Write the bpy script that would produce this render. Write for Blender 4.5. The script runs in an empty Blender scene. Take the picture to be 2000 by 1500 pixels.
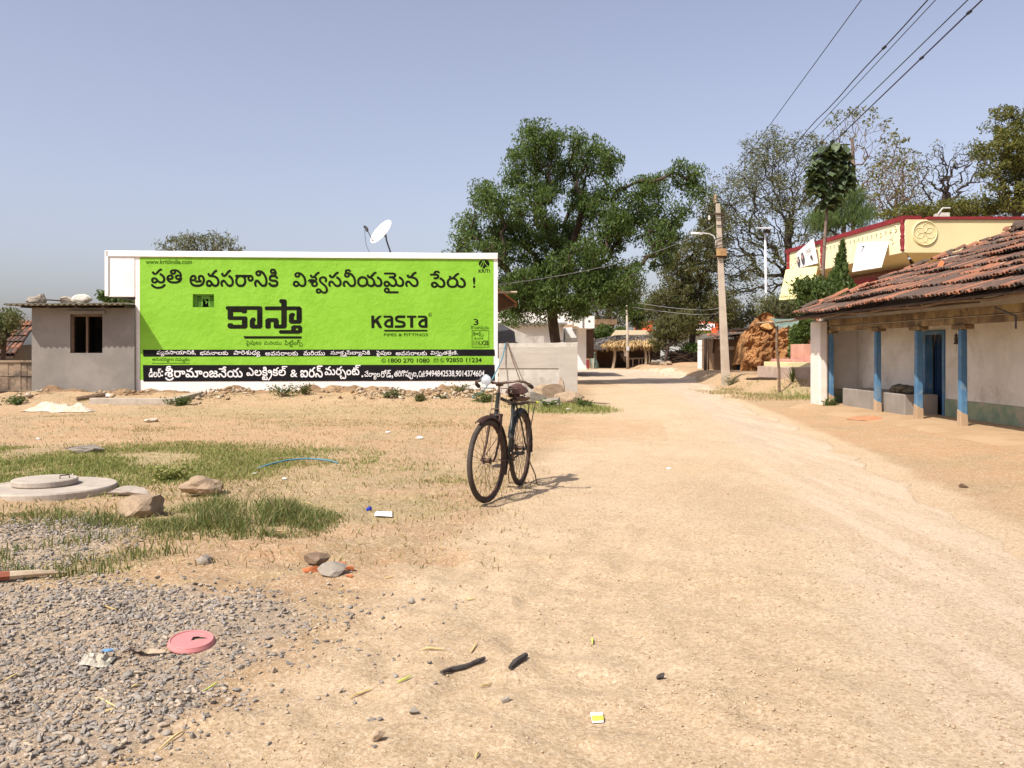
import bpy, bmesh, math, random
import numpy as np
from mathutils import Vector, Matrix, noise, geometry

random.seed(7)
RNG = np.random.default_rng(7)
SC = bpy.context.scene
COL = SC.collection

# ------------------------------------------------------------------ camera, sky, sun, exposure
EYE, FPX, HZ = 1.24, 1729.0, 687.0            # eye height, focal length and horizon row of a 2000 x 1500 frame
cam_data = bpy.data.cameras.new("camera")
cam = bpy.data.objects.new("camera", cam_data)
COL.objects.link(cam)
cam.location = (0, 0, EYE)
cam.rotation_euler = (math.radians(90), 0, 0)
cam_data.sensor_width = 36.0
cam_data.lens = 36.0 * FPX / 2000.0
cam_data.shift_y = -(750.0 - HZ) / 2000.0
cam_data.clip_start, cam_data.clip_end = 0.05, 3000.0
SC.camera = cam

SUN_DIR = Vector((-0.58, -0.56, 1.0)).normalized()      # towards the sun
sun_data = bpy.data.lights.new("sun", 'SUN')
sun_data.energy = 4.4
sun_data.angle = math.radians(0.53)
sun_data.color = (1.0, 0.945, 0.86)
sun = bpy.data.objects.new("sun", sun_data)
COL.objects.link(sun)
sun.location = (-20, -20, 40)
sun.rotation_euler = SUN_DIR.to_track_quat('Z', 'Y').to_euler()

world = bpy.data.worlds.new("World")
SC.world = world
world.use_nodes = True
wt = world.node_tree
sky = wt.nodes.new("ShaderNodeTexSky")
sky.sky_type = 'NISHITA'
sky.sun_disc = False
sky.sun_elevation = math.asin(SUN_DIR.z)
sky.sun_rotation = math.atan2(SUN_DIR.x, SUN_DIR.y)
sky.altitude = 0
sky.air_density, sky.dust_density, sky.ozone_density = 1.0, 2.6, 1.6
tint = wt.nodes.new("ShaderNodeMix")
tint.data_type, tint.blend_type = 'RGBA', 'MULTIPLY'
tint.inputs[0].default_value = 1.0
tint.inputs[7].default_value = (0.965, 0.918, 0.985, 1)
hsv = wt.nodes.new("ShaderNodeHueSaturation")
hsv.inputs["Saturation"].default_value = 0.64
wt.links.new(sky.outputs[0], hsv.inputs["Color"])
wt.links.new(hsv.outputs[0], tint.inputs[6])
bg = wt.nodes["Background"]
wt.links.new(tint.outputs[2], bg.inputs[0])
bg.inputs[1].default_value = 0.122

SC.view_settings.view_transform = 'Standard'
SC.view_settings.look = 'None'
SC.view_settings.exposure = 0.57
SC.view_settings.gamma = 1.0
SC.cycles.max_bounces = 6
SC.cycles.transparent_max_bounces = 8

# ------------------------------------------------------------------ helpers
def smooth(a, b, x):
	t = np.clip((x - a) / (b - a), 0, 1)
	return t * t * (3 - 2 * t)

def pt(px, py, d):
	"""World point seen at a pixel of the 2000 x 1500 frame at distance d along the view."""
	return Vector(((px - 1000.0) / FPX * d, d, EYE - (py - HZ) / FPX * d))

_NTAB = np.random.default_rng(3).random((256, 256))

def vnoise(x, y):
	"""Tiled value noise, vectorised, -1..1."""
	x, y = np.asarray(x, float), np.asarray(y, float)
	xi, yi = np.floor(x).astype(int), np.floor(y).astype(int)
	fx, fy = x - xi, y - yi
	fx, fy = fx * fx * (3 - 2 * fx), fy * fy * (3 - 2 * fy)
	a, b = _NTAB[xi % 256, yi % 256], _NTAB[(xi + 1) % 256, yi % 256]
	c, d = _NTAB[xi % 256, (yi + 1) % 256], _NTAB[(xi + 1) % 256, (yi + 1) % 256]
	return ((a * (1 - fx) + b * fx) * (1 - fy) + (c * (1 - fx) + d * fx) * fy) * 2 - 1

def fbm(x, y, o=4):
	s, a = 0, 1.0
	for i in range(o):
		s = s + a * vnoise(x * 2 ** i + 17 * i, y * 2 ** i - 9 * i)
		a *= 0.5
	return s

ROAD_R = [(-3, 2.6), (3, 2.75), (5.3, 3.08), (8.3, 3.6), (11.1, 4.11), (14, 4.53), (20.8, 5.3), (26, 6.0), (31, 7.0), (38, 7.9), (46, 8.4), (54, 8.0)]
ROAD_L = [(-3, -0.9), (3, -0.35), (5.3, 0.15), (8.3, 0.75), (11.1, 1.2), (14, 1.6), (20.8, 2.4), (26, 3.0), (31, 3.2), (38, 2.6), (44, -4.0), (46, -14.0)]

def road_edge(tab, y):
	t = np.array(tab)
	return np.interp(y, t[:, 0], t[:, 1])

def ground_h(x, y, fine=True):
	x, y = np.asarray(x, float), np.asarray(y, float)
	h = 0.24 * smooth(17.6, 20.9, y) * (1 - smooth(-0.4, 1.2, x)) * (1 - smooth(30, 40, y))
	h = h + 0.1 * smooth(15, 20, y) * smooth(-1.0, 0.4, x) * (1 - smooth(1.3, 2.4, x)) * (1 - smooth(26, 32, y))
	h = h + 0.42 * smooth(21.5, 34, y) * smooth(6.6, 9.4, x - 0.03 * y) * (1 - smooth(60, 80, y))
	h = h + 0.16 * smooth(36, 58, y)
	h = np.maximum(h, 0.42 * smooth(23.2, 27.4, y) * smooth(7.4, 8.5, x) * (1 - smooth(60, 80, y)))
	h = h + 0.06 * smooth(0.4, 1.8, x - road_edge(ROAD_R, y)) * (1 - smooth(19, 23, y))
	h = h + 0.05 * fbm(x * 0.25, y * 0.25, 3) * smooth(2.5, 5, np.abs(x - 2.2)) * (1 - smooth(5.6, 6.2, x))
	if fine:
		lot = (1 - smooth(-1.0, 1.0, x - road_edge(ROAD_L, y) * 0.6)) * 0.6 + 0.4
		h = h + lot * (0.016 * fbm(x * 2.3, y * 2.3, 3) + 0.010 * fbm(x * 8, y * 8, 3))
		h = h + 0.015 * fbm(x * 6 + 5, y * 6, 4) * (1 - smooth(4.5, 7.5, y)) * (1 - smooth(0.4, 1.6, x - 0.1 * y)) * smooth(1.0, 2.0, y)
		h = h + 0.045 * fbm(x * 1.7, y * 1.7, 4) * smooth(18.6, 19.8, y) * (1 - smooth(21.0, 21.6, y)) * (1 - smooth(0.5, 1.2, x))
		# faint wheel ruts sweeping off the road towards the lower left
		r = x - (-0.1 + 0.42 * (y - 4.2) + 0.09 * np.sin(y * 1.7))
		h = h - 0.017 * (np.exp(-(r / 0.07) ** 2) + 0.8 * np.exp(-((r - 0.32) / 0.06) ** 2) + 0.6 * np.exp(-((r + 0.42) / 0.08) ** 2)) * smooth(2.6, 3.4, y) * (1 - smooth(7.5, 9, y))
	return h

def road_lift(x, y):
	dr = road_edge(ROAD_R, y) - x
	dl = x - road_edge(ROAD_L, y)
	return np.where((dr > 0) & (np.asarray(y) < 54), np.maximum(0.0, -0.035 + 0.045 * smooth(0, 1.4, dl) + 0.006 * smooth(0, 0.5, dr)), 0.0)

def gh(x, y):
	return float(ground_h(x, y) + road_lift(x, y))

def gpt(px, py, lift=0.0):
	"""Point on the terrain seen at a pixel."""
	d = EYE * FPX / (py - HZ)
	for _ in range(12):
		z = gh((px - 1000) / FPX * d, d) + lift
		d = 0.5 * d + 0.5 * (EYE - z) * FPX / (py - HZ)
	return Vector(((px - 1000) / FPX * d, d, gh((px - 1000) / FPX * d, d) + lift))

def wloc(o):
	v = Vector((0, 0, 0))
	while o is not None:
		v = v + o.location
		o = o.parent
	return v

def tag(o, label=None, cat=None, group=None, kind=None):
	if label:
		o['label'] = label
	if cat:
		o['category'] = cat
	if group:
		o['group'] = group
	if kind:
		o['kind'] = kind
	return o

def thing(name, label, cat, loc=(0, 0, 0), group=None):
	o = bpy.data.objects.new(name, None)
	o.empty_display_size = 0.2
	COL.objects.link(o)
	o.location = loc
	return tag(o, label, cat, group)

_ICO = {}

def ico(sub):
	if sub not in _ICO:
		bm = bmesh.new()
		bmesh.ops.create_icosphere(bm, subdivisions=sub, radius=1.0)
		bm.verts.ensure_lookup_table()
		_ICO[sub] = (np.array([v.co[:] for v in bm.verts]), [tuple(v.index for v in f.verts) for f in bm.faces])
		bm.free()
	return _ICO[sub]

class MB:
	"""Collects shapes in world coordinates and links them as one mesh object."""

	def __init__(self):
		self.v, self.f = [], []

	def add(self, vs, fs):
		b = len(self.v)
		self.v.extend(tuple(p) for p in vs)
		self.f.extend(tuple(i + b for i in f) for f in fs)
		return self

	def quad(self, a, b, c, d):
		return self.add([a, b, c, d], [(0, 1, 2, 3)])

	def hexa(self, p):
		return self.add(p, [(0, 3, 2, 1), (4, 5, 6, 7), (0, 1, 5, 4), (1, 2, 6, 5), (2, 3, 7, 6), (3, 0, 4, 7)])

	def box(self, x0, x1, y0, y1, z0, z1):
		return self.hexa([(x0, y0, z0), (x1, y0, z0), (x1, y1, z0), (x0, y1, z0), (x0, y0, z1), (x1, y0, z1), (x1, y1, z1), (x0, y1, z1)])

	def obox(self, c, ax, ay, az):
		"""Box at centre c with three half-axis vectors."""
		c, ax, ay, az = Vector(c), Vector(ax), Vector(ay), Vector(az)
		return self.hexa([c - ax - ay - az, c + ax - ay - az, c + ax + ay - az, c - ax + ay - az, c - ax - ay + az, c + ax - ay + az, c + ax + ay + az, c - ax + ay + az])

	def beam(self, p, q, w, h, up=(0, 0, 1)):
		p, q = Vector(p), Vector(q)
		t = (q - p).normalized()
		s = t.cross(Vector(up))
		if s.length < 1e-4:
			s = t.cross(Vector((1, 0, 0)))
		s.normalize()
		u = s.cross(t)
		return self.obox((p + q) / 2, (q - p) / 2, s * w / 2, u * h / 2)

	def tube(self, pts, radii, n=6, cap=True):
		pts = [Vector(p) for p in pts]
		if not hasattr(radii, '__len__'):
			radii = [radii] * len(pts)
		vs, fs = [], []
		u = None
		m = len(pts)
		for i, p in enumerate(pts):
			t = (pts[min(i + 1, m - 1)] - pts[max(i - 1, 0)])
			if t.length < 1e-7:
				t = Vector((0, 0, 1))
			t.normalize()
			if u is None:
				u = t.cross(Vector((0.31, 0.2, 0.93)))
				if u.length < 1e-3:
					u = t.cross(Vector((1, 0, 0)))
			u = (u - t * u.dot(t))
			u.normalize()
			w = t.cross(u)
			for k in range(n):
				a = 2 * math.pi * k / n
				vs.append(p + (u * math.cos(a) + w * math.sin(a)) * radii[i])
		for i in range(m - 1):
			for k in range(n):
				a, b = i * n + k, i * n + (k + 1) % n
				fs.append((a, b, b + n, a + n))
		if cap:
			fs.append(tuple(range(n))[::-1])
			fs.append(tuple(range((m - 1) * n, m * n)))
		return self.add(vs, fs)

	def ring(self, c, axis, R, r, N=40, n=8):
		"""Torus."""
		c, axis = Vector(c), Vector(axis).normalized()
		u = axis.orthogonal().normalized()
		w = axis.cross(u)
		vs, fs = [], []
		for i in range(N):
			a = 2 * math.pi * i / N
			e = u * math.cos(a) + w * math.sin(a)
			for k in range(n):
				b = 2 * math.pi * k / n
				vs.append(c + e * (R + r * math.cos(b)) + axis * r * math.sin(b))
		for i in range(N):
			for k in range(n):
				j = (i + 1) % N
				fs.append((i * n + k, j * n + k, j * n + (k + 1) % n, i * n + (k + 1) % n))
		return self.add(vs, fs)

	def lathe(self, c, prof, n=24, axis=(0, 0, 1)):
		"""Profile of (radius, height) pairs turned about an axis through c."""
		c, axis = Vector(c), Vector(axis).normalized()
		u = axis.orthogonal().normalized()
		w = axis.cross(u)
		vs, fs = [], []
		for r, h in prof:
			for k in range(n):
				a = 2 * math.pi * k / n
				vs.append(c + axis * h + (u * math.cos(a) + w * math.sin(a)) * max(r, 1e-4))
		for i in range(len(prof) - 1):
			for k in range(n):
				a, b = i * n + k, i * n + (k + 1) % n
				fs.append((a, b, b + n, a + n))
		return self.add(vs, fs)

	def prism(self, poly, off):
		off = Vector(off)
		a = [Vector(p) for p in poly]
		n = len(a)
		fs = [tuple(range(n))[::-1], tuple(range(n, 2 * n))] + [(i, (i + 1) % n, n + (i + 1) % n, n + i) for i in range(n)]
		return self.add(a + [p + off for p in a], fs)

	def blob(self, c, r, amp=0.2, freq=1.5, sub=3, seed=0, rot=0.0, flat=None):
		v, f = ico(sub)
		out = []
		cr, sr = math.cos(rot), math.sin(rot)
		for p in v:
			q = Vector(p)
			k = 1 + amp * noise.noise(q * freq + Vector((seed * 3.7, seed * 1.3, 0))) + 0.4 * amp * noise.noise(q * freq * 2.7 + Vector((0, seed, 9)))
			q = Vector((q.x * r[0], q.y * r[1], q.z * r[2])) * k
			if flat is not None:
				q.z = max(q.z, -flat)
			out.append((c[0] + q.x * cr - q.y * sr, c[1] + q.x * sr + q.y * cr, c[2] + q.z))
		return self.add(out, f)

	def chunk(self, c, r, seed=0, rot=0.0, sub=2, facets=9, cut=(0.5, 0.82)):
		"""A broken stone: a sphere cut by random planes."""
		rg = random.Random(seed * 131 + 7)
		pl = []
		for _ in range(facets):
			d = Vector((rg.gauss(0, 1), rg.gauss(0, 1), rg.gauss(0, 1))).normalized()
			pl.append((d, rg.uniform(*cut)))
		v, f = ico(sub)
		cr, sr = math.cos(rot), math.sin(rot)
		out = []
		for p in v:
			q = Vector(p)
			for d, h in pl:
				s = q.dot(d)
				if s > h:
					q = q - d * (s - h)
			q += Vector(p) * 0.05 * noise.noise(Vector(p) * 3 + Vector((seed, 0, 0)))
			q = Vector((q.x * r[0], q.y * r[1], q.z * r[2])) * 1.3
			out.append((c[0] + q.x * cr - q.y * sr, c[1] + q.x * sr + q.y * cr, c[2] + q.z))
		return self.add(out, f)

	def build(self, name, m, parent=None, smooth_=False, bevel=0.0, angle=None):
		return np_mesh(name, np.array([tuple(p) for p in self.v], float), self.f, m, parent, smooth_, bevel)

def np_mesh(name, V, F, m, parent=None, smooth_=False, bevel=0.0):
	V = np.asarray(V, float)
	if parent is not None:
		org = np.array(wloc(parent))
	else:
		lo, hi = V.min(0), V.max(0)
		org = np.array([(lo[0] + hi[0]) / 2, (lo[1] + hi[1]) / 2, lo[2]])
	me = bpy.data.meshes.new(name)
	V = V - org
	if isinstance(F, np.ndarray):
		nf, k = F.shape
		me.vertices.add(len(V))
		me.vertices.foreach_set("co", V.astype(np.float32).ravel())
		me.loops.add(nf * k)
		me.loops.foreach_set("vertex_index", F.astype(np.int32).ravel())
		me.polygons.add(nf)
		me.polygons.foreach_set("loop_start", np.arange(0, nf * k, k, dtype=np.int32))
		me.polygons.foreach_set("loop_total", np.full(nf, k, np.int32))
		me.update(calc_edges=True)
		me.validate()
	else:
		me.from_pydata(V.tolist(), [], F)
	if smooth_:
		me.polygons.foreach_set("use_smooth", [True] * len(me.polygons))
	if m is not None:
		me.materials.append(m)
	o = bpy.data.objects.new(name, me)
	COL.objects.link(o)
	if parent is not None:
		o.parent = parent
	else:
		o.location = org
	if bevel > 0:
		b = o.modifiers.new("bevel", 'BEVEL')
		b.width, b.segments, b.limit_method = bevel, 2, 'ANGLE'
	return o

# ------------------------------------------------------------------ materials
def new_mat(name):
	m = bpy.data.materials.new(name)
	m.use_nodes = True
	nt = m.node_tree
	return m, nt, nt.nodes["Principled BSDF"]

def nd(nt, t, **kw):
	n = nt.nodes.new(t)
	for k, v in kw.items():
		setattr(n, k, v)
	return n

def tex_noise(nt, vec, scale, detail=5, rough=0.6, dist=0.0):
	n = nd(nt, "ShaderNodeTexNoise")
	n.inputs["Scale"].default_value = scale
	n.inputs["Detail"].default_value = detail
	n.inputs["Roughness"].default_value = rough
	n.inputs["Distortion"].default_value = dist
	if vec is not None:
		nt.links.new(vec, n.inputs["Vector"])
	return n.outputs["Fac"]

def ramp(nt, fac, lo, hi, c0=0.0, c1=1.0):
	n = nd(nt, "ShaderNodeMapRange")
	n.interpolation_type = 'SMOOTHSTEP'
	n.inputs[1].default_value, n.inputs[2].default_value = lo, hi
	n.inputs[3].default_value, n.inputs[4].default_value = c0, c1
	nt.links.new(fac, n.inputs[0])
	return n.outputs[0]

def mix(nt, fac, a, b, blend='MIX'):
	n = nd(nt, "ShaderNodeMix", data_type='RGBA', blend_type=blend)
	for i, v in ((0, fac), (6, a), (7, b)):
		if isinstance(v, (int, float)):
			n.inputs[i].default_value = v
		elif isinstance(v, tuple):
			n.inputs[i].default_value = v if len(v) == 4 else v + (1,)
		else:
			nt.links.new(v, n.inputs[i])
	return n.outputs[2]

def mul(nt, a, b, op='MULTIPLY'):
	n = nd(nt, "ShaderNodeMath", operation=op)
	for i, v in ((0, a), (1, b)):
		if isinstance(v, (int, float)):
			n.inputs[i].default_value = v
		else:
			nt.links.new(v, n.inputs[i])
	return n.outputs[0]

def bump(nt, bs, height, strength=0.3, dist=0.02):
	b = nd(nt, "ShaderNodeBump")
	b.inputs["Strength"].default_value = strength
	b.inputs["Distance"].default_value = dist
	nt.links.new(height, b.inputs["Height"])
	nt.links.new(b.outputs[0], bs.inputs["Normal"])

def coords(nt, stretch=None):
	g = nd(nt, "ShaderNodeNewGeometry")
	v = g.outputs["Position"]
	if stretch:
		m = nd(nt, "ShaderNodeMapping")
		m.inputs["Scale"].default_value = stretch
		nt.links.new(v, m.inputs["Vector"])
		v = m.outputs[0]
	return v

def surf(name, c1, c2=None, rough=0.85, scale=3.0, lo=0.35, hi=0.65, dirt=None, dscale=1.2, dlo=0.55, dhi=0.8, damt=0.7, bstr=0.25, bscale=30, bdist=0.01, metal=0.0, stretch=None, spec=0.3):
	"""Two-tone weathered surface with patches of dirt and a fine relief."""
	m, nt, bs = new_mat(name)
	v = coords(nt, stretch)
	c2 = c2 or tuple(x * 0.8 for x in c1)
	col = mix(nt, ramp(nt, tex_noise(nt, v, scale, 6, 0.65), lo, hi), c1, c2)
	if dirt:
		col = mix(nt, mul(nt, ramp(nt, tex_noise(nt, v, dscale, 7, 0.7, 0.4), dlo, dhi), damt), col, dirt)
	nt.links.new(col, bs.inputs["Base Color"])
	bs.inputs["Roughness"].default_value = rough
	bs.inputs["Metallic"].default_value = metal
	bs.inputs["Specular IOR Level"].default_value = spec
	if bstr > 0:
		bump(nt, bs, tex_noise(nt, v, bscale, 4, 0.6), bstr, bdist)
	return m

def isle(name, cols, rough=0.8, scale=2.0, bstr=0.0, trans=0.0, patch=None, pscale=0.6):
	"""Colour picked per loose piece (leaf, blade, stone, tile)."""
	m, nt, bs = new_mat(name)
	g = nd(nt, "ShaderNodeNewGeometry")
	cr = nd(nt, "ShaderNodeValToRGB")
	el = cr.color_ramp.elements
	el[0].position, el[1].position = 0.0, 1.0
	el[0].color, el[1].color = cols[0] + (1,), cols[-1] + (1,)
	for i, c in enumerate(cols[1:-1]):
		e = el.new((i + 1) / (len(cols) - 1))
		e.color = c + (1,)
	nt.links.new(g.outputs["Random Per Island"], cr.inputs[0])
	col = cr.outputs[0]
	if patch:
		col = mix(nt, ramp(nt, tex_noise(nt, g.outputs["Position"], pscale, 4, 0.6), 0.42, 0.62), col, patch)
	nt.links.new(col, bs.inputs["Base Color"])
	bs.inputs["Roughness"].default_value = rough
	bs.inputs["Specular IOR Level"].default_value = 0.25
	if bstr > 0:
		bump(nt, bs, tex_noise(nt, g.outputs["Position"], 60, 4, 0.6), bstr, 0.01)
	if trans > 0:
		t = nd(nt, "ShaderNodeBsdfTranslucent")
		nt.links.new(mix(nt, 0.5, col, (0.25, 0.35, 0.05)), t.inputs[0])
		ms = nd(nt, "ShaderNodeMixShader")
		ms.inputs[0].default_value = trans
		nt.links.new(bs.outputs[0], ms.inputs[1])
		nt.links.new(t.outputs[0], ms.inputs[2])
		nt.links.new(ms.outputs[0], nt.nodes["Material Output"].inputs["Surface"])
	return m

M = {}
M['white'] = surf('white_paint', (0.82, 0.78, 0.74), (0.76, 0.71, 0.65), scale=1.5, dirt=(0.55, 0.45, 0.36), dscale=1.6, dlo=0.55, dhi=0.8, damt=0.45, bstr=0.2, bscale=14)
M['green'] = surf('green_paint', (0.195, 0.43, 0.024), (0.225, 0.475, 0.034), scale=1.6, rough=0.6, dirt=(0.15, 0.36, 0.02), dscale=2.6, damt=0.6, bstr=0.5, bscale=7, bdist=0.03, spec=0.25)
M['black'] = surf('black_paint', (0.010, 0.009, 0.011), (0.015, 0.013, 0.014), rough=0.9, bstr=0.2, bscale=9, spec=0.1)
M['letter_black'] = surf('black_lettering', (0.007, 0.008, 0.006), (0.014, 0.015, 0.008), rough=0.9, bstr=0, spec=0.1)
M['letter_dark'] = surf('thin_dark_lettering', (0.03, 0.09, 0.008), (0.05, 0.13, 0.01), rough=0.9, bstr=0, spec=0.1)
M['letter_white'] = surf('white_lettering', (0.78, 0.76, 0.74), (0.68, 0.66, 0.66), rough=0.65, bstr=0)
M['vent'] = surf('ventilator_paint', (0.16, 0.36, 0.05), (0.12, 0.28, 0.04), bstr=0.2)
M['cement'] = surf('grey_cement', (0.265, 0.24, 0.212), (0.20, 0.182, 0.16), scale=1.1, lo=0.35, hi=0.65, dirt=(0.155, 0.135, 0.115), dscale=1.7, damt=0.5, bstr=0.25, bscale=20)
M['cement_pale'] = surf('pale_cement', (0.55, 0.51, 0.44), (0.45, 0.41, 0.345), scale=2.2, dirt=(0.30, 0.25, 0.19), dscale=2.4, dlo=0.48, dhi=0.66, damt=0.7, bstr=0.3, bscale=18)
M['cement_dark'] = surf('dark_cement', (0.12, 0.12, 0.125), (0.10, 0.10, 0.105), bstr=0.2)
M['blockwall'] = surf('old_block_wall', (0.31, 0.23, 0.155), (0.24, 0.175, 0.12), scale=2.2, dirt=(0.075, 0.062, 0.05), dscale=1.6, dlo=0.44, dhi=0.62, damt=0.85, bstr=0.5, bscale=14, bdist=0.03)
M['concrete'] = surf('weathered_concrete', (0.42, 0.36, 0.29), (0.34, 0.29, 0.235), scale=5, dirt=(0.22, 0.18, 0.14), dscale=4, damt=0.5, bstr=0.35, bscale=60, bdist=0.006)
M['pole'] = surf('pole_concrete', (0.47, 0.395, 0.305), (0.38, 0.315, 0.24), scale=2.4, dirt=(0.25, 0.195, 0.14), dscale=1.6, damt=0.4, bstr=0.3, bscale=40)
M['stone'] = surf('brown_stone', (0.36, 0.27, 0.19), (0.28, 0.205, 0.145), scale=8, dirt=(0.16, 0.12, 0.09), dscale=6, damt=0.6, bstr=0.6, bscale=40, bdist=0.01)
M['stone_grey'] = surf('grey_stone', (0.29, 0.25, 0.20), (0.21, 0.18, 0.145), scale=8, dirt=(0.15, 0.125, 0.1), dscale=6, damt=0.5, bstr=0.6, bscale=40, bdist=0.01)
M['stone_tan'] = surf('tan_stone', (0.33, 0.24, 0.155), (0.26, 0.185, 0.12), scale=8, dirt=(0.2, 0.15, 0.1), dscale=5, damt=0.5, bstr=0.6, bscale=40, bdist=0.01)
M['wood'] = surf('weathered_wood', (0.20, 0.135, 0.085), (0.13, 0.085, 0.055), scale=3, stretch=(6, 1, 6), bstr=0.4, bscale=20)
M['wood_pale'] = surf('pale_wood', (0.50, 0.40, 0.28), (0.40, 0.30, 0.20), scale=4, bstr=0.3, bscale=30)
M['wood_dark'] = surf('dark_timber', (0.075, 0.048, 0.032), (0.05, 0.033, 0.024), scale=3, stretch=(6, 1, 6), bstr=0.5, bscale=20)
M['bark'] = surf('bark', (0.075, 0.05, 0.035), (0.045, 0.03, 0.022), scale=4, bstr=0.7, bscale=14, bdist=0.04)
M['bark_dark'] = surf('dark_bark', (0.035, 0.026, 0.02), (0.05, 0.037, 0.028), scale=3, bstr=0.5, bscale=14)
M['bark_pale'] = surf('pale_bark', (0.20, 0.145, 0.11), (0.15, 0.105, 0.08), scale=3, bstr=0.4, bscale=14)
M['tin'] = surf('old_tin', (0.16, 0.14, 0.11), (0.10, 0.085, 0.065), scale=2, dirt=(0.12, 0.07, 0.04), damt=0.6, rough=0.7, bstr=0.1)
M['asbestos'] = surf('asbestos_sheet', (0.20, 0.18, 0.13), (0.13, 0.115, 0.08), scale=4, bstr=0.3)
M['rust'] = surf('rusty_frame', (0.060, 0.030, 0.020), (0.035, 0.020, 0.015), scale=18, dirt=(0.115, 0.052, 0.028), dscale=26, dlo=0.45, dhi=0.7, damt=0.7, rough=0.55, metal=0.2, bstr=0.2, bscale=120, bdist=0.002)
M['rust_bright'] = surf('worn_steel', (0.16, 0.11, 0.085), (0.09, 0.055, 0.04), scale=30, rough=0.45, metal=0.5, bstr=0.1, bscale=100)
M['enamel'] = surf('dark_green_enamel', (0.014, 0.020, 0.018), (0.03, 0.028, 0.024), scale=14, dirt=(0.10, 0.07, 0.05), dscale=18, dlo=0.55, dhi=0.75, damt=0.6, rough=0.4, bstr=0.1)
M['rubber'] = surf('dusty_rubber', (0.060, 0.047, 0.037), (0.040, 0.032, 0.027), scale=10, dirt=(0.13, 0.10, 0.075), dscale=9, damt=0.5, rough=0.8, bstr=0.3, bscale=150, bdist=0.003)
M['leather'] = surf('brown_leather', (0.105, 0.048, 0.032), (0.06, 0.03, 0.022), scale=14, rough=0.5, bstr=0.2, bscale=90, bdist=0.003)
M['chrome'] = surf('dull_chrome', (0.50, 0.51, 0.53), (0.36, 0.36, 0.37), rough=0.3, metal=0.9, bstr=0)
M['glass'] = surf('lamp_glass', (0.42, 0.44, 0.46), (0.35, 0.37, 0.39), rough=0.1, bstr=0, spec=0.8)
M['dish'] = surf('dish_white', (0.80, 0.77, 0.70), (0.75, 0.72, 0.66), rough=0.5, bstr=0)
M['steel_dark'] = surf('dark_steel', (0.06, 0.06, 0.065), (0.09, 0.085, 0.085), rough=0.5, metal=0.3, bstr=0)
M['steel_pale'] = surf('galvanised_steel', (0.62, 0.60, 0.57), (0.5, 0.49, 0.47), rough=0.45, metal=0.2, bstr=0)
M['wire'] = surf('black_cable', (0.03, 0.03, 0.04), (0.04, 0.04, 0.05), bstr=0)
M['wire_pale'] = surf('pale_cable', (0.28, 0.27, 0.25), (0.22, 0.21, 0.2), bstr=0)
M['yellow'] = surf('yellow_paint', (0.66, 0.57, 0.31), (0.62, 0.53, 0.285), scale=1, bstr=0.1)
M['cream'] = surf('cream_paint', (0.75, 0.69, 0.46), (0.71, 0.64, 0.41), scale=1, dirt=(0.6, 0.48, 0.25), damt=0.3, bstr=0.1)
M['maroon'] = surf('maroon_paint', (0.23, 0.022, 0.026), (0.18, 0.018, 0.022), rough=0.6, bstr=0.1)
M['pink'] = surf('pink_paint', (0.55, 0.27, 0.225), (0.48, 0.22, 0.19), bstr=0.2)
M['yellow_board'] = surf('yellow_board', (0.72, 0.66, 0.33), (0.69, 0.62, 0.30), bstr=0)
M['white_board'] = surf('white_board', (0.84, 0.82, 0.80), (0.80, 0.78, 0.77), bstr=0)
M['ink'] = surf('printed_ink', (0.05, 0.05, 0.06), (0.09, 0.085, 0.09), bstr=0)
M['ink_pale'] = surf('faded_ink', (0.30, 0.26, 0.12), (0.36, 0.32, 0.16), bstr=0)
M['wash'] = surf('dirty_whitewash', (0.66, 0.62, 0.56), (0.55, 0.51, 0.45), scale=1.1, dirt=(0.32, 0.27, 0.21), dscale=1.7, dlo=0.5, dhi=0.74, damt=0.6, bstr=0.3, bscale=12)
M['dado'] = surf('green_dado', (0.28, 0.31, 0.20), (0.18, 0.24, 0.16), scale=3.5, dirt=(0.38, 0.31, 0.23), dscale=2.2, dlo=0.5, dhi=0.6, damt=0.8, bstr=0.4, bscale=14)
M['mud_wash'] = surf('mud_plaster', (0.42, 0.30, 0.19), (0.36, 0.25, 0.155), scale=2, bstr=0.4, bscale=12)
M['blue'] = surf('blue_paint', (0.075, 0.18, 0.30), (0.055, 0.135, 0.24), scale=3, dirt=(0.24, 0.27, 0.25), dscale=4, dlo=0.5, dhi=0.7, damt=0.55, rough=0.6, bstr=0.25, bscale=25)
M['blue_dark'] = surf('dark_blue_door', (0.012, 0.035, 0.085), (0.009, 0.025, 0.06), rough=0.5, bstr=0.2)
M['lime'] = surf('yellow_limewash', (0.33, 0.24, 0.115), (0.17, 0.11, 0.055), scale=3, dirt=(0.08, 0.048, 0.03), dscale=2, dlo=0.45, dhi=0.62, damt=0.85, bstr=0.3)
M['mud'] = surf('red_mud', (0.44, 0.215, 0.08), (0.29, 0.135, 0.052), scale=1.6, dirt=(0.52, 0.33, 0.15), dscale=1.1, dlo=0.5, dhi=0.7, damt=0.8, bstr=1.0, bscale=7, bdist=0.2)
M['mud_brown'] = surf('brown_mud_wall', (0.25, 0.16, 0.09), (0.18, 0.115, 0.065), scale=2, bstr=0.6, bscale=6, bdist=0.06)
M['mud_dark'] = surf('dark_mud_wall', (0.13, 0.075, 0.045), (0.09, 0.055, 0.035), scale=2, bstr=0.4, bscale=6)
M['tarp'] = surf('green_tarpaulin', (0.15, 0.215, 0.18), (0.12, 0.175, 0.145), bstr=0.1, rough=0.6)
M['sack'] = surf('white_sack', (0.55, 0.47, 0.36), (0.42, 0.34, 0.25), scale=6, dirt=(0.42, 0.33, 0.23), dscale=4, damt=0.6, bstr=0.4, bscale=50)
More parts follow.
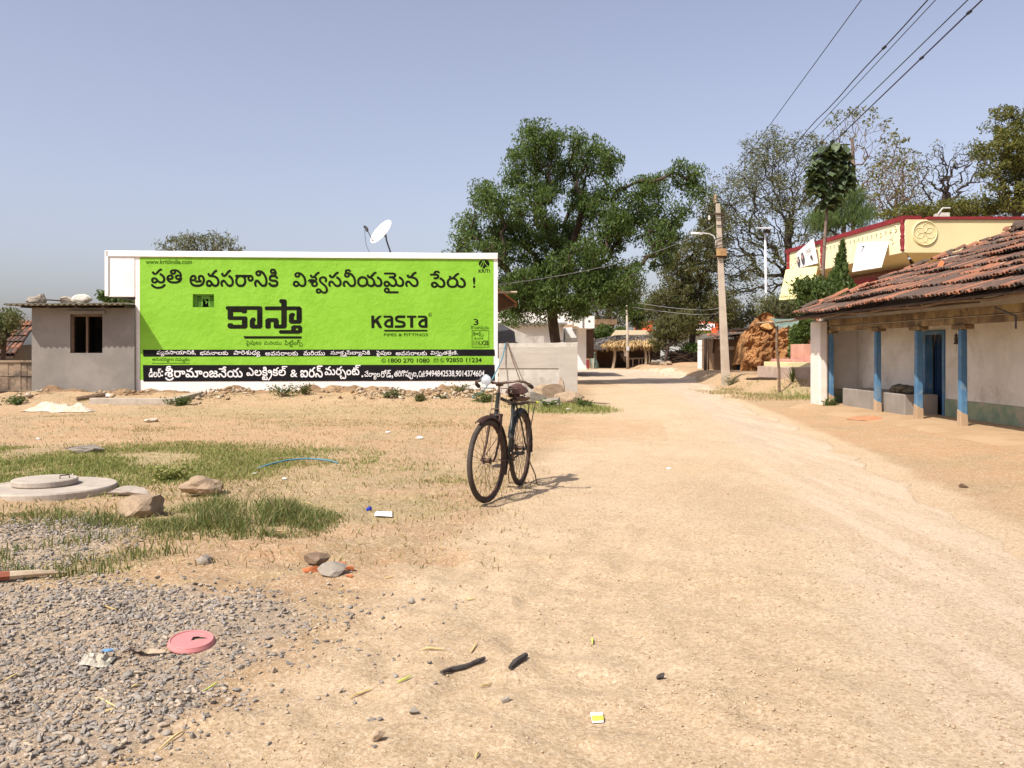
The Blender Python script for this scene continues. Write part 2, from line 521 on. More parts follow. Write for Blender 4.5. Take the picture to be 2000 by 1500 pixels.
M['orange'] = surf('orange_paint', (0.70, 0.13, 0.045), (0.60, 0.10, 0.04), bstr=0)
M['paper'] = surf('white_paper', (0.82, 0.80, 0.78), (0.78, 0.76, 0.74), bstr=0)
M['pinkplastic'] = surf('pink_plastic', (0.55, 0.215, 0.205), (0.49, 0.185, 0.175), rough=0.45, dirt=(0.52, 0.26, 0.2), dscale=9, damt=0.4, bstr=0)
M['blackrubber'] = surf('charred_black', (0.045, 0.04, 0.038), (0.075, 0.064, 0.056), scale=20, bstr=0.6, bscale=60)
M['yellowplastic'] = surf('yellow_wrapper', (0.75, 0.72, 0.08), (0.72, 0.68, 0.06), rough=0.35, bstr=0)
M['bluehose'] = surf('blue_hose', (0.07, 0.21, 0.29), (0.09, 0.25, 0.31), rough=0.45, bstr=0)
M['bluebit'] = surf('blue_plastic', (0.02, 0.03, 0.30), (0.025, 0.04, 0.34), rough=0.4, bstr=0)
M['brick'] = surf('broken_brick', (0.52, 0.17, 0.065), (0.42, 0.13, 0.05), scale=12, bstr=0.6, bscale=40)
M['earth'] = surf('brown_clod', (0.20, 0.135, 0.085), (0.15, 0.10, 0.065), scale=12, bstr=0.6, bscale=40)
M['clear'] = surf('dusty_clear_plastic', (0.42, 0.38, 0.29), (0.34, 0.30, 0.24), rough=0.3, bstr=0.3, bscale=60)
M['pod'] = surf('dry_pod', (0.60, 0.45, 0.20), (0.50, 0.37, 0.16), scale=20, bstr=0.2)
M['pod_green'] = surf('yellow_green_leaf', (0.52, 0.55, 0.10), (0.45, 0.48, 0.09), scale=20, bstr=0.2)
M['thatch'] = isle('straw_thatch', [(0.42, 0.28, 0.12), (0.56, 0.38, 0.17), (0.34, 0.23, 0.11), (0.60, 0.44, 0.22)], 0.9)
M['thatch_old'] = isle('old_grey_thatch', [(0.12, 0.105, 0.095), (0.18, 0.155, 0.135), (0.085, 0.075, 0.07), (0.21, 0.175, 0.14)], 0.9)
M['leaf_neem'] = isle('neem_leaves', [(0.034, 0.056, 0.014), (0.056, 0.09, 0.02), (0.08, 0.12, 0.026), (0.105, 0.145, 0.034)], 0.5, trans=0.28, patch=(0.07, 0.115, 0.026), pscale=0.9)
M['leaf_dull'] = isle('hazed_dull_leaves', [(0.07, 0.08, 0.034), (0.10, 0.11, 0.045), (0.13, 0.13, 0.055), (0.135, 0.115, 0.06)], 0.65, trans=0.22)  # dull tones lightened, so distance haze is put into the leaf colour
M['leaf_brown'] = isle('brownish_leaves', [(0.062, 0.068, 0.022), (0.09, 0.09, 0.028), (0.105, 0.086, 0.032), (0.058, 0.076, 0.022)], 0.65, trans=0.22)
M['leaf_yellow'] = isle('yellowing_leaves', [(0.075, 0.085, 0.02), (0.11, 0.11, 0.025), (0.16, 0.14, 0.03), (0.07, 0.08, 0.02)], 0.65, trans=0.25)
M['leaf_bright'] = isle('bright_leaves', [(0.04, 0.066, 0.015), (0.062, 0.095, 0.021), (0.092, 0.125, 0.03)], 0.5, trans=0.25)
M['leaf_teak'] = isle('teak_leaves', [(0.046, 0.068, 0.034), (0.068, 0.096, 0.044), (0.105, 0.135, 0.068)], 0.5, trans=0.15)
M['leaf_willow'] = isle('feathery_leaves', [(0.055, 0.095, 0.025), (0.08, 0.125, 0.03), (0.10, 0.14, 0.04)], 0.6, trans=0.25)
M['leaf_haze'] = isle('hazed_far_leaves', [(0.10, 0.115, 0.06), (0.13, 0.135, 0.075), (0.15, 0.14, 0.085)], 0.8, trans=0.2)  # pale greyish tones carry the haze of distance in the colour
M['grass'] = isle('green_grass', [(0.13, 0.17, 0.04), (0.19, 0.225, 0.055), (0.26, 0.26, 0.08), (0.36, 0.30, 0.13)], 0.7, trans=0.25)
M['grass_tall'] = isle('tall_grass', [(0.065, 0.095, 0.024), (0.10, 0.135, 0.034), (0.15, 0.165, 0.05), (0.29, 0.24, 0.105), (0.11, 0.10, 0.04)], 0.7, trans=0.25)
M['grass_dry'] = isle('dry_grass', [(0.35, 0.255, 0.11), (0.29, 0.215, 0.095), (0.21, 0.195, 0.07), (0.42, 0.32, 0.16)], 0.8, trans=0.2)
M['gravel'] = isle('grey_gravel', [(0.18, 0.16, 0.138), (0.235, 0.21, 0.182), (0.29, 0.255, 0.215), (0.40, 0.32, 0.235), (0.205, 0.175, 0.145), (0.26, 0.232, 0.20)], 0.85, bstr=0.5)
M['pebble'] = isle('dusty_pebbles', [(0.44, 0.31, 0.19), (0.48, 0.35, 0.225), (0.32, 0.23, 0.145), (0.52, 0.40, 0.27), (0.40, 0.29, 0.18)], 0.9)
M['rubble'] = isle('rubble_bits', [(0.30, 0.19, 0.10), (0.40, 0.31, 0.21), (0.22, 0.13, 0.07), (0.50, 0.42, 0.32), (0.20, 0.15, 0.105)], 0.9)
M['tile'] = None

# Telugu letter outlines (font units / 4) and the words set from them
TELUGU_OUTLINES = (
((65,90,-8,0,-7,-4,-6,-6,-11,-13,-4,-4,-4,0,-3,1,-5,10,-10,-4,3,-7,3,-5,5,-4,7,-1,8,2,7,5,15,18,4,2,7,1),(58,62,-2,0,-4,-9,12,-8,7,-9,3,-7,0,-6,-1,-7,-2,-4,-6,-3,-5,0,-5,1,-6,4,-11,13,-6,5,-5,3,-9,0,-5,-2,-4,-2,-3,-5,-2,-4,1,-12,2,-4,4,-4,7,-3,10,0,6,3,6,6,11,-8,6,-1,8,0,8,2,7,6,3,6,1,7,0,10,-1,6,-5,10,-4,4,-7,7),(24,26,4,-3,6,-7,-3,-4,-3,-2,-3,-2,-5,0,-3,2,-2,2,-1,8,3,5),),
((-8,-6,-1,0,-9,-10,-5,-4,-7,-3,-8,-2,-14,0,-11,4,-8,5,-9,10,-8,-6,10,-11,11,-8,16,-4,13,0,16,4,7,4,7,6,7,9),),
((53,86,-15,-1,-8,-4,-4,-4,-1,-4,0,-5,1,-4,3,-5,5,-3,6,-1,6,0,5,2,5,5,2,6,0,8,7,-2,6,-4,7,-8,3,-5,1,-6,-11,2,-6,-1,-5,-2,-3,-2,-2,-5,-1,-10,4,-7,6,-4,8,-1,10,3,0,-1,-4,-5,-5,-4,-12,-5,-19,0,-8,1,-8,2,-6,4,-4,6,6,-1,8,0,8,4,4,3,1,4,1,10,-4,6,-6,4,-8,1,-8,-2,-8,-5,-4,-6,-2,-9,1,-8,4,-9,5,-5,8,-6,9,-3,9,-1,13,-1,9,1,10,3,6,3,8,5,3,6,3,6,1,9,-2,10,1,13,-2,6,-4,8,-4,5,-8,7,-9,4),(48,77,1,-7,-2,-4,-5,-2,-6,2,-2,4,2,5,5,2),(74,44,6,-2,2,-4,1,-2,-3,-3,-4,-3,-4,0,-4,0,-4,4,0,6,4,3),(28,44,4,-1,2,-3,0,-4,-3,-4,-3,-2,-6,0,-8,2,1,5,3,4,5,3),),
((74,62,-6,0,-5,-2,-3,-2,-4,-4,-1,-6,0,-4,2,-6,4,-5,-1,-1,-21,0,5,8,1,8,-2,7,-6,6,-5,1,-8,0,-5,-1,-5,-4,-7,-8,-3,-13,2,-12,6,-12,4,-4,8,-5,6,-2,12,-2,14,0,11,1,8,3,9,5,6,7,4,9,2,10,-1,8,-2,8,-5,6,-7,5),(30,53,3,-2,1,-3,0,-4,-2,-4,-2,-1,-6,-1,-4,1,-5,2,1,5,4,5,4,2),(76,53,4,-2,2,-4,2,-6,1,-5,-1,-9,-3,-7,-5,-5,-4,-2,-12,-4,-20,0,-6,1,-8,4,-5,4,-4,4,-2,9,11,-2,12,3,0,-9,38,0,0,9,-8,5,-2,3,-1,5,1,4,2,3,4,1),),
((70,90,-8,0,-6,-4,-5,-4,-14,-16,-4,-3,-4,0,-2,1,-5,10,-10,-4,5,-10,6,-6,28,-3,8,-3,7,-5,5,-7,3,-8,0,-8,-3,-7,-3,-3,-3,-1,-10,0,-5,3,-12,15,-6,5,-5,3,-9,0,-5,-2,-4,-2,-3,-5,-2,-4,1,-12,2,-4,4,-5,7,-2,10,0,6,3,6,6,7,-6,5,-2,6,-1,7,0,9,3,6,6,3,7,2,9,-1,8,-4,11,-6,7,-9,6,-18,6,13,15,4,3,7,1),(24,26,4,-3,6,-7,-3,-4,-3,-2,-3,-2,-5,0,-3,2,-2,2,-1,8,3,5),),
((65,90,-8,0,-7,-4,-6,-6,-11,-13,-5,-4,-3,0,-3,1,-5,10,-9,-3,-1,-2,3,-7,4,-5,6,-3,6,-1,7,2,7,5,15,17,4,3,7,1),(57,62,-2,0,-4,-9,12,-8,7,-9,2,-6,1,-6,-1,-6,-2,-5,-7,-4,-5,0,-5,1,-6,4,-16,19,-7,3,-7,0,-5,-2,-3,-3,-3,-4,-2,-5,0,-12,6,-11,9,3,-4,9,-1,7,2,5,4,3,6,-2,15,-18,5,-4,5,-2,8,-2,9,2,5,2,5,5,4,7,1,7,0,9,-2,7,-4,8,-4,6,-8,6),),
((94,62,-88,0,-1,-8,9,-2,-5,-7,-3,-9,0,-12,3,-10,8,-9,8,-5,6,-1,16,0,8,3,5,3,4,4,4,7,2,7,1,7,-2,12,-3,5,-4,5,1,1,19,0,-1,-12,1,-5,3,-4,5,-3,5,-1,7,0,5,2,5,4,3,5,0,7,-1,6,-3,4,-4,4,-6,2),(99,53,5,-3,2,-6,-1,-4,-2,-2,-5,-2,-6,2,-2,4,0,3,3,8),(43,53,9,-4,6,-7,2,-10,-1,-10,-4,-6,-5,-5,-8,-2,-11,0,-5,2,-4,3,-4,6,-2,10,1,8,3,7,6,5,7,3),),
((37,87,-12,0,-9,-5,-3,-4,-1,-4,0,-5,2,-5,3,-4,4,-2,5,-1,7,0,5,2,5,4,2,5,0,7,8,-5,10,-11,7,-15,3,-15,-2,-13,-2,-4,-4,-3,-5,0,-6,0,-7,6,-16,18,-7,3,-6,0,-8,-4,-5,-7,-1,-9,1,-9,5,-8,9,3,-4,9,-1,7,3,6,5,2,4,-3,14,-16,6,-5,10,-3,12,1,5,2,4,3,3,6,2,6,1,10,0,9,-4,15,-7,13,-9,12,-11,7,-7,3),(35,78,1,-6,-2,-5,-5,-2,-6,2,-2,5,2,4,5,3),),
((32,96,-8,0,-7,-3,-4,-7,0,-7,3,-6,7,-3,10,0,8,4,0,-6,-4,-4,-5,-1,-7,0,-8,2,-3,-5,-5,-4,-3,-5,-1,-5,0,-6,3,-6,7,-4,8,-2,18,-2,6,-2,3,-4,0,-5,-2,-3,-4,-2,-13,-1,-11,2,-4,4,-3,6,-10,-2,-1,-1,5,-10,7,-5,9,-4,13,-1,12,2,8,4,4,6,1,9,-2,9,-7,5,-9,3,-22,2,-3,2,-2,2,-1,4,3,4,4,2,6,1,9,0,6,-2,4,-3,3,-6,10,3,-5,10,-8,5,3,8,1,6,-1,5,-2,7,-6,7),(32,88,4,-1,3,-3,0,-2,-1,-1,-4,-3,-5,-1,-4,1,-3,2,-1,3,2,3,4,2),),
((37,88,-11,-1,-9,-5,-4,-8,0,-4,2,-6,3,-4,5,-3,5,0,6,0,5,1,5,5,2,5,1,7,6,-4,11,-11,7,-16,3,-14,-2,-14,-2,-4,-4,-3,-6,0,-5,0,-5,3,-12,15,-6,5,-5,3,-8,0,-9,-3,-4,-6,-2,-8,1,-10,6,-6,7,-3,6,-1,6,2,5,3,5,5,7,-6,6,-3,9,-1,8,2,5,3,4,4,4,9,1,18,-4,18,-7,13,-9,11,-12,8,-6,2),(36,79,1,-7,-2,-5,-5,-2,-6,2,-1,5,1,4,5,3),(24,26,4,-3,6,-7,-3,-4,-3,-2,-3,-2,-5,0,-3,2,-2,2,-1,8,3,5),),
((74,90,-7,0,-7,-4,-5,-4,-13,-16,-5,-3,-3,0,-3,1,-4,10,-10,-4,3,-8,5,-6,7,-3,9,1,6,-1,3,-3,1,-4,-4,-5,-9,3,-10,1,-11,-1,-6,-3,-5,-5,-2,-6,0,-7,2,-8,9,3,-1,9,1,3,3,3,6,2,13,0,1,-1,-8,-8,-4,-7,0,-7,3,-7,6,-5,8,-2,9,1,8,5,4,6,1,10,-3,8,-7,8,5,6,1,8,-3,6,-7,6,14,15,4,3,6,1),(48,29,6,-7,1,-6,-1,-4,-2,-2,-3,-2,-9,1,-3,4,0,6,4,5),),
((32,62,-13,-1,-8,-4,-6,-8,-1,-6,0,-6,2,-6,4,-6,26,-23,7,-9,4,-10,-1,-9,-2,-4,-3,-2,-5,-1,-5,0,-6,4,-10,11,-6,4,-6,2,-8,0,-7,-5,-2,-4,-1,-5,2,-9,3,-4,4,-2,6,-1,7,1,5,2,5,5,10,-7,6,-1,7,0,6,2,4,3,6,8,1,5,0,9,-2,7,-3,6,-10,13,-22,18,-4,5,-2,5,0,6,4,5,6,3,10,-1,5,-3,2,-6,0,-5,-2,-8,6,-4,2,1,3,5,2,6,0,6,-2,6,-2,4,-4,4,-6,3),(3,-21,4,-2,3,-4,-5,-6,-7,0,-3,3,0,5,3,4),),
((39,106,-11,0,-5,-3,-4,-3,-2,-7,1,-9,-5,-7,-1,-6,1,-5,2,-4,5,-4,5,-1,7,0,6,2,5,4,2,5,0,7,7,-4,11,-12,7,-14,3,-13,-1,-14,-3,-5,-4,-3,-4,-1,-6,0,-6,4,-14,17,-4,3,-7,3,-9,-1,-4,-2,-4,-4,-3,-8,0,-11,3,-8,3,-3,9,3,-3,7,-2,8,1,6,4,3,4,0,3,-2,18,-21,5,-3,6,-1,9,0,9,3,5,5,4,9,1,13,-2,15,-4,13,-5,8,-9,11,-11,7,-12,4,-12,1,-1,1,0,5,5,4,7,-1,5,-5,9,3,-2,4,-4,4),(35,78,1,-6,-2,-5,-5,-2,-6,2,-2,5,2,4,5,3),),
((119,90,-7,0,-7,-4,-7,-6,-11,-13,-5,-4,-3,0,-3,1,-4,10,-10,-4,3,-8,4,-6,5,-2,7,-1,7,-4,6,-5,5,-6,2,-6,1,-8,-1,-8,-4,-5,-4,-2,-8,0,-5,2,-5,3,-6,7,1,9,-1,7,-3,9,-3,6,-7,5,-7,4,-13,2,-11,-2,-5,-3,-8,-6,-4,-6,-3,-10,0,-10,1,-8,5,-8,9,-8,6,-2,9,-2,8,1,10,3,6,4,5,5,10,-8,10,-4,11,0,5,2,6,4,3,4,9,-7,9,-3,12,0,7,3,4,4,4,5,2,6,0,7,-1,12,-4,8,-5,6,-8,7,-9,5,-1,0,-4,-8,1,-2,10,-6,5,-5,4,-8,2,-5,-1,-9,-3,-7,-5,-3,-7,0,-9,3,-8,8,0,10,-4,10,-6,9,-10,9,16,19,4,3,7,1),(42,52,8,-3,6,-7,3,-8,-1,-11,-3,-7,-6,-5,-8,-2,-11,0,-5,2,-4,3,-4,6,-2,10,1,8,3,6,6,6,7,2),),
((62,85,-52,0,-2,-1,0,-7,2,-1,50,0,7,-2,1,-6,-2,-4,-6,-1,-22,0,-1,-9,1,-1,12,0,3,-1,8,-5,7,-6,4,-7,2,-6,0,-8,-3,-7,-3,-3,-3,-1,-6,0,-4,1,-6,4,-12,14,-4,4,-7,3,-8,0,-8,-3,-5,-8,-1,-9,3,-9,6,-6,9,-2,6,1,4,2,8,7,9,-7,8,-2,8,0,6,1,6,4,4,5,8,-7,9,-3,12,0,7,3,5,3,3,5,2,9,0,13,-3,9,-3,5,-4,5,-7,6,-9,5,-1,0,-4,-9,10,-7,7,-6,4,-10,0,-10,-3,-7,-5,-4,-8,0,-8,3,-8,8,-1,11,-3,10,-6,7,-6,6,5,4,4,5,1,6,-1,7,-2,3,-4,3),(25,25,5,-3,3,-6,-2,-4,-3,-3,-8,-1,-3,2,-2,2,-1,8,1,3,3,2),(26,-8,-7,0,-5,-1,-4,-4,-3,-5,-1,-6,1,-6,4,-4,4,-3,6,-2,13,-1,58,0,1,1,0,8,-1,1,-54,0,1,8,-1,7,-5,5),(25,-16,4,-2,1,-4,0,-5,-3,-3,-8,1,-3,2,-1,3,0,3,2,3,3,2),),
((70,90,-7,0,-8,-4,-6,-5,-12,-15,-4,-3,-4,0,-2,1,-5,10,-10,-4,4,-10,6,-5,5,-2,13,0,9,-2,9,-3,7,-5,5,-7,2,-7,1,-9,-3,-7,-3,-3,-4,-1,-5,0,-5,1,-6,4,-16,19,-7,3,-7,0,-5,-2,-3,-3,-3,-4,-2,-5,0,-12,6,-11,9,3,-4,9,-1,7,2,5,4,3,6,-2,15,-18,5,-4,5,-2,8,-2,9,2,5,2,6,5,3,8,1,9,0,7,-5,12,-4,6,-6,5,-11,5,-10,3,13,15,10,4),),
((37,104,-8,-1,-7,-4,-3,-5,-1,-8,-20,-1,1,-9,32,0,4,-1,3,-2,1,-5,-3,-4,-3,-1,-15,-1,1,-9,14,0,7,2,5,3,3,6,1,8,-3,8,-6,4,-11,1,-1,2,1,5,5,3,7,0,4,-5,9,2,-2,4,-4,5,-4,2),(58,62,-2,0,-4,-9,12,-8,7,-9,3,-7,0,-6,-1,-7,-2,-4,-6,-3,-5,0,-5,1,-6,4,-11,13,-6,5,-5,3,-9,0,-5,-2,-4,-2,-3,-5,-2,-4,1,-12,2,-4,4,-4,7,-3,10,0,6,3,6,6,11,-8,6,-1,8,0,8,2,7,6,3,6,1,7,0,10,-1,6,-5,10,-4,4,-7,7),(24,26,4,-3,6,-7,-3,-4,-3,-2,-3,-2,-5,0,-3,2,-2,2,-1,8,3,5),),
((73,90,-8,0,-6,-4,-5,-4,-14,-16,-4,-3,-4,0,-2,1,-5,10,-9,-4,1,-4,3,-7,-8,-7,-4,-6,-3,-10,-1,-8,2,-8,2,-6,5,-7,6,-4,12,-4,15,0,7,3,5,3,8,8,4,12,0,9,-2,8,-6,10,-4,4,-9,5,14,16,4,3,7,1),(42,53,9,-4,6,-7,2,-10,-1,-10,-4,-6,-5,-5,-8,-2,-11,0,-5,2,-4,3,-4,6,-2,10,1,8,3,7,6,5,7,3),),
((12,62,-1,0,-4,-9,11,-7,7,-9,3,-11,-1,-10,-2,-4,-4,-3,-10,0,-8,4,-9,9,-5,-8,3,-5,8,-7,8,-3,7,-1,7,1,5,2,6,5,3,4,2,6,1,10,-2,10,-5,10,-7,8),),
((32,85,-33,0,-1,-8,1,-1,31,0,6,-1,3,-5,-1,-5,-5,-2,-14,0,-1,-9,2,-1,17,1,6,2,4,4,2,6,0,7,-2,5,-3,4,-5,2),(57,62,-4,-9,13,-9,4,-5,3,-6,1,-13,-3,-7,-6,-4,-6,0,-4,1,-6,4,-12,14,-4,4,-7,3,-8,0,-6,-2,-4,-3,-2,-4,-2,-5,0,-6,1,-6,2,-4,4,-3,7,-3,10,0,6,3,6,6,11,-8,6,-1,7,0,10,3,5,5,3,5,2,8,0,10,-2,8,-4,8,-6,7,-7,6),(25,25,5,-3,3,-6,-2,-4,-3,-3,-8,-1,-3,2,-2,2,-1,8,1,3,3,2),(29,-8,-8,0,-4,-1,-4,-3,-3,-3,-1,-4,0,-8,2,-5,4,-4,6,-2,10,-2,48,0,1,1,0,8,-1,1,-39,0,2,8,-2,7,-5,5),(27,-16,4,-2,2,-4,-1,-5,-2,-3,-9,1,-2,2,-1,3,0,3,2,3,3,2),),
((65,90,-7,0,-8,-4,-7,-7,-9,-11,-5,-5,-4,0,-3,1,-5,10,-10,-4,2,-7,5,-6,5,-3,7,-1,6,2,8,6,15,16,4,3,7,1),(90,62,-4,-9,9,-6,7,-7,5,-9,2,-8,1,-7,-1,-9,-3,-6,-5,-5,-7,-3,-10,-1,-9,1,-10,5,0,1,9,3,4,4,3,4,3,7,0,13,-3,11,-6,9,-8,7,-10,5,-4,-9,13,-10,5,-6,2,-4,1,-13,-3,-7,-6,-4,-6,0,-4,1,-6,4,-12,14,-4,4,-7,3,-8,0,-8,-3,-5,-8,-1,-9,3,-9,4,-4,3,-2,11,-1,7,2,9,7,20,-18,6,-4,10,-3,17,-1,6,2,6,3,8,6,5,10,1,13,-1,13,-5,12,-7,9,-6,6),(25,25,5,-3,3,-6,-2,-4,-3,-3,-8,-1,-3,2,-2,2,-1,8,1,3,3,2),),
((30,62,-7,0,-7,-3,-6,-6,-4,-8,-2,-9,1,-9,3,-9,4,-8,10,-7,15,-4,15,0,8,1,7,3,6,3,5,6,5,8,1,11,0,7,-2,6,-4,6,-6,7,-9,5,-2,0,-4,-9,10,-6,5,-8,1,-5,0,-6,0,-4,-4,-6,-3,-4,-7,-3,-7,-2,-9,0,-8,0,-7,3,-4,2,-5,4,-3,7,-1,7,9,-3,9,1,8,5,3,7,1,8,-3,6,-5,5),(30,53,3,-2,1,-3,0,-4,-2,-4,-3,-1,-5,-1,-5,1,-4,2,1,5,4,5,4,2),),
((70,90,-8,0,-6,-4,-5,-4,-14,-16,-4,-3,-4,0,-2,1,-5,10,-10,-4,5,-10,6,-6,28,-3,8,-3,7,-5,5,-7,3,-8,0,-8,-3,-7,-3,-3,-3,-1,-10,0,-5,3,-12,15,-6,5,-5,3,-9,0,-5,-2,-4,-2,-3,-5,-2,-4,1,-12,2,-4,4,-5,7,-2,10,0,6,3,6,6,7,-6,5,-2,6,-1,7,0,9,3,7,7,12,-9,12,-1,6,0,6,2,5,4,3,5,2,7,1,7,-2,12,-7,12,-10,10,-9,4,-4,-8,14,-11,4,-6,3,-8,0,-9,-3,-7,-4,-4,-7,0,-9,3,-9,8,-1,10,-2,7,-3,7,-4,5,-11,8,-17,5,13,15,4,3,7,1),(24,26,4,-3,6,-7,-3,-4,-3,-2,-3,-2,-5,0,-3,2,-2,2,-1,8,3,5),),
((41,85,-6,0,-9,-1,-5,-2,-4,-4,-2,-4,-1,-7,1,-5,2,-5,-5,-5,-4,-6,-3,-10,0,-13,1,-5,4,-8,9,-8,12,-3,15,0,7,3,5,3,8,9,4,11,-1,12,-3,9,-4,7,-1,11,-2,8,-3,4,-6,5),(38,76,5,-2,4,-3,3,-5,1,-6,-13,3,-12,-1,-2,6,2,5,5,2),(42,53,9,-4,6,-7,2,-10,-1,-10,-4,-6,-5,-5,-8,-2,-11,0,-5,2,-4,3,-4,6,-2,10,1,8,3,7,6,5,7,3),),
((31,96,-9,0,-8,-3,-4,-7,0,-7,3,-5,5,-3,6,-2,6,1,9,3,-1,-4,-3,-4,-4,-2,-7,0,-10,2,-3,-7,1,-1,10,-3,11,0,9,4,4,5,1,5,1,6,-2,11,-6,8),(30,88,3,-2,3,-3,-1,-3,-4,-2,-5,-1,-4,1,-2,1,-1,4,1,3,5,2),(58,62,-1,0,-5,-9,13,-8,6,-9,3,-7,0,-6,-1,-7,-2,-4,-7,-3,-5,0,-4,1,-6,3,-16,18,-6,4,-9,0,-5,-2,-4,-2,-3,-4,-2,-6,0,-10,3,-6,4,-3,7,-3,10,0,6,3,6,6,11,-8,6,-1,6,0,10,2,6,6,3,5,2,7,0,10,-1,7,-4,8,-4,6,-8,7),(24,25,5,-2,4,-7,-2,-4,-3,-3,-8,-1,-5,4,-1,8,4,5),(45,2,-9,-1,-1,-15,1,-2,10,1),),
((70,96,-8,0,-8,-3,-4,-7,0,-7,4,-6,7,-3,10,0,8,4,-1,-6,-3,-4,-6,-1,-6,0,-9,2,-3,-7,13,-5,8,-6,4,-6,3,-5,2,-8,0,-8,-1,-5,-5,-5,-6,-1,-4,0,-4,1,-3,4,-4,9,-8,0,-1,-1,-4,-8,-5,-5,-10,0,-7,4,-3,8,-1,11,11,-3,10,1,5,2,3,4,4,8,0,6,-3,6,-4,4,-6,2,0,16,-10,0,-1,-1,0,-15,-8,-5,-5,-5,-4,-8,-2,-9,0,-12,3,-10,5,-8,5,-4,9,-2,10,0,6,3,7,6,4,-5,5,-3,7,-1,7,0,9,3,4,4,3,4,3,11,-1,14,-4,10,-9,11,4,3,4,4,2,5,0,11,-2,7,-4,5,-7,4),(69,88,4,-1,3,-3,1,-2,-2,-1,-3,-3,-6,-1,-4,1,-2,2,-1,3,2,3,3,2),(33,53,3,-2,2,-3,-1,-4,-2,-4,-5,-2,-5,0,-8,4,2,4,4,5,5,2),),
((-45,-8,-6,0,-6,-2,-5,-4,-3,-5,-2,-6,0,-8,2,-5,4,-6,5,-3,6,-1,9,1,6,5,6,-4,6,-2,7,0,7,4,3,4,1,4,0,7,-1,6,-3,5,-5,4,-10,6,-4,-7,8,-5,5,-5,1,-7,-2,-6,-3,-2,-6,1,-4,2,-2,5,-1,0,-7,0,-3,-6,-4,-2,-5,0,-4,2,-3,4,0,5,8,-1,6,1,5,2,3,5,0,6,-1,3,-4,4),(-47,-15,2,-1,1,-2,-1,-4,-7,-1,-5,1,1,3,3,3),),
((33,54,-11,-2,-8,-5,-7,-7,-3,-10,0,-10,5,-11,8,-7,10,-3,10,0,10,3,3,3,6,7,3,9,0,11,-3,8,-3,4,-8,7),(33,44,8,-2,3,-4,4,-6,1,-6,-1,-7,-4,-6,-5,-3,-7,-2,-7,1,-6,5,-3,6,-2,6,2,8,4,6,5,3),),
((74,104,-47,0,-7,-2,-5,-6,-1,-5,0,-5,2,-3,4,-5,-4,-4,-1,-4,0,-6,3,-6,-6,-6,-4,-6,-2,-5,-1,-9,0,-8,2,-10,7,-15,11,5,-6,10,-3,7,0,11,1,8,3,6,3,3,5,3,7,1,7,0,6,-3,4,-2,3,-6,2,-9,0,-11,-3,-8,-6,-10,10,-5,2,3,5,12,3,12,0,12,-4,10,-4,6,-7,5,-10,3,-14,1,-3,1,-1,4,1,3,4,3,22,0,1,9,-25,1,-3,2,-1,4,2,4,4,1,43,0,1,1),),
((4,62,-2,0,-4,-8,11,-8,10,-9,8,-11,7,-12,5,-12,1,-7,0,-16,-2,-5,-3,-4,-5,-3,-5,0,-6,3,-12,13,-5,3,-6,2,-7,0,-6,-3,-3,-5,-2,-6,2,-9,3,-8,9,3,-3,8,-1,6,2,4,4,1,5,-2,12,-13,6,-4,8,-2,11,1,7,5,5,7,1,6,1,9,0,10,-4,16,-7,14,-9,14,-11,11),),
((33,62,-12,0,-10,-5,-3,-3,-3,-5,-1,-6,0,-6,2,-6,4,-6,24,-22,9,-9,3,-8,1,-10,-4,-8,-9,-5,-14,-2,-10,2,-3,3,0,5,19,11,3,5,0,8,-4,6,-6,3,-11,0,-8,-3,-5,-6,1,-6,1,-4,8,2,0,6,3,2,8,0,3,-3,-1,-5,-17,-9,-2,-3,-2,-5,0,-6,3,-6,7,-4,7,-2,18,0,12,5,9,7,4,11,-1,14,-5,12,-8,9,-23,19,-6,9,0,7,4,5,6,3,9,0,5,-4,3,-5,0,-6,-2,-8,6,-4,2,1,3,5,2,6,-2,11,-2,5,-4,4,-5,3),),
((36,88,-2,0,-4,-9,15,-8,10,-8,-42,-1,-1,-9,51,0,6,-10,3,-8,1,-10,-1,-9,-3,-4,-3,-2,-5,-1,-6,0,-6,4,-14,16,-4,4,-7,3,-9,-1,-4,-2,-4,-4,-3,-8,0,-11,6,-11,9,3,-4,9,-1,7,2,5,4,3,6,-2,14,-18,9,-6,7,-1,8,0,7,2,5,3,5,7,2,13,-1,12,-6,16,1,1,17,0,-2,-8,1,-7,3,-6,6,-3,7,-2,6,1,6,3,4,4,2,6,-1,9,-2,5,-5,4,-6,3,-8,1,-35,0,-17,15),(108,53,6,-2,3,-4,0,-7,-1,-2,-3,-2,-7,1,-4,4,-1,3,2,5,2,4),),
